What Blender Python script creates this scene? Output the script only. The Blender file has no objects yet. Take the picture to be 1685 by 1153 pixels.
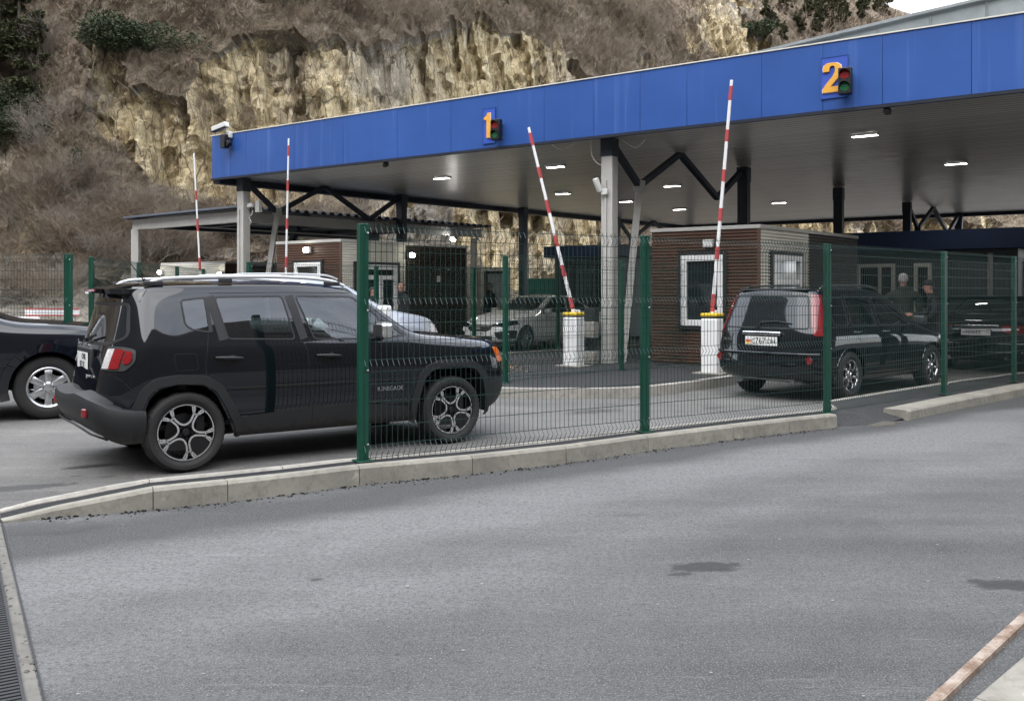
import bpy, bmesh, math, random
from mathutils import Vector, Matrix, noise
from mathutils.bvhtree import BVHTree
random.seed(7)
D = bpy.data
SC = bpy.context.scene
COL = SC.collection
PI = math.pi
FPX, HOR, HC, CX = 1530.0, 481.0, 1.53, 842.5     # camera of the photograph: focal length in photo pixels, horizon row, eye height

def G(u, v, z=0.0):
    """ground position of a photographed contact point (survey of the place)"""
    Y = (HC - z) * FPX / (v - HOR)
    return Vector(((u - CX) / FPX * Y, Y, z))

def rad(a): return math.radians(a)

# ------------------------------------------------------------------ objects
def tag(o, label=None, cat=None, group=None, kind=None):
    if label: o['label'] = label
    if cat: o['category'] = cat
    if group: o['group'] = group
    if kind: o['kind'] = kind
    return o

def empty(name, loc=(0, 0, 0), rz=0.0, label=None, cat=None, group=None):
    o = D.objects.new(name, None)
    o.empty_display_size = 0.2
    COL.objects.link(o)
    o.location = loc
    o.rotation_euler = (0, 0, rz)
    return tag(o, label, cat, group)

def link(name, me, parent=None):
    o = D.objects.new(name, me)
    COL.objects.link(o)
    if parent is not None: o.parent = parent
    return o

def copy_tree(o, parent=None):
    c = o.copy()
    COL.objects.link(c)
    if parent is not None:
        c.parent = parent
    for ch in list(o.children):
        copy_tree(ch, c)
    return c

def fin(bm, name, mat, parent=None, smooth=False, bevel=0.0, seg=2, angle=35):
    bmesh.ops.recalc_face_normals(bm, faces=bm.faces)
    me = D.meshes.new(name)
    bm.to_mesh(me)
    bm.free()
    mats = mat if isinstance(mat, (list, tuple)) else [mat]
    for m in mats: me.materials.append(m)
    o = link(name, me, parent)
    if bevel > 0:
        b = o.modifiers.new('b', 'BEVEL')
        b.width = bevel; b.segments = seg; b.limit_method = 'ANGLE'; b.angle_limit = rad(angle)
        b.harden_normals = False
    if smooth:
        me.shade_auto_smooth = None if False else None
    if smooth or bevel > 0:
        for p in me.polygons: p.use_smooth = True
        try: me.set_sharp_from_angle(angle=rad(40))
        except Exception: pass
    return o

class MB:
    """collects shapes into one mesh"""
    def __init__(s):
        s.v = []; s.f = []; s.m = []; s.mi = 0
    def add(s, vs, fs):
        b = len(s.v)
        s.v += [tuple(v) for v in vs]
        for f in fs:
            s.f.append([i + b for i in f]); s.m.append(s.mi)
        return s
    def box(s, c, d, rz=0.0, M=None):
        hx, hy, hz = d[0] / 2, d[1] / 2, d[2] / 2
        R = M if M is not None else Matrix.Rotation(rz, 3, 'Z')
        vs = []
        for x, y, z in ((-1, -1, -1), (1, -1, -1), (1, 1, -1), (-1, 1, -1), (-1, -1, 1), (1, -1, 1), (1, 1, 1), (-1, 1, 1)):
            vs.append(R @ Vector((x * hx, y * hy, z * hz)) + Vector(c))
        return s.add(vs, [(0, 3, 2, 1), (4, 5, 6, 7), (0, 1, 5, 4), (1, 2, 6, 5), (2, 3, 7, 6), (3, 0, 4, 7)])
    def bar(s, a, b, w, h=None, up=(0, 0, 1)):
        a, b = Vector(a), Vector(b)
        h = h or w
        d = (b - a); L = d.length
        d.normalize()
        u = Vector(up)
        if abs(d.dot(u)) > .98: u = Vector((1, 0, 0)) if abs(d.x) < .9 else Vector((0, 1, 0))
        sd = d.cross(u).normalized(); u2 = sd.cross(d)
        M = Matrix((sd, d, u2)).transposed()
        return s.box((a + b) / 2, (w, L, h), M=M)
    def tube(s, pts, r, n=6, caps=True, closed=False):
        pts = [Vector(p) for p in pts]
        rr = r if isinstance(r, (list, tuple)) else [r] * len(pts)
        vs, fs = [], []
        k = len(pts)
        prev = None
        for i, p in enumerate(pts):
            if closed: d = pts[(i + 1) % k] - pts[i - 1]
            else: d = pts[min(i + 1, k - 1)] - pts[max(i - 1, 0)]
            if d.length < 1e-9: d = Vector((0, 0, 1))
            d.normalize()
            if prev is None:
                u = Vector((0, 0, 1)) if abs(d.z) < .9 else Vector((1, 0, 0))
            else: u = prev
            sd = d.cross(u)
            if sd.length < 1e-6: sd = d.cross(Vector((0, 1, 0)))
            sd.normalize(); u2 = sd.cross(d).normalized(); prev = u2
            for j in range(n):
                a = 2 * PI * (j + .5) / n
                vs.append(p + sd * (math.cos(a) * rr[i]) + u2 * (math.sin(a) * rr[i]))
        m = k if closed else k - 1
        for i in range(m):
            i2 = (i + 1) % k
            for j in range(n):
                fs.append((i * n + j, i * n + (j + 1) % n, i2 * n + (j + 1) % n, i2 * n + j))
        if caps and not closed:
            fs.append(tuple(range(n - 1, -1, -1)))
            fs.append(tuple((k - 1) * n + j for j in range(n)))
        return s.add(vs, fs)
    def cyl(s, a, b, r, n=20, r2=None):
        return s.tube([a, b], [r, r if r2 is None else r2], n)
    def prism(s, poly, z0, z1):
        """poly: xy points; vertical extrusion; z0/z1 numbers or per-point lists"""
        n = len(poly)
        a = z0 if isinstance(z0, (list, tuple)) else [z0] * n
        b = z1 if isinstance(z1, (list, tuple)) else [z1] * n
        vs = [(p[0], p[1], a[i]) for i, p in enumerate(poly)] + [(p[0], p[1], b[i]) for i, p in enumerate(poly)]
        fs = [tuple(range(n - 1, -1, -1)), tuple(range(n, 2 * n))]
        fs += [(i, (i + 1) % n, n + (i + 1) % n, n + i) for i in range(n)]
        return s.add(vs, fs)
    def slab(s, poly, vec):
        """planar 3-D polygon extruded along vec"""
        n = len(poly); vec = Vector(vec)
        vs = [Vector(p) for p in poly] + [Vector(p) + vec for p in poly]
        fs = [tuple(range(n - 1, -1, -1)), tuple(range(n, 2 * n))]
        fs += [(i, (i + 1) % n, n + (i + 1) % n, n + i) for i in range(n)]
        return s.add(vs, fs)
    def lathe(s, prof, n=48, axis='y', c=(0, 0, 0), rmod=None, closed=False):
        """prof: (radius, offset along axis)"""
        vs, fs = [], []
        k = len(prof)
        for j in range(n):
            a = 2 * PI * j / n
            for i, (r, t) in enumerate(prof):
                if rmod: r = rmod(i, j, r)
                p = (r * math.cos(a), t, r * math.sin(a)) if axis == 'y' else (r * math.cos(a), r * math.sin(a), t)
                vs.append((p[0] + c[0], p[1] + c[1], p[2] + c[2]))
        for j in range(n):
            j2 = (j + 1) % n
            for i in range(k if closed else k - 1):
                i2 = (i + 1) % k
                fs.append((j * k + i, j2 * k + i, j2 * k + i2, j * k + i2))
        return s.add(vs, fs)
    def ball(s, c, r, n=12, m=8, sc=(1, 1, 1)):
        vs, fs = [], []
        for i in range(m + 1):
            t = PI * i / m
            for j in range(n):
                a = 2 * PI * j / n
                vs.append((c[0] + r * sc[0] * math.sin(t) * math.cos(a), c[1] + r * sc[1] * math.sin(t) * math.sin(a), c[2] + r * sc[2] * math.cos(t)))
        for i in range(m):
            for j in range(n):
                fs.append((i * n + j, i * n + (j + 1) % n, (i + 1) * n + (j + 1) % n, (i + 1) * n + j))
        return s.add(vs, fs)
    def sheet(s, poly, z):
        return s.add([(p[0], p[1], z if not callable(z) else z(p[0], p[1])) for p in poly], [tuple(range(len(poly)))])
    def build(s, name, mat, parent=None, smooth=False, bevel=0.0, seg=2, recalc=True, weld=False):
        me = D.meshes.new(name)
        me.from_pydata(s.v, [], s.f)
        mats = mat if isinstance(mat, (list, tuple)) else [mat]
        for m in mats: me.materials.append(m)
        if len(mats) > 1: me.polygons.foreach_set('material_index', s.m)
        if recalc or weld:
            bm = bmesh.new(); bm.from_mesh(me)
            if weld: bmesh.ops.remove_doubles(bm, verts=bm.verts, dist=1e-5)
            if recalc: bmesh.ops.recalc_face_normals(bm, faces=bm.faces)
            bm.to_mesh(me); bm.free()
        me.update()
        o = link(name, me, parent)
        if bevel > 0:
            b = o.modifiers.new('b', 'BEVEL')
            b.width = bevel; b.segments = seg; b.limit_method = 'ANGLE'; b.angle_limit = rad(35)
        if smooth or bevel > 0:
            me.polygons.foreach_set('use_smooth', [True] * len(me.polygons))
            me.set_sharp_from_angle(angle=rad(42))
        return o

def catmull(pts, n=6, closed=False):
    pts = [Vector(p) for p in pts]
    k = len(pts); out = []
    for i in range(k if closed else k - 1):
        if closed: p0, p1, p2, p3 = pts[i - 1], pts[i], pts[(i + 1) % k], pts[(i + 2) % k]
        else: p0, p1, p2, p3 = pts[max(i - 1, 0)], pts[i], pts[i + 1], pts[min(i + 2, k - 1)]
        for j in range(n):
            t = j / n
            out.append(.5 * ((2 * p1) + (p2 - p0) * t + (2 * p0 - 5 * p1 + 4 * p2 - p3) * t * t + (3 * p1 - p0 - 3 * p2 + p3) * t ** 3))
    if not closed: out.append(pts[-1])
    return out

def text_mesh(txt, size, depth=0.002, spacing=1.0, align='CENTER'):
    cu = D.curves.new('lettering', 'FONT')
    cu.body = txt; cu.size = size; cu.extrude = depth; cu.align_x = align; cu.align_y = 'CENTER'; cu.space_character = spacing
    ob = D.objects.new('tmp', cu)
    COL.objects.link(ob)
    bpy.context.view_layer.update()
    dg = bpy.context.evaluated_depsgraph_get()
    me = D.meshes.new_from_object(ob.evaluated_get(dg))
    D.objects.remove(ob); D.curves.remove(cu)
    me.name = 'lettering'
    return me

def fill_mesh(loops, depth=0.01, bevel=0.0):
    """flat shape with holes (list of 2-D loops) -> mesh in the xy plane, thickness 2*depth"""
    cu = D.curves.new('c', 'CURVE')
    cu.dimensions = '2D'; cu.fill_mode = 'BOTH'; cu.extrude = depth; cu.bevel_depth = bevel; cu.bevel_resolution = 1
    for lp in loops:
        sp = cu.splines.new('POLY'); sp.points.add(len(lp) - 1)
        for i, p in enumerate(lp): sp.points[i].co = (p[0], p[1], 0, 1)
        sp.use_cyclic_u = True
    ob = D.objects.new('tmp', cu)
    COL.objects.link(ob)
    bpy.context.view_layer.update()
    dg = bpy.context.evaluated_depsgraph_get()
    me = D.meshes.new_from_object(ob.evaluated_get(dg))
    D.objects.remove(ob); D.curves.remove(cu)
    return me

def put_mesh(name, me, mat, parent, M=None):
    if M is not None: me.transform(M)
    me.materials.clear(); me.materials.append(mat)
    me.name = name
    return link(name, me, parent)

# ------------------------------------------------------------------ materials
class NT:
    def __init__(s, name):
        s.m = D.materials.new(name); s.m.use_nodes = True
        s.t = s.m.node_tree
        s.b = s.t.nodes['Principled BSDF']; s.out = s.t.nodes['Material Output']
        s.co = s.t.nodes.new('ShaderNodeTexCoord').outputs['Object']
    def n(s, ty, inp=None, **kw):
        nd = s.t.nodes.new(ty)
        for k, v in kw.items(): setattr(nd, k, v)
        for k, v in (inp or {}).items():
            sk = nd.inputs[k]
            if hasattr(v, 'is_output'): s.t.links.new(v, sk)
            else: sk.default_value = v
        return nd
    def noise(s, scale, detail=4, rough=.55, vec=None, stretch=None, rot=None, dist=0.0):
        v = vec or s.co
        if stretch or rot:
            v = s.n('ShaderNodeMapping', {'Vector': v, 'Scale': stretch or (1, 1, 1), 'Rotation': rot or (0, 0, 0)}).outputs[0]
        return s.n('ShaderNodeTexNoise', {'Vector': v, 'Scale': scale, 'Detail': detail, 'Roughness': rough, 'Distortion': dist}).outputs['Fac']
    def ramp(s, fac, stops):
        r = s.n('ShaderNodeValToRGB', {'Fac': fac})
        e = r.color_ramp.elements
        while len(e) < len(stops): e.new(.5)
        for i, (p, c) in enumerate(stops):
            e[i].position = p
            e[i].color = (c, c, c, 1) if not isinstance(c, (tuple, list)) else (*c[:3], 1)
        return r.outputs['Color']
    def mix(s, fac, a, b, mode='MIX'):
        n = s.t.nodes.new('ShaderNodeMix'); n.data_type = 'RGBA'; n.blend_type = mode
        for k, v in (('Factor', fac), ('A', a), ('B', b)):
            sk = [i for i in n.inputs if i.name == k and (i.type == ('VALUE' if k == 'Factor' else 'RGBA'))][0]
            if hasattr(v, 'is_output'): s.t.links.new(v, sk)
            else: sk.default_value = v if k == 'Factor' else (*v[:3], 1)
        return [o for o in n.outputs if o.type == 'RGBA'][0]
    def math(s, op, a, b=None, clamp=False):
        n = s.t.nodes.new('ShaderNodeMath'); n.operation = op; n.use_clamp = clamp
        for i, v in enumerate((a, b)):
            if v is None: continue
            if hasattr(v, 'is_output'): s.t.links.new(v, n.inputs[i])
            else: n.inputs[i].default_value = v
        return n.outputs[0]
    def sep(s, v=None):
        return s.n('ShaderNodeSeparateXYZ', {'Vector': v or s.co}).outputs
    def bump(s, h, strength=.3, dist=.01):
        return s.n('ShaderNodeBump', {'Height': h, 'Strength': strength, 'Distance': dist}).outputs['Normal']
    def set(s, **kw):
        for k, v in kw.items():
            k = {'Base': 'Base Color', 'Coat': 'Coat Weight', 'Spec': 'Specular IOR Level', 'CoatRough': 'Coat Roughness', 'Transmission': 'Transmission Weight'}.get(k, k)
            sk = s.b.inputs[k]
            if hasattr(v, 'is_output'): s.t.links.new(v, sk)
            elif k in ('Base Color', 'Emission Color') and len(v) == 3: sk.default_value = (*v, 1)
            elif k == 'Emission': pass
            else: sk.default_value = v
        return s.m

def pm(name, col, rough=.5, metal=0.0, var=0.12, vs=3.0, bump=0.0, bs=60, bd=.004, coat=0.0, rvar=.08, spec=.5):
    """plain surface with uneven colour, uneven gloss and a fine grain"""
    t = NT(name)
    n1 = t.noise(vs, 5, .6)
    n2 = t.noise(vs * 7, 3, .6)
    f = t.math('ADD', t.math('MULTIPLY', n1, .65), t.math('MULTIPLY', n2, .35))
    c = t.mix(t.ramp(f, [(.3, 0.0), (.7, 1.0)]), [x * (1 - var) for x in col], [min(1, x * (1 + var)) for x in col])
    t.set(Base=c, Metallic=metal, Coat=coat, CoatRough=.04, Spec=spec)
    t.set(Roughness=t.math('ADD', t.math('MULTIPLY', n1, rvar * 2), rough - rvar, clamp=True))
    if bump:
        t.set(Normal=t.bump(t.noise(bs, 3, .6), bump, bd))
    return t.m

def emit(name, col, strength):
    t = NT(name)
    t.b.inputs['Base Color'].default_value = (*col, 1)
    t.b.inputs['Emission Color'].default_value = (*col, 1)
    t.b.inputs['Emission Strength'].default_value = strength
    return t.m

def glass(name, tint, rough=.0):
    """thin window glass: tinted see-through mixed with mirror by the angle of view"""
    t = NT(name)
    tr = t.n('ShaderNodeBsdfTransparent', {'Color': (*tint, 1)}).outputs[0]
    gl = t.n('ShaderNodeBsdfGlossy', {'Color': (.95, .97, 1, 1), 'Roughness': rough}).outputs[0]
    fr = t.n('ShaderNodeFresnel', {'IOR': 1.5}).outputs[0]
    fr = t.math('ADD', t.math('MULTIPLY', fr, 1.5), .02, clamp=True)
    mx = t.n('ShaderNodeMixShader', {0: fr, 1: tr, 2: gl}).outputs[0]
    t.t.links.new(mx, t.out.inputs['Surface'])
    return t.m

def paint(name, col, flake=.0, rough=.15, dust=.25, dustz=.55, spec=.0):
    """car paint: dark base under a clear coat, road dust low down"""
    t = NT(name)
    z = t.sep()[2]
    n = t.noise(6, 5, .65)
    d = t.math('MULTIPLY', t.ramp(t.math('ADD', z, t.math('MULTIPLY', n, .25)), [(.36, 1.0), (dustz, 0.0)]), dust)
    d = t.math('ADD', d, t.math('MULTIPLY', t.ramp(t.noise(22, 4, .6), [(.5, 0), (.85, 1)]), .006))
    c = t.mix(d, col, (.16, .145, .12))
    t.set(Base=c, Metallic=flake, Roughness=t.math('ADD', t.math('MULTIPLY', d, .5), rough, clamp=True), Spec=spec,
          CoatRough=t.math('ADD', t.math('MULTIPLY', d, .5), .02, clamp=True))
    t.b.inputs['Coat Weight'].default_value = 1.0
    t.b.inputs['Coat IOR'].default_value = 1.6
    return t.m
# ================================================================== vehicles
def side_station(x, zs, ym, zsh, yb, zb, p6, p7, zc, bow=0.0):
    rows = [(x, ym - .10, zs - .02), (x, ym - .022, zs + .02), (x, ym - .004, zs + .22), (x, ym, (zs + .22 + zsh) / 2), (x, ym - .012, zsh), (x, yb, zb), tuple(p6), tuple(p7)]
    tops = [(p7[0] + bow * f, p7[1] * k, p7[2] + (zc - p7[2]) * g) for f, k, g in ((.35, .82, .5), (.8, .45, .86), (1, 0, 1))]
    return rows, tops

def end_station(rows, zc, bow, bulge):
    p7 = rows[7]
    tops = [(p7[0] + bow * f, p7[1] * k, p7[2] + (zc - p7[2]) * g) for f, k, g in ((.5, .82, .5), (.9, .45, .86), (1, 0, 1))]
    return list(rows), tops, bulge

def car_cage(rear, mids, front, level=3, crease=((5, .35), (7, .3))):
    """rows 0-7 run up the side, 8-10 over the roof / hood; end faces close front and rear"""
    stations = [rear] + mids + [front]
    bm = bmesh.new()
    cl = bm.edges.layers.float.new('crease_edge')
    def V(p, s): return bm.verts.new((p[0], p[1] * s, p[2]))
    n = len(stations)
    side = {}; top = {}
    for s in (-1, 1):
        for i, stn in enumerate(stations):
            for j in range(8): side[s, i, j] = V(stn[0][j], s)
    for i, stn in enumerate(stations):
        for k in (8, 9):
            for s in (-1, 1): top[s, i, k] = V(stn[1][k - 8], s)
        c = V(stn[1][2], 1); top[-1, i, 10] = top[1, i, 10] = c
    for s in (-1, 1):
        for i in range(n): top[s, i, 7] = side[s, i, 7]
    def F(a, b, c, d, s):
        bm.faces.new((a, b, c, d) if s < 0 else (d, c, b, a))
    for s in (-1, 1):
        for i in range(n - 1):
            for j in range(7): F(side[s, i, j], side[s, i + 1, j], side[s, i + 1, j + 1], side[s, i, j + 1], s)
            for k in (7, 8, 9): F(top[s, i, k], top[s, i + 1, k], top[s, i + 1, k + 1], top[s, i, k + 1], s)
    for end, i, sg in ((rear, 0, -1), (front, n - 1, 1)):
        fc = {}
        for j in range(8):
            r = end[0][j]; bl = end[2][j]
            for s in (-1, 1):
                fc[s, j, 7] = side[s, i, j]
            if j == 7:
                for s in (-1, 1):
                    for k in (8, 9, 10): fc[s, 7, k] = top[s, i, k]
                continue
            for k, ky, fx in ((8, .82, .6), (9, .45, .93), (10, 0, 1)):
                for s in (-1, 1):
                    if k == 10 and s == 1: fc[1, j, 10] = fc[-1, j, 10]; continue
                    fc[s, j, k] = V((r[0] + sg * bl * fx, r[1] * ky, r[2]), s)
        for s in (-1, 1):
            for j in range(7):
                for k in (7, 8, 9):
                    a, b, c, d = fc[s, j, k], fc[s, j, k + 1], fc[s, j + 1, k + 1], fc[s, j + 1, k]
                    F(b, a, d, c, s) if sg < 0 else F(a, b, c, d, s)
    bm.edges.ensure_lookup_table()
    for (row, val) in crease:
        for s in (-1, 1):
            for i in range(n - 1):
                e = bm.edges.get((side[s, i, row], side[s, i + 1, row]))
                if e: e[cl] = val
    me = D.meshes.new('cage'); bm.to_mesh(me); bm.free()
    ob = D.objects.new('cage', me); COL.objects.link(ob)
    sb = ob.modifiers.new('s', 'SUBSURF'); sb.levels = level; sb.render_levels = level
    bpy.context.view_layer.update()
    dg = bpy.context.evaluated_depsgraph_get()
    me2 = D.meshes.new_from_object(ob.evaluated_get(dg))
    D.objects.remove(ob); D.meshes.remove(me)
    out = bmesh.new(); out.from_mesh(me2); D.meshes.remove(me2)
    return out

def inside(p, poly):
    x, y = p; c = False; n = len(poly); j = n - 1
    for i in range(n):
        xi, yi = poly[i]; xj, yj = poly[j]
        if (yi > y) != (yj > y) and x < (xj - xi) * (y - yi) / (yj - yi) + xi: c = not c
        j = i
    return c

AX = {'side': (0, 2, 1), 'rear': (1, 2, 0), 'front': (1, 2, 0), 'top': (0, 1, 2)}
def facing(f, axis):
    n = f.normal
    return {'side': abs(n.y) > .12, 'rear': n.x < -.12, 'front': n.x > .1, 'top': n.z > .3, 'all': True}[axis]

def rounded(poly, r=.03, n=4):
    out = []
    k = len(poly)
    for i in range(k):
        a, b, c = Vector(poly[i - 1]), Vector(poly[i]), Vector(poly[(i + 1) % k])
        u, v = (a - b), (c - b)
        q = min(r, u.length * .45, v.length * .45)
        p0, p2 = b + u.normalized() * q, b + v.normalized() * q
        for j in range(n + 1):
            t = j / n
            w = (1 - t) ** 2 * p0 + 2 * t * (1 - t) * b + t * t * p2
            out.append((w.x, w.y))
    return out

class Car:
    def __init__(s, bm, root):
        s.bm = bm; s.root = root
        bm.normal_update()
        s.bvh = BVHTree.FromBMesh(bm)
        s.regions = []
    def region(s, key, poly, axis='side', lift=0.0, where=None, cutaxis=None):
        """cuts the body along an outline and claims the faces inside it"""
        i0, i1, ip = AX[axis]
        bm = s.bm
        x0 = min(p[0] for p in poly); x1 = max(p[0] for p in poly); y0 = min(p[1] for p in poly); y1 = max(p[1] for p in poly)
        def ok(f):
            return (where is None or where(f.calc_center_median())) and facing(f, cutaxis or axis)
        cand = []
        for f in bm.faces:
            bx = [v.co[i0] for v in f.verts]; by = [v.co[i1] for v in f.verts]
            if max(bx) < x0 - .01 or min(bx) > x1 + .01 or max(by) < y0 - .01 or min(by) > y1 + .01: continue
            if ok(f): cand.append(f)
        n = len(poly)
        for i in range(n):
            a, b = poly[i], poly[(i + 1) % n]
            dx, dy = b[0] - a[0], b[1] - a[1]
            L = math.hypot(dx, dy)
            if L < 1e-5: continue
            lo0, hi0, lo1, hi1 = min(a[0], b[0]) - .002, max(a[0], b[0]) + .002, min(a[1], b[1]) - .002, max(a[1], b[1]) + .002
            sub = []
            for f in cand:
                if not f.is_valid: continue
                bx = [v.co[i0] for v in f.verts]; by = [v.co[i1] for v in f.verts]
                if max(bx) < lo0 or min(bx) > hi0 or max(by) < lo1 or min(by) > hi1: continue
                sub.append(f)
            if not sub: continue
            geom = list({e for f in sub for e in f.edges}) + sub + list({v for f in sub for v in f.verts})
            co = [0, 0, 0]; no = [0, 0, 0]
            co[i0], co[i1] = a; no[i0], no[i1] = -dy / L, dx / L
            res = bmesh.ops.bisect_plane(bm, geom=geom, plane_co=co, plane_no=no, dist=1e-5)
            cand += [g for g in res['geom'] if isinstance(g, bmesh.types.BMFace) and g not in sub]
            if len(cand) > 4000: cand = [f for f in set(cand) if f.is_valid]
        s.regions.append((key, poly, axis, lift, where, cutaxis))
    def split(s, mats, order_side=True):
        """one mesh per claimed region and side; earlier regions win"""
        bm = s.bm
        bm.normal_update()
        groups = {}
        for f in bm.faces:
            c = f.calc_center_median()
            for key, poly, axis, lift, where, cutaxis in s.regions:
                i0, i1, ip = AX[axis]
                if not facing(f, cutaxis or axis): continue
                if where and not where(c): continue
                if inside((c[i0], c[i1]), poly):
                    sd = 0 if key.endswith('!') else (-1 if c.y < 0 else 1)
                    groups.setdefault((key.rstrip('!'), sd), []).append((f, lift)); break
            else: groups.setdefault(('body', 0), []).append((f, 0))
        out = {}
        nrm = {v: v.normal.copy() for v in bm.verts}
        for (key, sd), fl in groups.items():
            if key.startswith('hole'): continue
            idx = {}; vs = []; fs = []; ns = []
            lift = fl[0][1]
            edge = {}
            for f, _ in fl:
                t = []
                for v in f.verts:
                    if v not in idx:
                        idx[v] = len(vs); vs.append(v.co + nrm[v] * lift); ns.append(nrm[v])
                    t.append(idx[v])
                fs.append(t)
                for e in f.edges: edge[e] = edge.get(e, 0) + 1
            if lift > 0:
                for f, _ in fl:
                    for l in f.loops:
                        if edge[l.edge] == 1:
                            a, b = l.vert, l.link_loop_next.vert
                            q = []
                            for v in (b, a): q.append(idx[v])
                            k = len(vs)
                            vs += [a.co - nrm[a] * .006, b.co - nrm[b] * .006]; ns += [nrm[a], nrm[b]]
                            fs.append([q[0], q[1], k, k + 1])
            name = key.split(':')[0]
            me = D.meshes.new(name)
            me.from_pydata([tuple(v) for v in vs], [], fs)
            me.materials.append(mats[key] if key in mats else mats[name])
            me.polygons.foreach_set('use_smooth', [True] * len(me.polygons))
            try: me.normals_split_custom_set_from_vertices([tuple(v) for v in ns])
            except Exception: pass
            o = link(name, me, s.root)
            out[key, sd] = o
        bm.free()
        return out
    def hit(s, a, b, axis, sg):
        """surface point and normal under (a, b) in the side / rear / front / top view"""
        if axis == 'side': o, d = Vector((a, sg * 3, b)), Vector((0, -sg, 0))
        elif axis == 'rear': o, d = Vector((-4, a, b)), Vector((1, 0, 0))
        elif axis == 'front': o, d = Vector((8, a, b)), Vector((-1, 0, 0))
        else: o, d = Vector((a, b, 4)), Vector((0, 0, -1))
        p, n, i, t = s.bvh.ray_cast(o, d)
        if p is None: return None
        if n.dot(d) > 0: n = -n
        return p, n
    def ribbon(s, mb, poly, axis, sg, wo, wi, lift=.004, closed=True, step=.04, ret=0.0):
        """trim strip laid on the body along an outline (wo / wi: width to either side)"""
        pts = []
        n = len(poly)
        for i in range(n if closed else n - 1):
            a, b = Vector(poly[i]), Vector(poly[(i + 1) % n])
            k = max(1, int((b - a).length / step))
            for j in range(k): pts.append(a.lerp(b, j / k))
        if not closed: pts.append(Vector(poly[-1]))
        m = len(pts)
        area = sum(poly[i][0] * poly[(i + 1) % n][1] - poly[(i + 1) % n][0] * poly[i][1] for i in range(n))
        prof = [(wo, 0.0), (wo - min(.004, wo * .3), lift), (-wi + min(.004, wi * .3), lift), (-wi, 0.0)]
        if ret: prof.append((-wi, -ret))
        vs = []; K = len(prof); okk = []
        last = None
        for i in range(m):
            if closed: d = pts[(i + 1) % m] - pts[i - 1]
            else: d = pts[min(i + 1, m - 1)] - pts[max(i - 1, 0)]
            d.normalize()
            nn = Vector((d.y, -d.x)) * (1 if area > 0 else -1)
            row = []
            c = s.hit(pts[i].x, pts[i].y, axis, sg) or last
            if c is None: continue
            last = c
            for off, h in prof:
                q = pts[i] + nn * off
                ht = s.hit(q.x, q.y, axis, sg)
                if ht is None or (ht[0] - c[0]).length > .12:
                    p = c[0].copy(); i0, i1, ip = AX[axis]; p[i0] = q.x; p[i1] = q.y; nr = c[1]
                else: p, nr = ht[0].copy(), ht[1]
                if h < 0:
                    p = p + Vector((0, -sg * (-h), 0)) if axis == 'side' else p
                else: p = p + nr * (h if h > 0 else -.003)
                row.append(p)
            vs += row; okk.append(i)
        r = len(okk)
        fs = []
        for i in range(r if closed else r - 1):
            i2 = (i + 1) % r
            for j in range(K - 1): fs.append((i * K + j, i2 * K + j, i2 * K + j + 1, i * K + j + 1))
        mb.add(vs, fs)
        return mb

def mirror_pts(poly): return [(-p[0], p[1]) for p in poly]

# ---- wheels (axis along y, outer face towards -y; centre at origin)
def tyre_mesh(R, W, rim, n=96):
    mb = MB()
    h = W / 2
    prof = [(rim - .012, -h * .80), (rim + .008, -h * .90), (rim + .02, -h * .96), (rim + (R - rim) * .35, -h * 1.0), (rim + (R - rim) * .68, -h * .97), (R - .022, -h * .88), (R - .007, -h * .78), (R, -h * .60), (R + .001, -h * .34), (R - .008, -h * .31), (R - .008, -h * .25), (R + .001, -h * .22), (R + .001, 0),
            (R + .001, h * .22), (R - .008, h * .26), (R, h * .34), (R, h * .6), (R - .012, h * .8), (R - .03, h * .92), (rim + .02, h * .96), (rim - .012, h * .8)]
    def rm(i, j, r):
        if i in (5, 6, 7, 17) and j % 2: return r - .009
        if i in (8, 11, 12, 13, 16) and (j // 2) % 3 == 0: return r - .007
        return r
    mb.lathe(prof, n, 'y', rmod=rm)
    return mb

def arc(r, a0, a1, n=10, c=(0, 0)):
    return [(c[0] + r * math.cos(rad(a0 + (a1 - a0) * i / n)), c[1] + r * math.sin(rad(a0 + (a1 - a0) * i / n))) for i in range(n + 1)]

def scaled(loop, k):
    cx = sum(p[0] for p in loop) / len(loop); cy = sum(p[1] for p in loop) / len(loop)
    return [(cx + (p[0] - cx) * k, cy + (p[1] - cy) * k) for p in loop]

def shrink(loop, d):
    """offset a convex-ish loop inwards by d"""
    n = len(loop); out = []
    ar = sum(loop[i][0] * loop[(i + 1) % n][1] - loop[(i + 1) % n][0] * loop[i][1] for i in range(n))
    sg = 1 if ar > 0 else -1
    for i in range(n):
        a, b, c = Vector(loop[i - 1]), Vector(loop[i]), Vector(loop[(i + 1) % n])
        u, v = (b - a).normalized(), (c - b).normalized()
        nu, nv = Vector((-u.y, u.x)) * sg, Vector((-v.y, v.x)) * sg
        m = (nu + nv)
        m = m / max(.4, m.length_squared / 2) if m.length > 1e-6 else nu
        q = b + m * d * (1 if True else 0)
        out.append((q.x, q.y))
    return out

TOXZ = Matrix(((1, 0, 0, 0), (0, 0, -1, 0), (0, 1, 0, 0), (0, 0, 0, 1)))  # xy plane -> xz plane (front towards -y)

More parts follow.
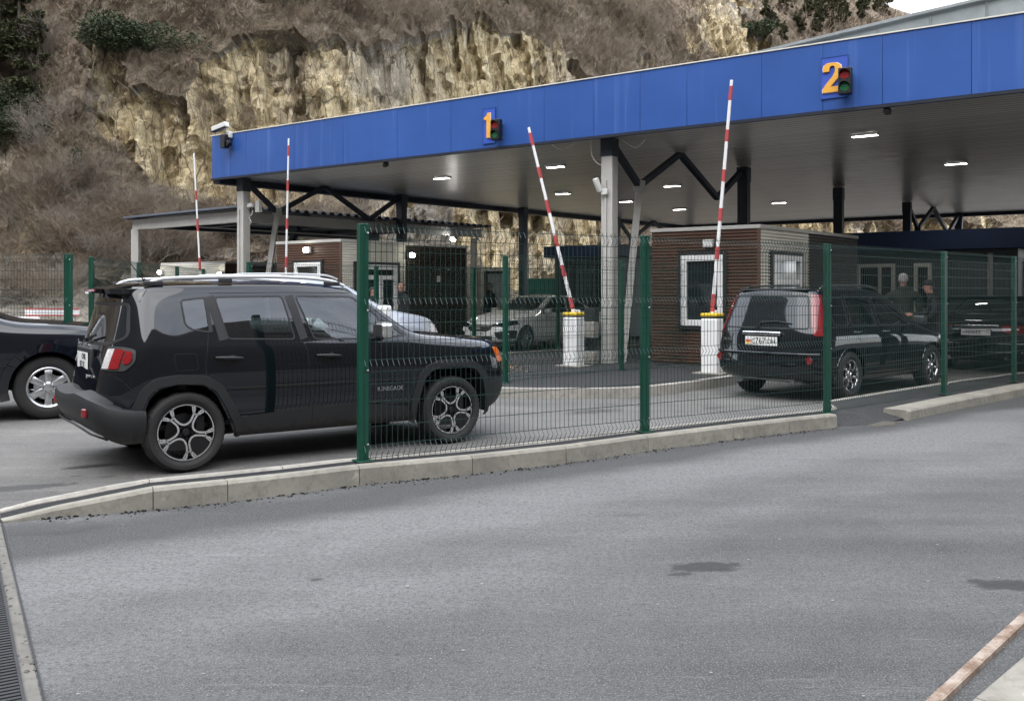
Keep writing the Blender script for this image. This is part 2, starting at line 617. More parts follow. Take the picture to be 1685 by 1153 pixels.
def wheel(name_mats, R, W, rimr, kind, spin=0.0, parent=None, loc=(0, 0, 0), flip=False):
    tyre_m, rim_m, dark_m, bolt_m = name_mats
    w = empty('wheel', loc, PI if flip else 0.0)
    w.parent = parent
    key = ('tyre', R, W, rimr)
    if key not in WC: 
        o = tyre_mesh(R, W, rimr).build('tyre', tyre_m, w, smooth=True); WC[key] = o.data
    else: o = link('tyre', WC[key], w)
    key = ('rim', R, W, rimr, kind, rim_m.name)
    if key not in WC:
        parts = []
        h = W / 2
        barrel = MB().lathe([(rimr + .004, -h * .84), (rimr - .006, -h * .86), (rimr - .016, -h * .72), (rimr - .03, -h * .3), (rimr - .035, h * .5), (rimr, h * .8)], 64, 'y')
        barrel.lathe([(.155, -h * .05), (.155, h * .1), (.02, h * .12)], 40, 'y').lathe([(.155, -h * .05), (.06, -h * .08)], 40, 'y')
        barrel.box((.13, -h * .12, .06), (.07, .06, .13))
        parts.append(('barrel', barrel, dark_m))
        WC[key] = []
        def keep(nm, me): WC[key].append((nm, me))
        keep('rim', barrel.build('rim', dark_m if kind != 'six' else rim_m, w, smooth=True).data)
        base = w.children[-1]
        y0 = -h * .66
        def flat(nm, loops, depth, y, mat, bev=.002):
            me = fill_mesh(loops, depth, bev)
            me.transform(Matrix.Translation((0, y, 0)) @ TOXZ)
            ob = put_mesh(nm, me, mat, w); keep(nm, me); return ob
        if kind == 'five':
            ro = rimr - .014
            big, small = [], []
            for k in range(5):
                a = 90 + k * 72 + spin
                c, s_ = math.cos(rad(a)), math.sin(rad(a))
                def T(x, y): return (x * c - y * s_, x * s_ + y * c)
                lp = [(ro * .30, 0), (ro * .36, .033), (ro * .55, .070), (ro * .85, .100), (ro * .955, .050), (ro * .975, 0), (ro * .955, -.050), (ro * .85, -.100), (ro * .55, -.070), (ro * .36, -.038)]
                lp = rounded(lp, .03, 4)
                big.append([T(*p) for p in lp])
                a2 = a + 36
                c, s_ = math.cos(rad(a2)), math.sin(rad(a2))
                lp = [(ro * .73, -.018), (ro * .73, .018), (ro * .93, .050), (ro * .97, .040), (ro * .985, 0), (ro * .97, -.040), (ro * .93, -.050)]
                lp = rounded(lp, .012, 3)
                small.append([T(*p) for p in lp])
            flat('spoke_plate', [arc(ro + .004, 0, 360, 72)[:-1]] + big + small, .008, y0, dark_m)
            for lp in big: flat_l = None
            ring = MB()
            for lp, wd in [(q, .0155) for q in big] + [(q, .011) for q in small]:
                cx_ = sum(q[0] for q in lp) / len(lp); cz_ = sum(q[1] for q in lp) / len(lp)
                n_ = len(lp); vs = []
                for i in range(n_):
                    a_, b_ = Vector(lp[i - 1]), Vector(lp[(i + 1) % n_])
                    t_ = (b_ - a_).normalized(); nn = Vector((-t_.y, t_.x))
                    if nn.dot(Vector((cx_, cz_)) - Vector(lp[i])) < 0: nn = -nn
                    o_ = Vector(lp[i]) - nn * wd
                    for pt, yy in ((o_, y0 - .006), (o_, y0 - .0125), (Vector(lp[i]), y0 - .0125), (Vector(lp[i]), y0 + .006)): vs.append((pt.x, yy, pt.y))
                ring.add(vs, [(4 * i + k, 4 * ((i + 1) % n_) + k, 4 * ((i + 1) % n_) + k + 1, 4 * i + k + 1) for i in range(n_) for k in range(3)])
            keep('machined_edge', ring.build('machined_edge', bolt_m, w).data)
            hub = MB().lathe([(.001, y0 - .016), (.026, y0 - .015), (.031, y0 - .008), (.034, y0)], 24, 'y')
            for k in range(5):
                a = rad(90 + 36 + k * 72 + spin); hub.cyl((.056 * math.cos(a), y0 - .012, .056 * math.sin(a)), (.056 * math.cos(a), y0, .056 * math.sin(a)), .009, 6)
            keep('hub_cap', hub.build('hub_cap', dark_m, w, smooth=True).data)
        else:
            ns = {'six': 6, 'seven': 7, 'ten': 10}[kind]
            mb = MB()
            for k in range(ns):
                a = rad(90 + k * 360 / ns + spin)
                c, s_ = math.cos(a), math.sin(a)
                wi, wo = {'six': (.030, .048), 'seven': (.018, .030), 'ten': (.012, .013)}[kind]
                r0, r1 = .045, rimr - .01
                prof = [(r0, y0 - .004), ((r0 + r1) / 2, y0 - .016), (r1 - .03, y0 - .006), (r1, y0 + .012)]
                vs, fs = [], []
                for i, (r, y) in enumerate(prof):
                    ww = wi + (wo - wi) * i / 3
                    for q, dy in ((-1, .006), (-.55, 0), (.55, 0), (1, .006), (.9, .05), (-.9, .05)):
                        vs.append((r * c - q * ww * s_, y + dy, r * s_ + q * ww * c))
                for i in range(3):
                    for j in range(6): fs.append((i * 6 + j, i * 6 + (j + 1) % 6, (i + 1) * 6 + (j + 1) % 6, (i + 1) * 6 + j))
                mb.add(vs, fs)
            mb.lathe([(rimr + .004, -h * .86), (rimr - .004, -h * .90), (rimr - .020, -h * .82), (rimr - .026, -h * .62)], 64, 'y')
            mb.lathe([(.001, y0 - .02), (.045, y0 - .018), (.066, y0 - .008), (.078, y0 + .02)], 32, 'y')
            keep('spoke', mb.build('spoke', rim_m, w, smooth=True).data)
            hub = MB()
            for k in range(6 if kind == 'six' else 5):
                a = rad(60 + k * 360 / (6 if kind == 'six' else 5) + spin); hub.cyl((.058 * math.cos(a), y0 - .024, .058 * math.sin(a)), (.058 * math.cos(a), y0, .058 * math.sin(a)), .009, 6)
            keep('wheel_nut', hub.build('wheel_nut', dark_m, w).data)
    else:
        for nm, me in WC[key]: link(nm, me, w)
    return w
WC = {}

def well(mb, x, R, y0, y1, sg, r=.40, zmin=.3):
    """wheel housing: arched liner open towards the wheel"""
    n = 16
    vs, fs = [], []
    a0 = -math.asin(min(.9, max(-.3, (R - zmin) / r)))
    for i in range(n + 1):
        a = a0 + (PI - 2 * a0) * i / n
        for y in (y0, y1): vs.append((x + r * math.cos(a), sg * y, R + r * math.sin(a)))
    for i in range(n): fs.append((2 * i, 2 * i + 1, 2 * i + 3, 2 * i + 2))
    fs.append(tuple(2 * i for i in range(n + 1)))
    mb.add(vs, fs)

def plate_part(parent, M, w, h, txt, m_white, m_black, flag=None, size=None, lines=None, spacing=1.0):
    """number plate: plate > lettering, flag; M maps local xy to the car"""
    p = MB().box((0, 0, -.004), (w + .02, h + .016, .006))
    pl = p.build('license_plate', m_black, parent, bevel=.003); pl.data.transform(M)
    q = MB().box((0, 0, 0), (w, h, .006)).build('plate_face', m_white, pl, bevel=.002); q.data.transform(M)
    for t, sx, sy, sz in (lines or [(txt, .02 if flag else 0, 0, size or h * .8)]):
        me = text_mesh(t, sz, .0008, spacing)
        put_mesh('lettering', me, m_black, pl, M @ Matrix.Translation((sx, sy, .0042)))
    if flag:
        fw = w * .15
        for k, c in enumerate(flag):
            b = MB().box((-w / 2 + fw * .62, h * (.22 - .22 * k), .0036), (fw, h * .215, .0016)).build('flag', c, pl); b.data.transform(M)
    return pl
M = {}
M['black_paint'] = paint('black_car_paint', (.004, .005, .0075), rough=.12, dust=.22, dustz=.5)
M['tyre'] = pm('tyre_rubber', (.018, .0175, .017), .75, var=.35, vs=9, bump=.25, bs=90)
M['rim_dark'] = pm('rim_dark_grey', (.018, .018, .019), .35, .4, var=.15)
M['rim_silver'] = pm('rim_silver', (.62, .62, .63), .28, .9, var=.08)
M['machined'] = pm('machined_aluminium', (.78, .78, .78), .26, .85, var=.06)
M['chrome'] = pm('chrome', (.75, .75, .76), .12, 1.0, var=.05, rvar=.04)
M['sat_silver'] = pm('satin_silver', (.66, .67, .68), .35, .35, var=.05)
M['plastic'] = pm('black_plastic_trim', (.022, .0225, .024), .52, var=.2, vs=4, bump=.12, bs=250, bd=.001)
t = NT('dusty_plastic_trim')
zz = t.sep()[2]
dn = t.noise(9, 6, .7, stretch=(1, 1, .35))
df = t.math('MULTIPLY', t.ramp(t.math('ADD', zz, t.math('MULTIPLY', dn, .55)), [(.40, 1.0), (.66, 0.0)]), t.ramp(dn, [(.38, .1), (.62, .9)]))
t.set(Base=t.mix(df, (.013, .0135, .0145), (.12, .105, .083)), Roughness=.55, Normal=t.bump(t.noise(250, 2), .12, .001))
M['plastic_dusty'] = t.m
M['seam'] = pm('dark_gap', (.003, .003, .003), .8, var=0)
M['rubber'] = pm('window_rubber', (.006, .006, .007), .5, var=.1)
M['glass_dark'] = glass('privacy_glass', (.10, .11, .11))
M['glass_light'] = glass('clear_car_glass', (.55, .62, .58))
M['glass_solid'] = pm('dark_window', (.006, .008, .011), .04, var=.05, rvar=.02, coat=.5)
M['lens_red'] = pm('red_lens', (.20, .004, .007), .12, var=.35, vs=40, coat=1)
M['lens_white'] = pm('clear_lens', (.50, .48, .47), .15, var=.25, vs=40, coat=1)
M['lens_amber'] = pm('amber_lens', (.60, .12, .008), .15, var=.15, vs=30, coat=1)
M['white_plate'] = pm('plate_white', (.72, .72, .70), .4, var=.06)
M['black_ink'] = pm('plate_black', (.012, .012, .012), .45, var=.05)
M['fl_white'] = M['white_plate']
M['fl_red'] = pm('flag_red', (.55, .05, .04), .4, var=.05)
M['fl_yellow'] = pm('flag_yellow', (.72, .50, .10), .4, var=.05)
M['interior'] = pm('dark_cabin', (.02, .02, .021), .7, var=.2)
M['seat'] = pm('seat_leather', (.028, .028, .03), .5, var=.2)
M['under'] = pm('underbody', (.008, .008, .008), .85, var=.3)
M['mirror_chrome'] = pm('mirror_chrome', (.70, .70, .70), .18, .85, var=.05)
M['badge'] = pm('badge_silver', (.60, .60, .60), .25, .9, var=.05)

def R4(rx=0, ry=0, rz=0): return (Matrix.Rotation(rz, 4, 'Z') @ Matrix.Rotation(ry, 4, 'Y') @ Matrix.Rotation(rx, 4, 'X'))

def build_seat(parent, x, y, w=.5, z=.55, lean=.2):
    s = MB()
    s.box((x, y, z), (.50, w, .16)).box((x - .27 - lean * .2, y, z + .36), (.14, w * .95, .62), M=Matrix.Rotation(-lean, 3, 'Y'))
    s.box((x - .35 - lean * .35, y, z + .76), (.10, .26, .18), M=Matrix.Rotation(-lean, 3, 'Y'))
    return s.build('seat', M['seat'], parent, smooth=True, bevel=.04)

# ---------------------------------------------------------------- the black off-roader in front
def make_offroader():
    root = empty('offroad_car', (-3.253, 8.573, .006), rad(35.2), 'boxy black off-roader with silver roof rails and grey five spoke wheels behind the near fence', 'car', 'cars waiting at the checkpoint')
    rear = end_station([(-.42, .70, .30), (-.46, .80, .34), (-.48, .83, .52), (-.475, .84, .70), (-.425, .83, .96), (-.40, .805, 1.07), (-.345, .685, 1.47), (-.345, .635, 1.548)], 1.60, -.12,
                       [.18, .20, .22, .23, .215, .19, .14, .10])
    mids = [
        side_station(-.24, .30, .875, 1.0, .842, 1.085, (-.22, .705, 1.475), (-.22, .648, 1.565), 1.615),
        side_station(0.0, .29, .884, 1.01, .846, 1.088, (0, .715, 1.487), (0, .655, 1.575), 1.63),
        side_station(.45, .28, .886, 1.01, .848, 1.085, (.45, .72, 1.494), (.45, .66, 1.585), 1.64),
        side_station(1.0, .28, .886, 1.005, .848, 1.078, (1.0, .72, 1.497), (1.0, .66, 1.588), 1.643),
        side_station(1.45, .28, .886, 1.0, .848, 1.07, (1.42, .712, 1.492), (1.40, .65, 1.572), 1.628),
        side_station(1.78, .28, .886, .995, .848, 1.065, (1.68, .698, 1.462), (1.64, .635, 1.525), 1.575, .05),
        side_station(2.02, .28, .886, .985, .85, 1.06, (1.95, .738, 1.30), (1.92, .685, 1.348), 1.38, .09),
        side_station(2.22, .28, .886, .97, .852, 1.045, (2.18, .785, 1.115), (2.165, .735, 1.15), 1.175, .10),
        side_station(2.37, .28, .887, .955, .855, 1.02, (2.37, .795, 1.075), (2.37, .72, 1.10), 1.135, .05),
        side_station(2.66, .29, .888, .94, .853, 1.0, (2.66, .79, 1.05), (2.66, .715, 1.078), 1.115, .0),
        side_station(2.98, .30, .875, .93, .84, .972, (2.98, .765, 1.02), (2.98, .69, 1.043), 1.08, .0)]
    front = end_station([(3.10, .73, .30), (3.19, .79, .34), (3.28, .815, .50), (3.29, .81, .70), (3.275, .79, .88), (3.245, .76, .965), (3.19, .70, 1.015), (3.16, .64, 1.03)], 1.06, .12,
                        [.20, .22, .23, .19, .18, .16, .14, .1])
    bm = car_cage(rear, mids, front, 3, ((5, .45), (7, .5), (6, .2)))
    car = Car(bm, root)
    farch_in = rounded([(2.20, .1), (2.225, .42), (2.315, .685), (2.41, .755), (2.52, .772), (2.78, .77), (2.90, .74), (3.0, .63), (3.05, .42), (3.06, .1)], .03, 3)
    rarch_in = rounded([(-.43, .1), (-.365, .45), (-.295, .645), (-.225, .715), (-.07, .75), (.15, .73), (.25, .645), (.345, .45), (.43, .255), (.45, .1)], .03, 3)
    gt = lambda c: abs(c.y) > .45
    car.region('hole_f', farch_in, where=gt); car.region('hole_r', rarch_in, where=gt)
    qw = rounded([(-.005, 1.455), (.212, 1.478), (.225, 1.18), (.065, 1.205), (.012, 1.25)], .03)
    rw = rounded([(.285, 1.482), (.895, 1.487), (.975, 1.10), (.365, 1.12)], .035)
    fw = rounded([(1.03, 1.487), (1.60, 1.48), (1.86, 1.285), (1.78, 1.085), (1.165, 1.095)], .035)
    tw = rounded([(1.885, 1.265), (2.10, 1.105), (1.815, 1.09)], .02)
    up = lambda c: c.z > 1.04
    for k, p in (('quarter_window', qw), ('window:r', rw), ('window:f', fw), ('window:t', tw)): car.region(k, p, where=up)
    rg = rounded([(-.61, 1.425), (.61, 1.425), (.715, 1.15), (.52, 1.085), (-.52, 1.085), (-.715, 1.15)], .05)
    car.region('rear_window!', rg, 'rear', where=lambda c: c.x < -.2)
    ws = rounded([(-.60, 1.52), (.60, 1.52), (.69, 1.18), (-.69, 1.18)], .05)
    car.region('windshield!', ws, 'front', where=lambda c: c.x > 1.4 and c.x < 2.4)
    # lamps
    for sg in (-1, 1):
        ry = lambda c: c.x < -.2
        def mir(pl): return [(sg * y, z) for y, z in pl]
        car.region('reverse_lens', mir(rounded([(.560, 1.045), (.648, 1.05), (.648, .885), (.560, .885)], .012, 3)), 'rear', .020, ry, 'all')
        car.region('brake_lens', mir(rounded([(.652, 1.05), (.742, 1.045), (.742, .888), (.652, .885)], .012, 3)), 'rear', .022, ry, 'all')
        car.region('cut', mir([(.535, 1.10), (.95, 1.10), (.95, .84), (.535, .84)]), 'rear', 0, ry, 'all'); car.regions.pop()
    car.region('turn_lens', rounded([(-.475, 1.04), (-.413, 1.03), (-.418, .965), (-.44, .935), (-.475, .925)], .012, 3), cutaxis='all', where=lambda c: c.x < -.2 and abs(c.y) > .75, lift=.022)
    car.region('taillight', rounded([(-.75, 1.07), (-.47, 1.07), (-.388, 1.05), (-.398, .95), (-.47, .872), (-.75, .872)], .03), cutaxis='all', where=lambda c: c.x < -.2 and abs(c.y) > .535, lift=.012)
    car.region('side_marker', rounded([(3.175, .955), (3.255, .94), (3.31, .80), (3.225, .80)], .02), where=lambda c: c.x > 3, lift=.008, cutaxis='all')
    car.region('fuel_flap', rounded([(-.10, 1.005), (.085, 1.005), (.10, .865), (-.085, .865)], .025), lift=.0015, where=lambda c: c.y < 0)
    car.region('front_bumper!', [(3.0, .1), (3.0, .60), (3.16, .63), (3.7, .62), (3.7, .1)], cutaxis='all')
    car.region('sill_trim', [(.35, .15), (.48, .44), (1.15, .48), (1.60, .48), (2.11, .42), (2.26, .15)])
    car.region('door:r', rounded([(.50, .44), (.395, .63), (.31, .765), (.165, .83), (.162, .93), (.195, 1.15), (.232, 1.515), (.93, 1.522), (1.05, 1.077), (1.088, .987), (1.13, .48)], .03), where=lambda c: True)
    car.region('door:f', rounded([(1.13, .48), (1.088, .987), (1.05, 1.077), (.93, 1.522), (1.64, 1.515), (1.97, 1.23), (2.13, 1.085), (2.17, .92), (2.15, .42), (1.6, .48)], .03))
    car.region('hood!', [(-.745, 2.0)] and rounded([(2.14, -.77), (2.14, .77), (3.14, .72), (3.17, 0), (3.14, -.72)], .03), 'top', where=lambda c: c.z > .95 and c.x > 2.1)
    mats = {'body': M['black_paint'], 'quarter_window': M['glass_dark'], 'window:r': M['glass_dark'], 'window:f': M['glass_light'], 'window:t': M['glass_light'], 'rear_window': M['glass_solid'], 'windshield': M['glass_light'],
            'taillight': M['plastic'], 'reverse_lens': M['lens_white'], 'brake_lens': M['lens_red'], 'turn_lens': M['lens_red'], 'side_marker': M['lens_amber'], 'fuel_flap': M['black_paint'], 'front_bumper': M['plastic_dusty'], 'sill_trim': M['plastic_dusty'], 'door': M['black_paint'], 'hood': M['black_paint']}
    H = car.hit
    seams = MB(); arches = []; frames = MB()
    for sg in (-1, 1):
        arches.append(car.ribbon(MB(), rounded([(2.16, .20), (2.155, .44), (2.222, .67), (2.282, .77), (2.385, .828), (2.53, .846), (2.80, .84), (2.95, .80), (3.05, .70), (3.11, .44), (3.12, .2)], .04, 3) if False else
                   rounded([(2.19, .28), (2.19, .43), (2.27, .68), (2.35, .765), (2.46, .805), (2.53, .81), (2.80, .806), (2.92, .77), (3.02, .66), (3.085, .43), (3.09, .30)], .03, 3), 'side', sg, .042, .036, .016, closed=False, ret=.09))
        arches.append(car.ribbon(MB(), rounded([(-.415, .50), (-.335, .69), (-.25, .765), (-.085, .789), (.15, .775), (.275, .70), (.37, .535), (.44, .39), (.468, .30)], .03, 3), 'side', sg, .042, .04, .016, closed=False, ret=.09))
        for p in (qw, rw, fw, tw): car.ribbon(frames, p, 'side', sg, .011, .008, .004)
        car.ribbon(frames, [(.205, 1.475), (.222, 1.18)], 'side', sg, .02, .02, .005, closed=False)
        for a, b in (((.245, 1.49), (.325, 1.11)), ((.965, 1.495), (1.062, 1.10))): car.ribbon(frames, [a, b], 'side', sg, .042, .042, .003, closed=False)
        # door and panel gaps
        car.ribbon(seams, [(.162, .80), (.162, .93), (.195, 1.15), (.222, 1.30)], 'side', sg, .004, .004, .0012, closed=False)
        car.ribbon(seams, [(1.02, 1.09), (1.05, 1.077), (1.088, .987), (1.13, .48), (1.13, .31)], 'side', sg, .004, .004, .0012, closed=False)
        car.ribbon(seams, [(2.13, 1.085), (2.17, .92), (2.15, .42)], 'side', sg, .004, .004, .0012, closed=False)
        car.ribbon(seams, [(.40, .62), (.31, .765), (.20, .822)], 'side', sg, .004, .004, .0012, closed=False)
        car.ribbon(seams, [(.24, 1.515), (.93, 1.524), (1.64, 1.518), (1.95, 1.26), (2.13, 1.10)], 'side', sg, .004, .003, .0015, closed=False)
        car.ribbon(seams, [(2.24, 1.05), (2.30, 1.035), (2.66, 1.012), (3.0, .985)], 'side', sg, .003, .003, .0012, closed=False)
        if sg < 0: car.ribbon(seams, rounded([(-.10, 1.005), (.085, 1.005), (.10, .865), (-.085, .865)], .025), 'side', sg, .003, .003, .003)
        car.ribbon(seams, [(-.335, 1.44), (-.30, 1.50), (-.27, 1.545)], 'side', sg, .0035, .0035, .0012, closed=False)
        car.ribbon(seams, [(-.60, .87), (-.50, .80), (-.43, .72), (-.40, .66)], 'side', sg, .003, .003, .0012, closed=False)
    car.ribbon(frames, rg, 'rear', 1, .016, .016, .004)
    car.ribbon(frames, ws, 'front', 1, .018, .012, .004)
    P = car.split(mats)
    door = {}
    for sd in (-1, 1):
        for k, w in (('r', ('window:r',)), ('f', ('window:f', 'window:t'))):
            d = P[('door:' + k, sd)]; door[k, sd] = d
            for q in w:
                if (q, sd) in P: P[(q, sd)].parent = d
        for nm in ('reverse_lens', 'brake_lens', 'turn_lens'):
            if (nm, sd) in P: P[(nm, sd)].parent = P[('taillight', sd)]
    frames.build('window_seal', M['rubber'], root, smooth=True)
    seams.build('panel_gap', M['seam'], root)
    for a_ in arches: a_.build('wheel_arch_trim', M['plastic_dusty'], root, smooth=True)
    # under side and wheel housings
    ub = MB().box((1.32, 0, .30), (3.5, 1.10, .10)).box((1.33, 0, .33), (1.72, 1.62, .10))
    for sg in (-1, 1):
        well(ub, 0, .335, .48, .86, sg, .42); well(ub, 2.635, .335, .48, .86, sg, .42)
    ub.bar((-.45, .3, .27), (2.2, .3, .25), .08).bar((0, -.7, .325), (0, .7, .325), .07).bar((2.635, -.7, .325), (2.635, .7, .325), .06)
    ub.build('underbody', M['under'], root)
    for x, rz in ((0, 8), (2.635, 20)):
        for sg in (-1, 1):
            wheel((M['tyre'], M['rim_dark'], M['rim_dark'], M['machined']), .340, .238, .250, 'five', 8.0, root, (x, sg * .768, .340), sg > 0)
    # mud flap like liner behind the front wheel is part of the housing; door handles
    for sd in (-1, 1):
        for k, x0, z0, z1 in (('r', .24, .962, .95), ('f', 1.165, .948, .936)):
            h = MB()
            pts = []
            for i in range(7):
                t = i / 6
                q = H2(car, x0 + .24 * t, z0 + (z1 - z0) * t, sd)
                pts.append(q + Vector((0, sd * (.012 + .022 * math.sin(PI * min(1, max(0, t)))), 0)))
            h.tube(pts, [.010, .015, .017, .017, .017, .015, .010], 10)
            h.build('handle', M['black_paint'] if False else M['rubber'], door[k, sd], smooth=True)
            cup = MB().ball(H2(car, x0 + .155, z0 - .02, sd) + Vector((0, sd * -.012, 0)), .05, 14, 8, (1, .35, .9)); cup.build('handle_cup', M['seam'], door[k, sd], smooth=True)
    # mirrors
    for sg in (-1, 1):
        mb = MB().box((1.80, sg * .985, 1.165), (.13, .21, .155))
        m = mb.build('mirror', M['mirror_chrome'], root, smooth=True, bevel=.045, seg=4)
        MB().bar((1.86, sg * .84, 1.095), (1.82, sg * .93, 1.115), .05, .035).box((1.735, sg * .985, 1.165), (.012, .17, .115)).build('mirror_arm', M['plastic'], m, bevel=.008)
    # roof rails
    for sg in (-1, 1):
        pts = catmull([(-.26, sg * .575, 1.585), (-.18, sg * .585, 1.625), (-.02, sg * .59, 1.648), (.6, sg * .592, 1.666), (1.1, sg * .59, 1.662), (1.42, sg * .582, 1.635), (1.58, sg * .57, 1.585)], 5)
        r = MB().tube(pts, .0165, 8)
        ro = r.build('roof_rail', M['sat_silver'], root, smooth=True)
        for bx in ((-.20, sg * .585, 1.60, .16), (.42, sg * .59, 1.628, .12), (1.45, sg * .582, 1.605, .16)):
            MB().box(bx[:3], (bx[3], .034, .042)).build('rail_foot', M['plastic'], ro, bevel=.008)
    # spoiler
    sp = MB()
    top = [(-.30, .60, 1.552), (-.42, .59, 1.553), (-.52, .53, 1.549), (-.565, .42, 1.552), (-.595, 0, 1.558)]
    vs = []
    ring = [(x, y, z) for x, y, z in top] + [(x, -y, z) for x, y, z in reversed(top[:-1])]
    n = len(ring)
    inner = [(-.28, y * .97, z + .045) for x, y, z in ring]
    vs = [(x, y, z) for x, y, z in ring] + [(x * .97, y, z - .040) for x, y, z in ring]
    sp.add(vs + [(-.28, y, (1.566 if abs(y) > .5 else 1.60)) for x, y, z in ring] + [(-.30, y, 1.50) for x, y, z in ring],
           [(i, i + 1, n + i + 1, n + i) for i in range(n - 1)] + [(2 * n + i, 2 * n + i + 1, i + 1, i) for i in range(n - 1)] + [(n + i, n + i + 1, 3 * n + i + 1, 3 * n + i) for i in range(n - 1)])
    so = sp.build('spoiler', M['black_paint'], root, smooth=True)
    MB().box((-.592, 0, 1.541), (.012, .42, .02)).build('brake_light', M['lens_red'], so)
    MB().tube([(-.12, .0, 1.625), (-.14, 0, 1.645)], [.02, .012], 10).tube([(-.14, 0, 1.64), (-.30, .0, 1.85)], [.005, .003], 6).build('antenna', M['rubber'], root, smooth=True)
    # rear wiper
    MB().bar((-.615, .0, 1.115), (-.60, -.30, 1.16), .014, .02).box((-.62, 0, 1.11), (.03, .06, .035)).build('rear_wiper', M['rubber'], root, bevel=.003)
    # plate, recess, badges
    Mr = Matrix.Translation((-.652, 0, .93)) @ R4(PI / 2, 0, -PI / 2)
    MB().box((-.628, 0, .945), (.03, .60, .20)).build('plate_recess', M['plastic'], root, bevel=.01)
    plate_part(root, Mr, .44, .14, '', M['white_plate'], M['black_ink'], None, lines=[('ONK', .07, .033, .075), ('077 07', 0, -.036, .072)])
    me = text_mesh('Jeep', .10, .002); put_mesh('lettering', me, M['badge'], root, Matrix.Translation((-.634, .22, 1.065)) @ R4(PI / 2, 0, -PI / 2))
    me = text_mesh('LIMITED', .055, .002); put_mesh('lettering', me, M['badge'], root, Matrix.Translation((-.655, -.33, .80)) @ R4(PI / 2, 0, -PI / 2 + .12))
    me = text_mesh('4x4', .05, .002); put_mesh('lettering', me, M['badge'], root, Matrix.Translation((-.655, -.33, .735)) @ R4(PI / 2, 0, -PI / 2 + .12))
    me = text_mesh('RENEGADE', .055, .002); put_mesh('lettering', me, M['badge'], root, Matrix.Translation((1.92, -.889, .60)) @ R4(PI / 2, 0, 0))
    # rear bumper: ledge, face and lower lip swept round the tail
    path = [(-.33, .892, .55), (-.42, .893, .553), (-.52, .885, .565), (-.62, .845, .595), (-.70, .77, .635), (-.75, .66, .66), (-.785, .53, .685), (-.805, .42, .695), (-.82, .30, .68), (-.83, .15, .67), (-.835, 0, .67)]
    path = path + [(x, -y, z) for x, y, z in reversed(path[:-1])]
    vs = []; n = len(path)
    for i, (x, y, zt) in enumerate(path):
        a = Vector(path[max(0, i - 1)][:2]); b = Vector(path[min(n - 1, i + 1)][:2]); t_ = (b - a).normalized(); nn = Vector((t_.y, -t_.x))
        if nn.dot(Vector((x + .2, y))) < 0: nn = -nn
        zb_ = .275 + max(0, -x - .56) * .55
        for off, z in ((-.26, zt + .012), (-.03, zt), (-.008, zt - .012), (0, zt - .04), (.004, zb_ + .19), (-.010, zb_ + .11), (-.03, zb_ + .07), (-.07, zb_), (-.30, zb_)):
            vs.append((x + nn.x * off, y + nn.y * off, z))
    bump_ = MB().add(vs, [(i * 9 + k, (i + 1) * 9 + k, (i + 1) * 9 + k + 1, i * 9 + k + 1) for i in range(n - 1) for k in range(8)]).build('rear_bumper', M['plastic_dusty'], root, smooth=True)
    for sg in (-1, 1):
        MB().box((-.735, sg * .625, .535), (.05, .10, .075), rz=sg * .75).build('fog_reflector', M['lens_red'], bump_, bevel=.012)
    MB().tube([(-.60, -.74, .315), (-.70, -.60, .355), (-.775, -.36, .415), (-.80, 0, .425), (-.775, .36, .415), (-.70, .60, .355), (-.60, .74, .315)], .010, 8).build('skid_plate', M['rim_dark'], root, smooth=True)
    # nose: grille bars, round lamps
    g = MB()
    for k in range(7): g.box((3.435 - abs(k - 3) ** 2 * .006, (k - 3) * .105, .83), (.03, .05, .17))
    g.build('grille', M['chrome'], root, bevel=.02)
    for sg in (-1, 1):
        MB().lathe([(.001, -.02), (.06, -.016), (.095, 0), (.10, .05)], 24, 'y').build('headlight', M['lens_white'], root, smooth=True).data.transform(Matrix.Translation((3.355, sg * .55, .84)) @ R4(0, 0, PI / 2 + sg * .25))
    # cabin
    for y in (-.36, .36): build_seat(root, 1.05, y, .5, .52)
    s2 = MB().box((.28, 0, .56), (.45, 1.25, .16)).box((.0, 0, .88), (.14, 1.25, .60), M=Matrix.Rotation(-.2, 3, 'Y'))
    for y in (-.4, .4): s2.box((-.08, y, 1.24), (.09, .24, .16))
    s2.build('rear_bench', M['seat'], root, bevel=.04)
    d = MB().box((1.86, 0, .95), (.42, 1.42, .26)).box((1.70, .36, 1.06), (.2, .4, .08))
    d.build('dashboard', M['interior'], root, bevel=.05)
    MB().tube([(1.52 + .06 * math.sin(a), .36 + .18 * math.cos(a), 1.02 + .17 * math.sin(a)) for a in [2 * PI * i / 20 for i in range(20)]], .014, 6, closed=True).bar((1.50, .36, 1.0), (1.72, .36, .97), .05).bar((1.52, .2, 1.02), (1.52, .52, 1.02), .03).build('steering_wheel', M['interior'], root, smooth=True)
    MB().bar((1.74, 0, 1.44), (1.66, 0, 1.40), .02).box((1.62, 0, 1.385), (.03, .22, .06)).build('inner_mirror', M['interior'], root, bevel=.01)
    MB().box((.9, 0, .38), (2.4, 1.5, .04)).build('cabin_floor', M['interior'], root)
    return root

def H2(car, x, z, sd):
    p, n, i, t = car.bvh.ray_cast(Vector((x, sd * 3, z)), Vector((0, -sd, 0)))
    return p if p is not None else Vector((x, sd * .88, z))
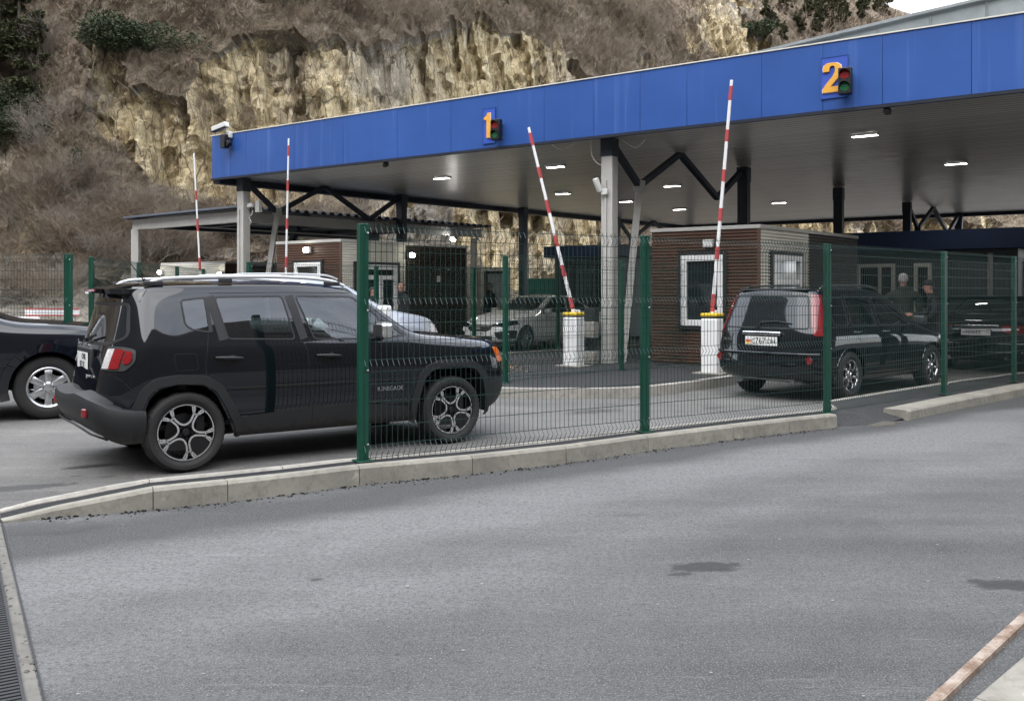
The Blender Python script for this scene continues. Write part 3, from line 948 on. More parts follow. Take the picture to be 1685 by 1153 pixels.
# ================================================================== ground
def asphalt(name, base, streak_dir=0.6, streak=.5, fine=1.0, warm=0.0, stains=(), bands=()):
    t = NT(name)
    sp1 = t.noise(115, 2, .8)
    sp2 = t.noise(36, 4, .78)
    sp3 = t.noise(12, 6, .78)
    big = t.noise(.32, 5, .6, dist=.5)
    mid = t.noise(2.0, 7, .72)
    st = t.noise(.75, 6, .62, stretch=(.14, 1.5, 1), rot=(0, 0, -streak_dir))
    st2 = t.noise(4, 6, .75, stretch=(.20, 2.0, 1), rot=(0, 0, -streak_dir))
    v = t.math('ADD', t.math('MULTIPLY', big, .38), t.math('ADD', t.math('MULTIPLY', st, .62 * streak * 2), t.math('MULTIPLY', mid, .22)))
    if bands:      # paths polished by tyres: straight strips along the road
        for (nx, ny, d0, w, amt) in bands:
            dd = t.n('ShaderNodeVectorMath', {0: t.co, 1: (nx, ny, 0)}, operation='DOT_PRODUCT').outputs['Value']
            k = t.math('ABSOLUTE', t.math('SUBTRACT', t.math('ADD', dd, t.math('MULTIPLY', t.math('SUBTRACT', big, .5), .9)), d0))
            v = t.math('ADD', v, t.math('MULTIPLY', t.ramp(t.math('MULTIPLY', k, 1 / w), [(.15, 1), (1.0, 0)]), amt))
    v = t.ramp(v, [(.44, 0.0), (.80, 1.0)])
    c = t.mix(v, [x * .50 for x in base], [x * 1.55 for x in base])
    c = t.mix(t.ramp(t.noise(1.3, 7, .75, dist=.6), [(.60, 0), (.78, .30)]), c, (.23 + warm, .225, .215))
    c = t.mix(t.ramp(t.noise(.55, 6, .7, dist=.8), [(.58, 0), (.76, .28)]), c, [x * .48 for x in base])
    c = t.mix(t.ramp(sp3, [(.30, .40 * fine), (.52, 0)]), c, [x * .42 for x in base])
    c = t.mix(t.ramp(sp2, [(.32, .75 * fine), (.54, 0)]), c, [x * .25 for x in base])
    c = t.mix(t.ramp(sp1, [(.52, 0), (.72, .60 * fine)]), c, [min(1, x * 3.2) for x in base])
    c = t.mix(t.ramp(sp2, [(.60, 0), (.76, .45 * fine)]), c, [min(1, x * 2.6) for x in base])
    c = t.mix(t.ramp(st2, [(.61, 0), (.77, .50)]), c, (.27 + warm, .265, .255))
    rough = t.ramp(t.math('ADD', t.math('MULTIPLY', v, .3), t.math('MULTIPLY', sp2, .5)), [(.1, .74), (.8, .97)])
    for (x, y, rx, ry, rot, dark) in stains:      # spilled oil and damp: marks in the surface itself
        q = t.n('ShaderNodeMapping', {'Vector': t.n('ShaderNodeVectorMath', {0: t.co, 1: (x, y, 0)}, operation='SUBTRACT').outputs[0], 'Rotation': (0, 0, -rot)}).outputs[0]
        q = t.n('ShaderNodeVectorMath', {0: q, 1: (1 / rx, 1 / ry, 0)}, operation='MULTIPLY').outputs[0]
        L = t.n('ShaderNodeVectorMath', {0: q}, operation='LENGTH').outputs['Value']
        L = t.math('ADD', L, t.math('MULTIPLY', t.math('SUBTRACT', t.noise(1.5 / ry, 7, .8), .5), 2.2))
        m = t.ramp(L, [(.70, dark), (.86, 0)])
        c = t.mix(m, c, [z * .22 for z in base])
        rough = t.mix(m, rough, (.45, .45, .45))
    t.set(Base=c, Spec=.3)
    t.set(Roughness=rough)
    h = t.math('ADD', t.math('ADD', t.math('MULTIPLY', sp1, .4), sp2), t.math('MULTIPLY', sp3, .8))
    t.set(Normal=t.bump(h, .8 * fine, .010))
    return t.m

def concrete(name, base, stain=.5):
    t = NT(name)
    a = t.noise(2.5, 6, .7); b = t.noise(14, 5, .7); c3 = t.noise(120, 2)
    c = t.mix(t.ramp(a, [(.35, 0), (.7, 1)]), [x * .70 for x in base], [x * 1.12 for x in base])
    c = t.mix(t.ramp(b, [(.50, 0), (.75, stain)]), c, (base[0] * .45, base[1] * .42, base[2] * .38))
    c = t.mix(t.ramp(t.noise(5, 4, .6), [(.66, 0), (.74, .6)]), c, [min(1, x * 1.7) for x in base])
    t.set(Base=c, Roughness=.88, Normal=t.bump(t.math('ADD', b, t.math('MULTIPLY', c3, .5)), .35, .006))
    return t.m

def _st(lst, z):
    out = []
    for (u, v, rx, ry, rot, k) in lst:
        q = G(u, v, z); out.append((q.x, q.y, rx, ry, rot, k))
    return out
_a, _b = G(420, 905), G(1600, 705)
_n = Vector((-(_b - _a).y, (_b - _a).x)).normalized()
_c, _e = G(200, 1060), G(1685, 800)
M['road'] = asphalt('road_asphalt', (.100, .100, .099), .52, .42, 1.0, 0, _st([(1160, 932, .26, .11, .15, .85), (1120, 944, .10, .035, .2, .8), (1195, 938, .08, .03, .1, .7), (1660, 962, .26, .11, -.1, .85), (520, 953, .045, .03, 0, .8), (1040, 847, .16, .05, .1, .35), (1555, 904, .07, .014, .1, .8), (70, 870, .5, .25, .2, .4)], 0),
    [(_n.x, _n.y, _n.dot(_a.xy), .9, .26), (_n.x, _n.y, _n.dot(_c.xy), .5, .14), (_n.x, _n.y, _n.dot(G(600, 822).xy), .42, -.24)])
M['lane'] = asphalt('lane_asphalt', (.125, .121, .114), .62, .5, .55, .02, _st([(150, 767, .30, .10, .5, .8), (25, 803, .5, .14, .45, .75), (175, 784, .09, .03, .4, .7), (125, 783, .07, .025, .4, .7), (975, 677, .55, .2, .5, .6), (1175, 671, .25, .08, .5, .7), (1250, 669, .14, .05, .5, .7), (330, 740, 1.0, .5, .6, .25)], .006))
M['island'] = asphalt('island_asphalt', (.050, .051, .053), .8, .2, .6)
M['fresh'] = asphalt('fresh_asphalt', (.022, .023, .025), .6, .1, .5)
M['verge'] = asphalt('verge_asphalt', (.046, .046, .046), .6, .3, .7)
M['dirt'] = concrete('drain_dirt', (.15, .142, .125), .8)
M['earth'] = asphalt('earth', (.10, .09, .075), .2, .3, .8)
M['kerb'] = concrete('kerb_concrete', (.265, .25, .21), .7)
M['kerb_white'] = concrete('kerb_pale_concrete', (.33, .31, .275), .75)
M['concrete'] = concrete('concrete', (.30, .295, .275), .5)
M['galv'] = pm('galvanised_steel', (.34, .36, .36), .45, .55, var=.2, vs=2.5)
M['grate'] = pm('cast_iron_grate', (.035, .036, .038), .6, .3, var=.3, vs=9, bump=.2)
t = NT('rusty_steel')
rn = t.noise(9, 6, .75)
t.set(Base=t.ramp(rn, [(.3, (.075, .042, .026)), (.46, (.19, .13, .092)), (.62, (.32, .27, .225))]), Roughness=.85, Normal=t.bump(rn, .4, .004))
M['rust'] = t.m
M['wet'] = pm('damp_asphalt', (.022, .023, .026), .42, var=.35, vs=6, bump=.3, bs=90)
M['tar'] = pm('old_stain', (.035, .034, .033), .8, var=.4, vs=6)

def smooth2(pts, n=5): return [(p.x, p.y) for p in catmull([(p[0], p[1], 0) for p in pts], n)]

def offset(poly, d):
    out = []
    for i, p in enumerate(poly):
        a = Vector(poly[max(i - 1, 0)]); b = Vector(poly[min(i + 1, len(poly) - 1)])
        t_ = (b - a).normalized()
        out.append((p[0] - t_.y * d, p[1] + t_.x * d))
    return out

def kerb_run(name, line, zt, width, mat, joints=1.0, z0=-.06, jitter=.004, ramp=None):
    """row of kerb stones with open joints along a polyline (front bottom edge); one setting object"""
    mb = MB()
    P = [Vector(p) for p in line]
    dist = [0]
    for i in range(1, len(P)): dist.append(dist[-1] + (P[i] - P[i - 1]).length)
    def at(s):
        s = max(0, min(dist[-1] - 1e-6, s))
        for i in range(1, len(P)):
            if s <= dist[i]: return P[i - 1].lerp(P[i], (s - dist[i - 1]) / (dist[i] - dist[i - 1]))
        return P[-1]
    cuts = joints if isinstance(joints, list) else [i * joints for i in range(int(dist[-1] / joints) + 1)] + [dist[-1]]
    rnd = random.Random(3)
    for a, b in zip(cuts[:-1], cuts[1:]):
        if b - a < .03: continue
        n = max(1, int((b - a) / .25))
        j = rnd.uniform(-jitter, jitter)
        secs = []
        for i in range(n + 1):
            s = a + .003 + (b - a - .006) * i / n
            p = at(s); t_ = (at(s + .05) - at(s - .05)).normalized(); nn = Vector((-t_.y, t_.x))
            h = zt + j
            if ramp: h = ramp(s) + j * .3
            c = min(.022, h * .3)
            secs.append([(p + nn * 0, z0), (p + nn * 0.006, h - c), (p + nn * (c + .004), h), (p + nn * (width - .01), h), (p + nn * width, h - .01), (p + nn * width, z0)])
        vs = [(q.x, q.y, z) for sec in secs for q, z in sec]
        K = 6
        fs = [(i * K + k, (i + 1) * K + k, (i + 1) * K + k + 1, i * K + k + 1) for i in range(n) for k in range(K - 1)]
        fs += [tuple(range(K)), tuple(n * K + k for k in range(K - 1, -1, -1))]
        mb.add(vs, fs)
    o = mb.build(name, mat, None, smooth=False)
    tag(o, kind='structure')
    return o, dist[-1]

def blob(cx, cy, r, sx=1, rot=0, seed=0, n=36, rough=.45):
    out = []
    for i in range(n):
        a = 2 * PI * i / n
        k = 1 + rough * noise.noise(Vector((math.cos(a) * 1.3 + seed * 7.1, math.sin(a) * 1.3, seed))) * 1.6 + rough * .5 * noise.noise(Vector((math.cos(a) * 4 + seed, math.sin(a) * 4, 3)))
        x, y = r * k * sx * math.cos(a), r * k * math.sin(a)
        out.append((cx + x * math.cos(rot) - y * math.sin(rot), cy + x * math.sin(rot) + y * math.cos(rot)))
    return out

def struct(mb, name, mat, **kw):
    return tag(mb.build(name, mat, None, **kw), kind='structure')

KPX = [(5, 861), (60, 853.5), (136, 848), (252, 839), (375, 825.5), (480, 813), (592, 798), (690, 788.5), (778, 780), (860, 770.5), (932, 762), (1067, 742), (1208, 723.5), (1300, 712), (1378, 703)]
KL = [tuple(G(u, v).xy) for u, v in KPX]
KJ = [252, 375, 592, 778, 932, 1067, 1208, 1300]

def build_ground():
    g = MB().sheet([(-900, -900), (900, -900), (900, 900), (-900, 900)], -.012)
    struct(g, 'ground', M['earth'])
    # road in front of the kerb: one sheet with fine near part
    front = offset(KL, .02)
    e2 = [G(1500, 690), G(1685, 651.5), G(1900, 622)]
    road = [(-45, -30), (60, -30), (60, 60)] + [(40.0, 42.0), (e2[2].x + .05, e2[2].y + .1), (e2[1].x, e2[1].y + .05), (e2[0].x, e2[0].y + .06)] + [(p[0], p[1]) for p in reversed(front)] + [(-3.9, 6.5), (-45, 9.5)]
    struct(MB().sheet(road, 0.0), 'road', M['road'])
    # lanes behind the fence
    back = offset(KL, .30)
    lane = [(-45, 9.6), (-4.2, 6.75)] + back + [(p.x - .1, p.y + .35) for p in e2] + [(40, 44), (60, 62), (60, 90), (-40, 90), (-45, 60)]
    struct(MB().sheet(lane, .006), 'lane', M['lane'])
    # kerb with fresh asphalt strip and a thin inner kerb
    d = [0]
    for i in range(1, len(KL)): d.append(d[-1] + (Vector(KL[i]) - Vector(KL[i - 1])).length)
    js = [0] + [d[[p[0] for p in KPX].index(u)] for u in (252, 375, 592, 778, 932, 1067, 1208, 1300)] + [d[-1]]
    d252 = js[1]
    rmp = lambda s: .012 + (.138) * min(1, max(0, s / d252)) ** .9 if s < d252 else .15
    kerb_run('kerb', KL, .15, .12, M['kerb'], js, ramp=rmp)
    inner = offset(KL, .30)
    kerb_run('inner_kerb', inner, .152, .085, M['kerb_white'], 1.0, ramp=lambda s: rmp(s) + .004)
    a, b = offset(KL, .11), offset(KL, .305)
    mb = MB()
    vs = []
    for i in range(len(a)):
        z = rmp(d[i]) - .012
        vs += [(a[i][0], a[i][1], z), (b[i][0], b[i][1], z)]
    mb.add(vs, [(2 * i, 2 * i + 2, 2 * i + 3, 2 * i + 1) for i in range(len(a) - 1)])
    struct(mb, 'asphalt_strip', M['fresh'])
    # loose grit along the foot of the kerb
    gr = MB()
    rnd = random.Random(5)
    for i in range(420):
        k = rnd.randrange(1, len(KL) - 1); t_ = rnd.random()
        p = Vector(KL[k]).lerp(Vector(KL[k + 1]), t_); tt = (Vector(KL[k + 1]) - Vector(KL[k])).normalized()
        o = abs(rnd.gauss(0, .06)) + .005
        q = p + Vector((tt.y, -tt.x)) * o
        r = rnd.uniform(.003, .009) * (1.4 if o < .03 else 1)
        gr.ball((q.x, q.y, r * .4), r, 5, 3, (rnd.uniform(.8, 1.6), 1, .7))
    tag(gr.build('grit', M['fresh']), 'dark crumbs of asphalt and grit along the foot of the kerb', 'grit', kind='stuff')
    # second kerb beyond the gap
    k2 = [tuple(p.xy) for p in (G(1494, 692), G(1560, 677), G(1640, 660.5), G(1700, 648), G(1790, 634), G(1930, 617), G(2100, 602))]
    kerb_run('kerb', k2, .125, .30, M['kerb'], [0, 1.15, 2.35, 3.5, 4.7, 5.9, 7.1, 8.3, 9.5])
    fp = [G(1361, 679, .15), G(1554, 648, .15), G(1669, 628, .15), G(1800, 612, .15), G(2050, 592, .15)]
    vg = MB()
    # verge: asphalt falling from the fence foot to the road in the gap, level behind the second kerb
    A = [(KL[-1][0], KL[-1][1]), (G(1440, 700).x, G(1440, 700).y), k2[0], k2[1], k2[2], k2[3], k2[4], k2[5], k2[6]]
    off = offset(k2, .05)
    low = [(KL[-1][0] - .02, KL[-1][1] + .02, .0), (G(1440, 699).x, G(1440, 699).y, -.004)] + [(off[i][0], off[i][1], .02 if i == 0 else .10) for i in range(7)]
    mid_ = [(fp[0].x - .05, fp[0].y - .06, .135), (fp[0].x + .5, fp[0].y + .3, .11)] + [(x, y, .13) for x, y in offset(k2, .55)]
    hi = [(fp[0].x - .15, fp[0].y + .12, .135), (fp[0].x + .35, fp[0].y + .6, .11)] + [(x, y, .13) for x, y in offset(k2, 1.0)]
    n = len(low)
    vg.add(low + mid_ + hi, [(i, i + 1, n + i + 1, n + i) for i in range(n - 1)] + [(n + i, n + i + 1, 2 * n + i + 1, 2 * n + i) for i in range(n - 1)])
    struct(vg, 'verge', M['verge'], smooth=True)
    kerb_run('inner_kerb', [(x, y) for x, y in [(hi[0][0], hi[0][1])] + [(p[0], p[1]) for p in hi[1:]]], .14, .09, M['kerb_white'], 1.0)
    # sandy spill in the gap
    for (u, v, r, s, sd) in ((1412, 691, .16, 2.6, 1), (1395, 697, .10, 1.8, 2), (1455, 697, .12, 2.2, 9)):
        p = G(u, v)
        m = MB(); pl = blob(p.x, p.y, r, s, .7, sd)
        m.add([(p.x, p.y, .03)] + [(q[0], q[1], .003) for q in pl], [(0, i + 1, (i + 1) % len(pl) + 1) for i in range(len(pl))])
        struct(m, 'sand', M['earth'], smooth=True)
    rnd = random.Random(11)
    chips = MB()
    for i in range(70):
        u, v = rnd.uniform(60, 1680), rnd.uniform(720, 1150)
        p = G(u, v)
        if v < 860: continue
        r = rnd.uniform(.002, .006)
        chips.add([(p.x + r * math.cos(a) * rnd.uniform(.6, 2.4), p.y + r * math.sin(a) * rnd.uniform(.6, 1.4), .004 + r * .3 * (j % 2)) for j, a in enumerate([k * PI / 3 for k in range(6)])], [(0, 1, 2, 3, 4, 5)])
    tag(chips.build('grit', M['kerb_white']), 'pale specks and chips scattered over the foreground road', 'grit', kind='stuff')
    # drain channel at the left
    a, b = G(5, 861), G(76, 1153)
    dr = (b - a).normalized(); nn = Vector((dr.y, -dr.x, 0))
    if nn.x > 0: nn = -nn
    A = a - dr * 1.6; B = b + dr * 2.2
    L = (B - A).length
    ch = empty('drain_channel', A, math.atan2(dr.y, dr.x), 'black slotted drain grating in a concrete channel at the road edge', 'drain')
    sx = 1 if Vector((-dr.y, dr.x, 0)).dot(nn) > 0 else -1
    m = MB().box((L / 2, sx * .005, -.022), (L, .006, .06)); m.build('steel_edge', M['grate'], ch)
    m = MB().box((L / 2, sx * .040, -.024), (L, .05, .058)).box((L / 2, sx * .47, -.024), (L, .10, .06)).box((L / 2, sx * .25, -.20), (L, .38, .05)); m.build('channel_wall', M['dirt'], ch)
    gt = MB()
    k = 0; x = .02
    while x < L:
        gt.box((x, sx * .24, .000), (.018, .32, .03)); x += .034; k += 1
    gt.box((L / 2, sx * .073, -.004), (L, .012, .04)).box((L / 2, sx * .405, -.004), (L, .014, .04)).box((L / 2, sx * .24, -.012), (L, .02, .03))
    gt.build('grating', M['grate'], ch)
    st = MB(); rnd = random.Random(2)
    for i in range(90):
        x = rnd.uniform(0, L); y = sx * rnd.uniform(.015, .07); r = rnd.uniform(.004, .014)
        st.ball((x, y, .004), r, 5, 3, (rnd.uniform(.7, 1.6), rnd.uniform(.6, 1), .4))
    g2 = st.build('rubble', M['earth'], ch); g2['kind'] = 'stuff'
    # rusty flat bar and kerb at the right corner
    a, b = G(1535, 1153, .02), G(1690, 1009, .02)
    d_ = (b - a).normalized()
    rb = MB().bar(a - d_ * .5, b + d_ * 1.8, .040, .010).bar(a - d_ * .5 + Vector((.016, -.013, -.012)), b + d_ * 1.8 + Vector((.016, -.013, -.012)), .010, .03)
    tag(rb.build('steel_bar', M['rust'], bevel=.002), 'rusty steel angle bar lying on the road at the lower right', 'steel bar')
    a, b = G(1586, 1153, .09), G(1690, 1066, .09)
    d_ = (b - a).normalized()
    kk = [tuple((b + d_ * 5.2).xy), tuple(b.xy), tuple(a.xy), tuple((a - d_ * 2.6).xy)]
    kerb_run('kerb', [kk[0], kk[3]], .10, .22, M['kerb'], [0, .85, 1.85, 2.85, 3.85, 4.85, 5.85, 6.85, 7.85, 8.4])

# ================================================================== hillside
BASE = [(-190, -10), (-120, 14), (-70, 25), (-38, 25), (-20, 27.5), (-9, 31), (2, 42), (14, 54), (30, 62), (60, 70), (110, 74), (200, 90)]
def base_y(x):
    for (x0, y0), (x1, y1) in zip(BASE[:-1], BASE[1:]):
        if x0 <= x <= x1:
            t = (x - x0) / (x1 - x0); t = t * t * (3 - 2 * t) * .5 + t * .5
            return y0 + (y1 - y0) * t
    return BASE[0][1] if x < 0 else BASE[-1][1]

def lerp_tab(tab, s):
    for (a, v), (b, w) in zip(tab[:-1], tab[1:]):
        if s <= b: return tuple(p + (q - p) * (s - a) / (b - a) for p, q in zip(v, w))
    return tab[-1][1]
PROF = [(0, (0, -.3)), (.10, (4.5, 1.9)), (.18, (8.0, 4.4)), (.24, (9.2, 7.2)), (.36, (11.0, 13.8)), (.47, (13.4, 20.4)), (.53, (18, 24.2)), (.66, (36, 35)), (.8, (64, 52)), (1.0, (130, 96))]

def hill_point(x, s):
    dy, z = lerp_tab(PROF, s)
    k = .80 if x < -14 else (.80 + .20 * min(1, (x + 14) / 16) if x < 2 else 1.0 + .25 * min(1, (x - 2) / 40))
    gully = math.exp(-((x + 20.5) / 2.8) ** 2) * 3.5 * min(1, s * 3)
    far = max(0, (x - 24)) * .55 * min(1, max(0, s - .2) * 1.4)
    zk = k
    if x > 30: zk *= 1 - .25 * min(1, (x - 30) / 30)
    return Vector((x, base_y(x) + dy * k + gully + far, z * zk))

ROCK = [[(125, 70), (160, 40), (185, 85), (215, 120), (310, 120), (345, 80), (400, 50), (470, 40), (560, 85), (640, 90), (720, 45), (800, 32), (880, 45), (925, 110), (960, 150), (960, 260), (700, 330), (430, 350), (300, 335), (250, 275), (215, 240), (180, 205), (140, 155)],
        [(0, 210), (40, 205), (58, 290), (20, 300), (0, 300)], [(1110, 50), (1150, -10), (1225, -30), (1275, 70), (1240, 100), (1150, 110)], [(735, 330), (1000, 330), (1000, 470), (800, 460), (745, 400)], [(1180, 340), (1470, 340), (1470, 430), (1180, 400)], [(1500, 360), (1640, 350), (1640, 400), (1500, 400)],
        [(0, 330), (60, 300), (75, 420), (0, 440)], [(870, 60), (930, 90), (1000, 130), (1000, 170), (900, 170)]]
SCREE = [[(0, 400), (60, 380), (150, 440), (600, 420), (600, 560), (-60, 560)], [(430, 300), (760, 300), (800, 430), (430, 430)], [(290, 235), (420, 230), (420, 350), (330, 350)]]
def uv_of(p): return CX + FPX * p.x / p.y, HOR - FPX * (p.z - HC) / p.y
def rock_uv(u, v, p):
    du = 26 * noise.fractal(Vector((p.x * .22, p.z * .25, 3.1)), .7, 2.1, 5) + 10 * noise.noise(Vector((p.x * 1.1, p.z * .4, 7.7)))
    dv = 34 * noise.fractal(Vector((p.x * .25, p.z * .22, 9.4)), .7, 2.1, 5) + 24 * noise.noise(Vector((p.x * .9, p.z * .12, 2.2)))
    a = (u + du, v + dv)
    r = 0.0
    for pl in ROCK:
        if inside(a, pl): r = 1.0; break
    if r and noise.fractal(Vector((p.x * .16, p.z * .20, 5.5)), .8, 2.2, 5) > .8: r = .25
    if not r:
        for pl in SCREE:
            if inside(a, pl): r = .42; break
        if not r and noise.fractal(Vector((p.x * .2, p.z * .22, 1.5)), .8, 2.2, 5) > .75: r = .55
    return r
def rockness(x, s):
    p = hill_point(x, s)
    if p.y < 12: return 0
    u, v = uv_of(p)
    return rock_uv(u, v, p)

def build_hill():
    NX, NS = 900, 310
    xs = []
    for i in range(NX + 1):
        t = i / NX
        xs.append(-48 + 138 * t)
    xs = [-190 + 2.4 * k for k in range(60)] + xs + [90 + 2.5 * k for k in range(1, 45)]
    NX = len(xs) - 1
    ss = [(j / NS) ** 1.25 for j in range(NS + 1)]
    vs, cols = [], []
    for x in xs:
        ph = hill_point(x, .3)
        for s in ss:
            p = hill_point(x, s)
            r = rockness(x, s)
            # columnar jointing on bare rock, lumps elsewhere
            q = Vector((x * 1.5 + .25 * p.z, p.z * .16, 2.0))
            tx, tz = x + .12 * p.z + .5 * noise.noise(Vector((x * .15, p.z * .15, 1))), p.z + .25 * noise.noise(Vector((x * .4, p.z * .2, 3)))
            cl = noise.fractal(q, .75, 2.1, 4)
            st = noise.cell(Vector((tx * .75, tz * .16, .5))) * .9 + noise.cell(Vector((tx * 1.7, tz * .38, 3.5))) * .6 + noise.cell(Vector((tx * 3.4, tz * .8, 7.5))) * .32
            lump = noise.fractal(Vector((x * .28, p.y * .28, p.z * .28)), .8, 2.1, 5)
            fine = noise.fractal(Vector((x * 2.2, p.y * 2.2, p.z * 1.6)), .8, 2.1, 4)
            d = r * (cl * .55 + (st - .9) * .85 + fine * .22) + (1 - r) * (lump * .75 + fine * .28)
            d *= min(1, .15 + s * 9)
            ex = r * .25 * noise.noise(Vector((x * .9, p.z * .3, 9)))
            vs.append((p.x + ex, p.y - d * .85, p.z + d * .35))
            cols.append(r)
    n1 = NS + 1
    fs = [(i * n1 + j, (i + 1) * n1 + j, (i + 1) * n1 + j + 1, i * n1 + j + 1) for i in range(NX) for j in range(NS)]
    me = D.meshes.new('hillside'); me.from_pydata(vs, [], fs)
    at = me.attributes.new('rock', 'FLOAT', 'POINT'); at.data.foreach_set('value', cols)
    me.polygons.foreach_set('use_smooth', [False] * len(fs))
    t = NT('hillside')
    rk = t.n('ShaderNodeAttribute', attribute_name='rock').outputs['Fac']
    brk = t.noise(1.2, 6, .7)
    rk2 = t.ramp(t.math('ADD', rk, t.math('MULTIPLY', t.math('SUBTRACT', brk, .5), .9)), [(.45, 0), (.66, 1)])
    tl = t.n('ShaderNodeMapping', {'Vector': t.co, 'Rotation': (.10, .16, 0)}).outputs[0]
    v1 = t.noise(1.0, 9, .72, vec=tl, stretch=(2.1, 2.1, .50))
    v2 = t.noise(4.5, 8, .8, vec=tl, stretch=(2.2, 2.2, .8))
    v3 = t.noise(15, 6, .82)
    big = t.noise(.14, 5, .65)
    def vor(scale, sx_, sz_, feat):
        m_ = t.n('ShaderNodeMapping', {'Vector': tl, 'Scale': (sx_, sx_, sz_)}).outputs[0]
        return t.n('ShaderNodeTexVoronoi', {'Vector': m_, 'Scale': scale, 'Randomness': 1.0}, feature=feat, distance='EUCLIDEAN' if feat != 'F1' else 'CHEBYCHEV')
    crack = vor(.9, 1.7, .36, 'DISTANCE_TO_EDGE').outputs['Distance']
    crack2 = vor(2.6, 1.6, .6, 'DISTANCE_TO_EDGE').outputs['Distance']
    cellA = t.sep(vor(1.1, 1.7, .30, 'F1').outputs['Color'])[0]
    cellB = t.sep(vor(3.1, 1.5, .55, 'F1').outputs['Color'])[1]
    vv = t.math('ADD', t.math('MULTIPLY', v1, .42), t.math('ADD', t.math('MULTIPLY', v2, .30), t.math('ADD', t.math('MULTIPLY', cellA, .15), t.math('MULTIPLY', cellB, .14))))
    rock = t.ramp(vv, [(.30, (.14, .108, .068)), (.41, (.40, .32, .19)), (.52, (.61, .50, .30)), (.62, (.74, .63, .42)), (.76, (.74, .68, .55))])
    rock2 = t.ramp(vv, [(.30, (.13, .112, .09)), (.44, (.34, .295, .225)), (.58, (.54, .475, .37)), (.74, (.66, .60, .51))])
    rock = t.mix(t.ramp(big, [(.38, 0), (.52, 1)]), rock2, rock)
    rock = t.mix(t.ramp(crack, [(.0, .8), (.035, 0)]), rock, (.05, .04, .03))
    rock = t.mix(t.ramp(crack2, [(.0, .6), (.05, 0)]), rock, (.08, .065, .047))
    rock = t.mix(t.ramp(v3, [(.34, .75), (.47, 0)]), rock, (.10, .082, .06))
    s1 = t.noise(2.6, 8, .78)
    s2 = t.noise(13, 6, .8)
    sv = t.math('ADD', t.math('MULTIPLY', s1, .5), t.math('MULTIPLY', s2, .5))
    soil = t.ramp(sv, [(.34, (.065, .052, .040)), (.48, (.185, .148, .11)), (.58, (.30, .25, .19)), (.72, (.48, .42, .34))])
    soil2 = t.ramp(sv, [(.34, (.09, .083, .073)), (.48, (.24, .22, .19)), (.60, (.39, .36, .315)), (.74, (.60, .56, .51))])
    scree = t.ramp(rk, [(.15, 0), (.38, 1)])
    soil = t.mix(scree, soil, soil2)
    moss = t.mix(t.ramp(big, [(.45, 0), (.62, .35)]), soil, (.085, .075, .038))
    t.set(Base=t.mix(rk2, moss, rock), Roughness=.95, Spec=.12)
    hh = t.math('ADD', t.math('ADD', t.math('MULTIPLY', v1, .5), t.math('MULTIPLY', v2, .6)), t.math('ADD', t.math('MULTIPLY', v3, .3), t.math('MULTIPLY', t.math('ADD', cellA, t.math('MULTIPLY', cellB, .6)), t.math('MULTIPLY', rk2, .45))))
    t.set(Normal=t.bump(hh, .85, .24))
    me.materials.append(t.m)
    o = link('hillside', me); tag(o, kind='structure')
    # unseen valley side behind the viewer, raised for dark reflections in the cars
    mb = MB(); vs = []; fs = []
    NA = 80
    for i in range(NA + 1):
        a = PI * .93 + (PI * 1.15) * i / NA
        for j, (r, z) in enumerate(((48, -.5), (60, 9), (80, 30), (120, 68), (200, 135))):
            k = 1 + .10 * noise.noise(Vector((i * .07, j * .6, 8)))
            vs.append((r * k * math.cos(a), r * k * math.sin(a) + 5, z * (1 + .25 * noise.noise(Vector((i * .05, j * .3, 2))))))
    for i in range(NA):
        for j in range(4): fs.append((i * 5 + j, (i + 1) * 5 + j, (i + 1) * 5 + j + 1, i * 5 + j + 1))
    mb.add(vs, fs)
    struct(mb, 'hillside', pm('far_slope', (.045, .040, .034), .95, var=.4, vs=.12), smooth=True)

HB = None
def hill_bvh():
    global HB
    if HB is None:
        me = D.objects['hillside'].data
        HB = BVHTree.FromPolygons([v.co for v in me.vertices], [p.vertices for p in me.polygons])
    return HB
def on_hill(u, v):
    d = Vector(((u - CX) / FPX, 1, (HOR - v) / FPX)).normalized()
    p, n, i, t = hill_bvh().ray_cast(Vector((0, 0, HC)), d)
    return (p, n) if p is not None else (None, None)

# ------------------------------------------------------------------ plants
M['twig'] = pm('bare_twigs', (.20, .16, .118), .9, var=.35, vs=1.2)
M['twig_red'] = pm('reddish_twigs', (.185, .14, .098), .9, var=.35, vs=1.2)
M['twig_grey'] = pm('grey_twigs', (.23, .205, .17), .9, var=.3, vs=1.2)
M['bark'] = pm('bark', (.06, .048, .038), .95, var=.3, vs=5, bump=.5, bs=30)
t = NT('evergreen_leaves')
lv = t.noise(1.6, 5, .7)
t.set(Base=t.ramp(lv, [(.3, (.014, .022, .010)), (.5, (.035, .050, .022)), (.72, (.082, .090, .042))]), Roughness=.7, Spec=.3)
M['ever'] = t.m
t = NT('conifer_needles')
lv = t.noise(2.2, 5, .7)
t.set(Base=t.ramp(lv, [(.3, (.016, .022, .010)), (.5, (.045, .050, .022)), (.72, (.10, .092, .045))]), Roughness=.8, Spec=.2)
M['needle'] = t.m

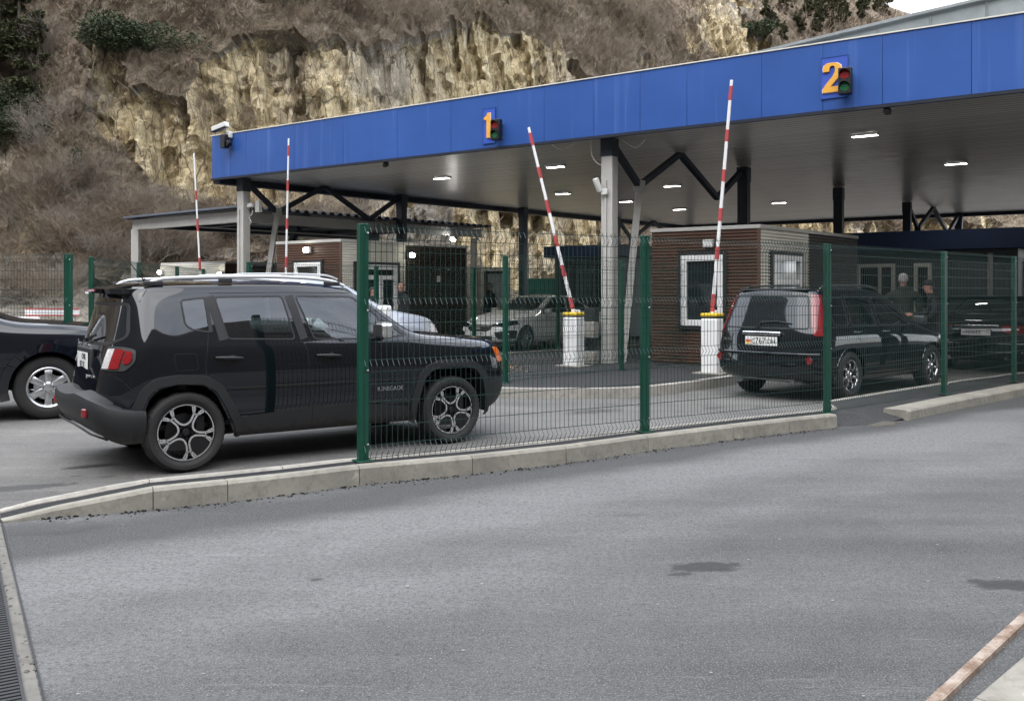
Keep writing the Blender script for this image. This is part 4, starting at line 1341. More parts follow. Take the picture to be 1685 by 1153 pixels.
def twig_mesh(mb, seed, H, W, stems=9, depth=3, thick=.012, kids=(4, 6)):
    """bare branching shrub: thin three sided branches that fork and spread"""
    r = random.Random(seed)
    def br(p, d, L, th, lev):
        n = 3
        pts = [p]
        q = p.copy(); dd = d.copy()
        for i in range(n):
            dd = (dd + Vector((r.gauss(0, .16), r.gauss(0, .16), r.gauss(.02, .12)))).normalized()
            q = q + dd * L / n; pts.append(q.copy())
        mb.tube(pts, [th, th * .75, th * .5, th * .25], 3, caps=False)
        if lev <= 0: return
        for k in range(r.randint(*kids)):
            t_ = r.uniform(.25, 1); i = min(n - 1, int(t_ * n)); b = pts[i].lerp(pts[i + 1], t_ * n - i)
            d2 = (dd + Vector((r.gauss(0, .55), r.gauss(0, .55), r.gauss(.05, .4)))).normalized()
            br(b, d2, L * r.uniform(.45, .75), th * .55, lev - 1)
    for k in range(stems):
        a = r.uniform(0, 2 * PI); sp = r.uniform(.15, 1.0)
        d = Vector((math.cos(a) * sp * W / H, math.sin(a) * sp * W / H, 1)).normalized()
        br(Vector((math.cos(a) * W * .12 * sp, math.sin(a) * W * .12 * sp, -.1)), d, H * r.uniform(.45, .7), thick * r.uniform(.8, 1.3), depth)

def leaf_cloud(mb, seed, lumps, n, size):
    """leaf-sized faces through the volume of several overlapping lumps"""
    r = random.Random(seed)
    tot = sum(l[3] ** 3 for l in lumps)
    for (cx, cy, cz, rr, sz) in lumps:
        for i in range(int(n * rr ** 3 / tot)):
            d = Vector((r.gauss(0, 1), r.gauss(0, 1), r.gauss(0, 1))).normalized()
            q = Vector((cx, cy, cz)) + Vector((d.x, d.y, d.z * sz)) * rr * (r.random() ** .35) * (1 + .25 * noise.noise(d * 2.5 + Vector((seed, cx, cy))))
            u = Vector((r.gauss(0, 1), r.gauss(0, 1), r.gauss(0, .7))).normalized(); w = u.cross(Vector((r.gauss(0, 1), r.gauss(0, 1), r.gauss(0, 1)))).normalized()
            s_ = size * r.uniform(.6, 1.5)
            mb.add([q - u * s_, q + w * s_ * .45, q + u * s_, q - w * s_ * .45], [(0, 1, 2, 3)])

def build_plants():
    rnd = random.Random(21)
    # four kinds of bare shrub, copied over the gully and the scree
    protos = []
    for k, (sd, mat) in enumerate(((1, 'twig'), (2, 'twig_grey'), (3, 'twig_red'), (4, 'twig'))):
        mb = MB(); twig_mesh(mb, sd, 2.2, 2.0, 11, 3, .014, (4, 5))
        o = mb.build('bare_shrub', M[mat], None, recalc=False)
        protos.append(o)
    spots = []
    def region(n, poly, smin, smax, ks):
        us = [p[0] for p in poly]; vs = [p[1] for p in poly]
        c = 0
        while c < n:
            u, v = rnd.uniform(min(us), max(us)), rnd.uniform(min(vs), max(vs))
            if not inside((u, v), poly): continue
            c += 1
            p, nr = on_hill(u, v)
            if p is None: continue
            spots.append((p, rnd.uniform(smin, smax), rnd.choice(ks)))
    region(60, [(60, 60), (100, 110), (125, 230), (190, 320), (320, 430), (60, 440), (40, 330), (75, 230)], .5, .95, (0, 1, 1, 2))
    region(50, [(160, 350), (300, 365), (420, 355), (620, 360), (560, 440), (120, 440)], .6, 1.1, (0, 1, 2))
    region(3, [(300, 150), (330, 100), (420, 230), (340, 240)], .5, .9, (0, 3))
    region(45, [(400, 0), (1150, 0), (1180, 100), (960, 130), (800, 30), (480, 60)], .6, 1.1, (0, 2, 3))
    region(22, [(0, 300), (130, 330), (120, 500), (0, 520)], .5, .9, (1, 2))
    used = set()
    for p, s, k in spots:
        o = protos[k]
        if k in used:
            o = protos[k].copy(); COL.objects.link(o)
        used.add(k)
        o.location = p; o.scale = (s * rnd.uniform(.9, 1.3), s * rnd.uniform(.9, 1.3), s * rnd.uniform(.8, 1.1)); o.rotation_euler = (rnd.uniform(-.1, .1), rnd.uniform(-.1, .1), rnd.uniform(0, 6.3))
        tag(o, 'leafless twiggy shrub growing among many like it on the rocky hillside', 'shrub', 'bare shrubs on the hillside')
    # low scrub that nobody could count
    mb = MB()
    for i in range(8600):
        u, v = rnd.uniform(-40, 1640), rnd.uniform(-25, 470)
        p, nr = on_hill(u, v)
        if p is None or p.y > 190 or p.x < -47.5 or p.x > 89: continue
        sd = rock_uv(u, v, p)
        if rnd.random() < (sd * (.97 if abs(nr.z) < .62 else .45) if sd > .5 else sd * .9): continue
        sc = p.y / 45 * rnd.uniform(.5, 1.3)
        for k in range(13):
            d = Vector((rnd.gauss(0, .6), rnd.gauss(0, .6) - .15, rnd.uniform(.4, 1))).normalized() * rnd.uniform(.25, .75) * sc
            b = p + Vector((rnd.gauss(0, .25), rnd.gauss(0, .2), -.05)) * sc
            w = Vector((rnd.gauss(0, 1), rnd.gauss(0, .4), rnd.gauss(0, .3))).normalized() * .011 * sc * rnd.uniform(.7, 1.8)
            mid = b + d * .55 + Vector((rnd.gauss(0, .07), rnd.gauss(0, .07), 0)) * sc
            mb.add([b - w, b + w, mid + w * .7, b + d, mid - w * .7], [(0, 1, 2, 4), (4, 2, 3)])
    tag(mb.build('undergrowth', M['twig_red'], None, recalc=False), 'dry brown scrub covering the slopes above and between the rocks', 'scrub', kind='stuff')
    # evergreen shrubs and trees one can tell apart
    def bush(u, v, R, sz, seed, label, n=2600, size=.075, mat='ever'):
        p, nr = on_hill(u, v)
        if p is None: return
        k = p.y / 50
        root = empty('evergreen_bush', p, 0, label, 'bush')
        mb = MB(); r = random.Random(seed)
        lumps = [(r.uniform(-1, 1) * R * .8, r.uniform(-.6, .6) * R, r.uniform(.15, .75) * R * sz, R * r.uniform(.38, .62), sz) for i in range(8)]
        leaf_cloud(mb, seed, lumps, int(n * 2.6), size * k)
        mb.build('foliage', M[mat], root, recalc=False)
        st = MB(); twig_mesh(st, seed, R * 1.0, R * 1.1, 7, 1, .04); st.build('stem', M['bark'], root, recalc=False)
    bush(246, 82, 2.0, .55, 31, 'broad dark evergreen bush on the cliff top left of centre', 4200)
    bush(45, 235, 1.5, .9, 32, 'dark evergreen bush on the left slope above the gravel', 2600)
    bush(125, 285, .55, 1.6, 33, 'small upright juniper on the gravel slope at far left', 500, .08)
    bush(22, 190, 1.6, .8, 34, 'dense green bush at the left edge of the hillside', 3000)
    bush(1235, 60, 1.5, .7, 35, 'low green bush beside the tall rock spur', 1200)
    bush(468, 10, 1.6, .6, 36, 'small green bush on the upper slope above the cliff', 1200)
    def pine(p, H, seed, label, group):
        root = empty('pine_tree', p, 0, label, 'tree', group)
        MB().tube([(0, 0, -.5), (0.05, 0, H * .5), (0, .05, H)], [.16, .1, .02], 6).build('trunk', M['bark'], root, recalc=False)
        mb = MB(); r = random.Random(seed)
        lumps = []
        for i in range(26):
            t_ = r.uniform(.15, 1); rad_ = H * .26 * (1.08 - t_) * r.uniform(.5, 1.1); a = r.uniform(0, 6.3)
            lumps.append((math.cos(a) * rad_, math.sin(a) * rad_, H * t_, H * r.uniform(.06, .11) * (1.3 - t_ * .6), .6))
        leaf_cloud(mb, seed, lumps, 4200, .022 * H)
        mb.build('crown', M['needle'], root, recalc=False)
        return root
    for i, (u, v, H) in enumerate(((30, 130, 4.2), (-5, 95, 4.4), (62, 165, 3.6))):
        p, nr = on_hill(u, v)
        if p is not None: pine(p, H, 40 + i, 'dark green conifer on the upper left slope, ' + ('tallest of the group', 'cut by the picture edge', 'lowest of the group')[i], 'conifers at the upper left')
    pr = None
    for i in range(120):
        u, v = rnd.uniform(1255, 1560), 0
        lo = 78 - (u - 1250) * .235
        v = rnd.uniform(-25, lo)
        p, nr = on_hill(u, v)
        if p is None: continue
        if pr is None: pr = pine(p, 5.0, 60, 'small dark conifer in the wood on the far slope above the canopy roof', 'conifers on the far slope'); o = pr
        else: o = copy_tree(pr); o.location = p
        s = rnd.uniform(.24, .5) * p.y / 110
        o.scale = (s * 1.25, s * 1.25, s); o.rotation_euler = (0, 0, rnd.uniform(0, 6.3))

def inv_s(p):
    """rough profile position of a hill point from its height"""
    k = .80 if p.x < -14 else (.80 + .20 * min(1, (p.x + 14) / 16) if p.x < 2 else 1.0 + .25 * min(1, (p.x - 2) / 40))
    z = p.z / k
    for (a, v), (b, w) in zip(PROF[:-1], PROF[1:]):
        if z <= w[1]: return a + (b - a) * max(0, (z - v[1]) / (w[1] - v[1]))
    return 1.0
# ================================================================== canopy over the lanes
O2 = Vector((1.926, 18.36))                  # foot of the middle front column
E1 = Vector((-.819, .574)); E1.normalize()   # along the front, to the left
E2 = Vector((.66, .75)); E2.normalize()      # along the column rows, away from the viewer
ZS, ZT = 4.58, 5.68
def C3(a, b, z=0.0):
    p = O2 + E1 * a + E2 * b
    return Vector((p.x, p.y, z))
N1 = Vector((-E1.y, E1.x)) * -1              # outward normal of the front
if N1.dot(E2) > 0: N1 = -N1
AZ1 = math.atan2(E1.y, E1.x)

t = NT('blue_fascia')
sx = t.sep()
strk = t.noise(1.0, 5, .6, stretch=(5, 5, .12))
bg_ = t.noise(.6, 4, .6)
c = t.mix(t.ramp(bg_, [(.35, 0), (.7, 1)]), (.024, .080, .29), (.032, .100, .35))
c = t.mix(t.ramp(strk, [(.58, 0), (.80, .40)]), c, (.15, .25, .55))
t.set(Base=c, Roughness=.42, Spec=.4, Normal=t.bump(t.noise(1.1, 2), .06, .02))
M['fascia'] = t.m
M['fascia_edge'] = pm('dark_blue_trim', (.008, .012, .024), .5, var=.2)
t = NT('soffit_panels')
# slats run along the front: coordinate across them
ax = t.n('ShaderNodeVectorMath', {0: t.co, 1: (-E1.y, E1.x, 0)}, operation='DOT_PRODUCT').outputs['Value']
fr_ = t.math('FRACT', t.math('MULTIPLY', ax, 1 / .20))
gap = t.ramp(fr_, [(.0, 1), (.07, 1), (.11, 0), (.90, 0), (.95, 1)])
fl = t.n('ShaderNodeTexWhiteNoise', {'W': t.math('FLOOR', t.math('MULTIPLY', ax, 1 / .20))}, noise_dimensions='1D').outputs['Value']
c = t.mix(fl, (.46, .45, .43), (.60, .587, .56))
c = t.mix(gap, c, (.02, .02, .02))
t.set(Base=c, Roughness=t.math('ADD', t.math('MULTIPLY', t.noise(2, 3), .14), .24), Spec=.6, Normal=t.bump(t.math('SUBTRACT', 1.0, gap), .5, .006))
M['soffit'] = t.m
M['steel_grey'] = pm('grey_painted_steel', (.45, .44, .41), .5, var=.12, vs=1.2, bump=.05, bs=30)
M['steel_dark'] = pm('dark_blue_steel', (.014, .020, .032), .5, var=.2)
M['roof_metal'] = pm('pale_roof_sheet', (.33, .36, .36), .42, .35, var=.22, vs=.8)
M['brown_clad'] = pm('brown_cladding', (.095, .050, .032), .5, var=.25, vs=1.5)
M['white_clad'] = pm('cream_cladding', (.72, .70, .62), .5, var=.1, vs=1.5)
M['dark_clad'] = pm('dark_brown_cladding', (.030, .020, .013), .55, var=.2)
M['pvc'] = pm('white_pvc', (.75, .75, .74), .35, var=.05)
M['frame_dark'] = pm('dark_frame', (.015, .015, .016), .5)
M['pane'] = pm('window_pane', (.012, .016, .018), .04, var=.1, rvar=.02, coat=.6)
M['pane_pale'] = pm('pale_pane', (.42, .46, .47), .12, var=.25, vs=2, coat=.8)  # pane in a mottled pale tone
M['kiosk_blue'] = pm('dark_blue_sheet', (.012, .030, .085), .5, var=.15)
M['kiosk_wall'] = pm('dark_green_grey_panel', (.045, .058, .058), .45, var=.2)
M['orange'] = pm('orange_digit', (.80, .40, .05), .5, var=.06)
M['sign_blue'] = pm('sign_blue', (.035, .09, .45), .45, var=.08)
M['green_post'] = pm('green_fence_paint', (.003, .055, .032), .36, var=.15, vs=5)
M['green_wire'] = pm('green_fence_wire', (.010, .034, .028), .4, var=.1)
M['lamp_on'] = emit('lamp_glow', (1, .96, .85), 14)
M['lamp_soft'] = emit('ceiling_lamp', (1, .98, .93), 22)
M['red_paint'] = pm('red_stripe', (.42, .06, .062), .55, var=.1)
M['white_paint'] = pm('white_paint', (.76, .76, .75), .4, var=.06)
M['yellow_paint'] = pm('yellow_paint', (.72, .48, .02), .45, var=.08)
M['cam_white'] = pm('camera_white', (.66, .66, .63), .4, var=.05)
M['cam_black'] = pm('camera_black', (.01, .01, .012), .4, var=.1)

def build_canopy():
    aL = None
    # left end so that the front corner stands where the photo has it
    f0 = -.40
    aL = 11.75; aR = -22.0; bB = 23.4
    root = empty('checkpoint_canopy', C3(0, 0), 0, 'long blue fronted canopy over the checkpoint lanes with grey ribbed underside', 'canopy')
    o = root.location.copy()
    def L(p): return Vector(p) - o
    def PB(a0, a1, b0, b1, z0, z1, mb):
        mb.slab([L(C3(a0, b0, z0)), L(C3(a1, b0, z0)), L(C3(a1, b1, z0)), L(C3(a0, b1, z0))], (0, 0, z1 - z0))
    m = MB(); PB(aL, aR, f0 + .03, bB, ZS, ZS + .12, m); s = m.build('soffit', M['soffit'], root)
    m = MB(); PB(aL - .02, aR, f0 + .2, bB - .05, ZS + .13, ZT - .25, m); m.build('roof_deck', M['roof_metal'], root)
    # fascia cassettes with shadow joints
    joints = [aL, 11.0, 10.35, 8.55, 6.85, 5.15, 3.6, 2.35, 1.2, .05, -.95, -1.9, -3.3, -4.35, -5.3, -6.6, -8, -9.6, -11.5, -14, -17, -20, aR]
    m = MB(); rnd = random.Random(4)
    for a, b in zip(joints[:-1], joints[1:]):
        PB(a - .003, b + .003, f0 - .05 + rnd.uniform(-.002, .002), f0, ZS - .02, ZT, m)
    for k in range(8):
        PB(aL + .002, aL + .05, f0 + .01 + k * 2.9, f0 - .01 + (k + 1) * 2.9, ZS - .02, ZT, m)
    m.build('fascia', M['fascia'], root, bevel=.003)
    m = MB(); PB(aL + .04, aR, f0 - .06, f0 + .02, ZS - .075, ZS - .022, m); PB(aL + .045, aL - .22, f0 + .021, bB, ZS - .16, ZS - .002, m); PB(aL - .23, aR, bB - .2, bB, ZS - .14, ZS - .002, m)
    m.build('edge_beam', M['fascia_edge'], root)
    m = MB(); PB(aL + .055, aR, f0 - .07, f0 + .05, ZT + .002, ZT + .022, m); m.build('coping', M['white_clad'], root)
    # pale sheet metal roof rising to the right behind the fascia
    m = MB()
    pts = [C3(1.2, .6, ZT - .2), C3(-22, .6, ZT - .2), C3(-22, .6, ZT + 1.75), C3(-10.5, .6, ZT + .90), C3(-5.5, .6, ZT + .50), C3(-1.0, .6, ZT + .10)]
    m.slab([L(p) for p in pts], Vector((E2.x, E2.y, 0)) * 20)
    rf = m.build('roof', M['roof_metal'], root)
    m = MB()
    for k in range(26):
        a = -.6 - k * .85; zt_ = ZT + .06 + .083 * (-a - 1) + .012
        m.bar(L(C3(a, .585, ZT - .1)), L(C3(a, .585, zt_)), .03, .02)
    m.bar(L(C3(-1.0, .56, ZT + .125)), L(C3(-5.5, .56, ZT + .52)), .06, .05).bar(L(C3(-5.5, .56, ZT + .52)), L(C3(-22, .56, ZT + 1.77)), .06, .05)
    m.build('seam', M['galv'], rf)
    for a in (-.4, -2.6, -4.9, -7.2, -9.5): pass
    # columns: front ones are light grey, inner ones dark
    rows = {0: (0, [0, 5.6, 11.4, 17.2, 23.0]), 1: (11.06, [0, 5.6, 11.4, 17.2, 23.0]), 2: (-10.6, [5.6, 11.4, 17.2, 23.0])}
    for k, (a, bs) in rows.items():
        for i, b in enumerate(bs):
            m = MB(); hw = .155
            c = L(C3(a, b))
            m.box((c.x, c.y, ZS / 2 - .15), (.25, .25, ZS - .3), rz=AZ1)
            m.box((c.x, c.y, .02), (.42, .42, .04), rz=AZ1)
            col = m.build('column', M['steel_grey'] if i == 0 else M['steel_dark'], root, bevel=.02)
            h = MB().box((c.x, c.y, ZS - .2), (.27, .27, .36), rz=AZ1); h.build('column_head', M['steel_dark'], col, bevel=.01)
            if i == 0:
                l = MB()
                p = c + Vector((N1.x, N1.y, 0)) * .13
                l.box((p.x - .01, p.y, ZS / 2 - .4), (.04, .05, ZS - .9), rz=AZ1); l.build('cable_duct', M['steel_grey'], col)
        for i in range(len(bs) - 1):
            if i not in (0, 3): continue
            b0, b1 = bs[i], bs[i + 1]
            q = (b1 - b0) / 5.6
            zn = 3.72
            n1, n2, pk = b0 + 1.05 * q, b0 + 4.3 * q, b0 + 2.65 * q
            m = MB()
            for p0, p1 in (((b0, ZS - .05), (n1, zn)), ((n1, zn), (pk, ZS - .02)), ((pk, ZS - .02), (n2, zn)), ((n2, zn), (b1, ZS - .05))):
                m.bar(L(C3(a, p0[0], p0[1])), L(C3(a, p1[0], p1[1])), .12, .12)
            m.build('brace', M['steel_dark'], root, bevel=.006)
            m = MB().bar(L(C3(a, b0 + (.45 if i == 0 else .2), .1)), L(C3(a, n1, zn - .05)), .13, .13)
            m.box(tuple(L(C3(a, n1, zn))), (.2, .16, .22), rz=AZ1)
            m.build('strut', M['steel_grey'] if i == 0 else M['steel_dark'], root, bevel=.006)
    return root

def ceil_pt(u, v, z=ZS):
    Y = (z - HC) * FPX / (HOR - v); return Vector(((u - CX) / FPX * Y, Y, z))

def build_canopy_fittings():
    # ceiling lights
    px = [(727, 291), (914, 272), (926, 317), (1106, 304), (1118, 343), (1423, 220), (1573, 267), (1282, 332), (1030, 330)]
    first = None
    for i, (u, v) in enumerate(px):
        p = ceil_pt(u, v)
        if first is None:
            r = empty('ceiling_light', p, AZ1, 'lit rectangular ceiling light under the grey canopy', 'ceiling light', 'ceiling lights under the canopy')
            MB().box((0, .09, -.026), (.50, .02, .05)).box((0, -.09, -.026), (.50, .02, .05)).box((.24, 0, -.026), (.02, .158, .05)).box((-.24, 0, -.026), (.02, .158, .05)).build('housing', M['cam_white'], r)
            MB().box((0, 0, -.012), (.458, .156, .006)).build('diffuser', M['lamp_soft'], r)
            first = r
        else:
            r = copy_tree(first); r.location = p
    # lane number signs and traffic lights on the fascia
    def on_fascia(u, out=0.0):
        a = (u - CX) / FPX
        # front plane: O2 + E1*s + E2*(-.45)
        b = O2 + E2 * (-.45) + N1 * out
        s = (a * b.y - b.x) / (E1.x - a * E1.y)
        q = b + E1 * s
        return q
    def fpoint(u, v, out=0.0):
        q = on_fascia(u, out); return Vector((q.x, q.y, HC + (HOR - v) / FPX * q.y))
    RZ = AZ1 + PI          # local x to the right along the front
    two = [(-.92, .42), (-.95, .62), (-.85, .92), (-.50, 1.10), (0, 1.12), (.50, 1.08), (.86, .86), (.95, .55), (.90, .22), (.70, -.10), (.10, -.62), (-.22, -.86), (.95, -.86), (.95, -1.30), (-.98, -1.30), (-.98, -.98), (-.60, -.60), (.10, .02), (.30, .35), (.34, .62), (.22, .84), (0, .88), (-.22, .82), (-.30, .60), (-.30, .42)]
    one = [(-.9, .55), (-.9, .78), (-.35, .92), (.0, 1.22), (.62, 1.22), (.62, -1.30), (-.28, -1.30), (-.28, .55)]
    for nm, u, v, w, h, poly, sx, sy, uo in (('1', 805.0, 207, .32, .73, one, .105, .205, 0), ('2', 1373, 127, .44, .68, two, .155, .20, 0)):
        p = fpoint(u, v, .012)
        r = empty('lane_number_sign', p, RZ, ('narrow blue panel with a tall orange number 1 on the canopy front' if nm == '1' else 'blue panel with a curved orange number 2 on the canopy front'), 'number sign')
        k = p.y / FPX
        MB().box((0, 0, 0), (w, .012, h)).build('panel', M['sign_blue'], r, bevel=.004)
        e = MB()
        for z in (h / 2, -h / 2): e.box((0, -.004, z), (w, .018, .016))
        for x in (w / 2, -w / 2): e.box((x, -.004, 0), (.012, .018, h - .02))
        e.build('panel_edge', M['fascia'], r)
        me = fill_mesh([[(q[0] * sx - (.02 if nm == '1' else .03), q[1] * sy + .01) for q in poly]], .012, .003)
        put_mesh('digit', me, M['orange'], r, Matrix.Translation((0, -.02, 0)) @ R4(PI / 2))
        me = fill_mesh([[(q[0] * sx * 1.10 - (.02 if nm == '1' else .03), q[1] * sy * 1.03 + .009) for q in poly]], .004, .001)
        put_mesh('digit_edge', me, M['white_paint'], r, Matrix.Translation((0, -.012, 0)) @ R4(PI / 2))
    for nm, u, v in (('1', 817, 214), ('2', 1391, 134)):
        p = fpoint(u, v, .16)
        r = empty('traffic_light', p, RZ + .1, ('small two lamp traffic light beside the orange number 1' if nm == '1' else 'larger looking two lamp traffic light beside the orange number 2'), 'traffic light')
        MB().box((0, 0, 0), (.24, .16, .50)).build('housing', M['cam_black'], r, bevel=.012)
        MB().box((.05, .10, .17), (.05, .18, .04)).box((.05, .10, -.17), (.05, .18, .04)).build('bracket', M['galv'], r)
        for z, c in ((.115, (.30, .012, .015)), (-.115, (.01, .13, .05))):
            mt = pm('signal_lens_%d' % (z * 1000), c, .2, var=.2, vs=40, coat=.8)
            MB().lathe([(.001, -.095), (.06, -.092), (.088, -.082)], 20, 'y', (0, 0, z)).build('signal_lens', mt, r, smooth=True)
            hd = MB(); n = 12; vs = []; fs = []
            for i in range(n + 1):
                a = rad(-20 + 220 * i / n)
                for y, rr in ((-.08, .10), (-.20 + .0 * i, .10)): vs.append((rr * math.cos(a), y if y > -.1 else -.085 - .10 * max(0, math.sin(a)), z + rr * math.sin(a)))
            for i in range(n): fs.append((2 * i, 2 * i + 1, 2 * i + 3, 2 * i + 2))
            hd.add(vs, fs); h = hd.build('visor', M['cam_black'], r, smooth=True)
            sm = h.modifiers.new('s', 'SOLIDIFY'); sm.thickness = .008
        r.scale = (.86, .86, .86)
    # cameras
    p = fpoint(372, 226, .10)
    r = empty('security_camera', p, RZ, 'white bullet security camera with black box at the left corner of the blue canopy', 'security camera')
    MB().bar((-.40, -.10, .22), (.12, -.06, .32), .15, .13).build('camera_body', M['cam_white'], r, bevel=.02)
    MB().bar((-.41, -.105, .165), (.10, -.066, .262), .135, .05).bar((-.43, -.10, .215), (-.40, -.10, .22), .13, .11).build('camera_face', M['cam_black'], r, bevel=.01)
    MB().bar((0, -.05, .22), (.06, .05, .05), .05).box((.10, .04, .06), (.12, .10, .16)).build('bracket', M['cam_white'], r, bevel=.01)
    MB().box((.02, -.06, -.12), (.17, .16, .36)).cyl((.14, -.1, -.18), (.14, .02, -.18), .08, 14).build('junction_box', M['cam_black'], r, bevel=.012)
    for (u, v, lb) in ((635, 268, 'small dark dome camera under the canopy front edge near the number 1'), (1459, 174, 'small dark camera under the canopy front edge near the number 2')):
        q = on_fascia(u, -.15); p = Vector((q.x, q.y, ZS - .03))
        r = empty('security_camera', p, RZ, lb, 'security camera')
        MB().cyl((0, 0, .03), (0, 0, -.03), .05, 14).build('mount', M['cam_white'], r, smooth=True)
        MB().bar((-.02, .06, -.05), (.05, -.10, -.12), .10, .10).build('camera_body', M['cam_black'], r, bevel=.02)
    q = C3(0, 0, 3.55)
    r = empty('security_camera', (q.x - .22, q.y - .12, 3.62), RZ, 'white camera fixed to the middle grey column', 'security camera')
    MB().bar((-.04, -.08, .14), (.02, .02, -.12), .10, .10).build('camera_body', M['cam_white'], r, bevel=.02)
    MB().box((.10, .04, -.12), (.14, .06, .12)).build('bracket', M['cam_white'], r, bevel=.01)
    q = C3(11.06, 0, 3.6)
    r = empty('security_camera', (q.x + .28, q.y - .1, 3.82), RZ, 'white camera on the left grey column under the canopy corner', 'security camera')
    MB().bar((-.16, -.02, .0), (.05, -.04, .02), .12, .11).build('camera_body', M['cam_white'], r, bevel=.02)
    MB().tube(catmull([(-.1, .05, -.05), (-.05, .02, -.2), (-.16, 0, -.3), (-.08, 0, -.42), (-.14, 0, -.5)], 4), .02, 6).box((.22, 0, -.03), (.16, .1, .3)).build('cable', M['steel_grey'], r, smooth=True)
    # loose cables under the soffit
    for k, pts in enumerate(([(905, 236), (925, 246), (950, 232)], [(972, 230), (974, 255), (982, 268), (990, 272)], [(1020, 228), (1045, 243), (1062, 230)], [(1116, 256), (1122, 266), (1131, 274)])):
        b0 = ceil_pt(pts[0][0], pts[0][1] if k != 1 else 228)
        Y = max(18.1, min(b0.y, 24))
        P = [Vector(((u - CX) / FPX * Y, Y, HC + (HOR - v) / FPX * Y)) for u, v in pts]
        c = MB().tube(catmull(P, 6), .011, 5).build('loose_cable', M['cam_white'] if k != 3 else M['cam_black'], None, smooth=True)
        tag(c, ('thin pale cable sagging from the soffit left of the middle column', 'pale cable hanging down along the middle column', 'pale cable loop right of the middle column head', 'dark cable ends dangling from the brace peak')[k], 'cable')

# ------------------------------------------------------------------ booths
def corr(mb, p0, p1, z0, z1, pitch=.062, amp=.024):
    """horizontally ribbed sheet between two plan points (outward normal to the right of p0->p1)"""
    d = Vector(p1) - Vector(p0); d.normalize(); nn = Vector((d.y, -d.x))
    prof = []
    z = z0; k = 0
    while z < z1 - 1e-6:
        for f, o in ((0, 0), (.30, 0), (.45, 1), (.85, 1)):
            zz = z + pitch * f
            if zz <= z1: prof.append((zz, o * amp))
        z += pitch
    prof.append((z1, 0))
    vs = []
    for zz, o in prof:
        for p in (p0, p1): vs.append((p[0] + nn.x * o, p[1] + nn.y * o, zz))
    mb.add(vs, [(2 * i, 2 * i + 1, 2 * i + 3, 2 * i + 2) for i in range(len(prof) - 1)])

def window_part(parent, c, d, w, h, mat, frame_mat, nn, mull=None, surround=None, fw=.075, split_h=None):
    """window: frame with pane and mullions; c centre on the wall, d direction along the wall, nn outward"""
    R = Matrix(((d.x, -nn.x, 0), (d.y, -nn.y, 0), (0, 0, 1)))
    c = Vector(c)
    def bx(mb, x, z, sx, sz, y, sy): mb.box(c + R @ Vector((x, -y, z)), (sx, sy, sz), M=R)
    m = MB()
    bx(m, 0, h / 2 - fw / 2, w, fw, .03, .09); bx(m, 0, -h / 2 + fw / 2, w, fw, .03, .09)
    bx(m, -w / 2 + fw / 2, 0, fw, h - 2 * fw, .03, .088); bx(m, w / 2 - fw / 2, 0, fw, h - 2 * fw, .03, .088)
    for x in (mull or []): bx(m, x, (0 if split_h is None else (split_h - h / 2) / 2), fw * .9, (h - 2 * fw if split_h is None else split_h + h / 2 - fw), .03, .084)
    if split_h is not None: bx(m, 0, split_h, w - 2 * fw, fw * .9, .03, .086)
    f = m.build('window', frame_mat, parent, bevel=.006)
    m = MB(); bx(m, 0, 0, w - 2 * fw + .02, h - 2 * fw + .02, .02, .012); m.build('pane', mat, f)
    if surround:
        m = MB(); s_ = .07
        bx(m, 0, h / 2 + s_ / 2, w + 2 * s_, s_, .03, .07); bx(m, 0, -h / 2 - s_ / 2, w + 2 * s_, s_, .03, .07)
        bx(m, -w / 2 - s_ / 2, 0, s_, h, .03, .07); bx(m, w / 2 + s_ / 2, 0, s_, h, .03, .07)
        m.build('window_surround', surround, f)
    return f

def booth(corner, w, sides, zb, zt, label, e2=None):
    """ribbed guard booth: front face along E1 to the left of the corner, side face along E2"""
    e2 = e2 or E2
    root = empty('guard_booth', (corner[0], corner[1], zb), 0, label, 'booth')
    H = zt - zb
    a = Vector((0, 0)); fl = E1 * w; sl = e2 * sum(s_[0] for s_ in sides)
    m = MB(); corr(m, fl, a, 0, H); m.build('front_wall', M['brown_clad'], root)
    p = a.copy()
    for L, mt in sides:
        q = p + e2 * L
        m = MB(); corr(m, p, q, 0, H); m.build('side_wall', M[mt], root); p = q
    m = MB()
    i_ = .02
    m.prism([tuple(a + (E1 + e2) * i_), tuple(p + E1 * i_ - e2 * i_), tuple(p + fl - E1 * i_ - e2 * i_), tuple(fl - E1 * i_ + e2 * i_)], .0, H - .005); m.build('core', M['dark_clad'], root)
    m = MB(); o = -.03
    m.prism([tuple((E1 + e2) * o), tuple(p + E1 * o - e2 * o), tuple(p + fl - E1 * o - e2 * o), tuple(fl - E1 * o + e2 * o)], H + .002, H + .075); m.build('roof', M['frame_dark'] if False else M['steel_grey'], root, bevel=.006)
    m = MB(); nf = -N1
    m.box((0 + .0, 0, H / 2), (.05, .05, H), rz=AZ1); m.build('corner_trim', M['brown_clad'], root)
    return root

def flood(root, c, nn, on=True):
    m = MB().box(Vector(c) + Vector((nn.x, nn.y, 0)) * .07, (.20, .08, .15), rz=math.atan2(nn.y, nn.x) + PI / 2)
    f = m.build('floodlight', M['cam_white'], root, bevel=.01)
    m = MB().ball(Vector(c) + Vector((nn.x, nn.y, 0)) * .125, .07, 12, 8) if on else MB().box(Vector(c) + Vector((nn.x, nn.y, 0)) * .115, (.15, .01, .10), rz=math.atan2(nn.y, nn.x) + PI / 2)
    m.build('lamp', M['lamp_on'] if on else M['cam_white'], f, smooth=on)

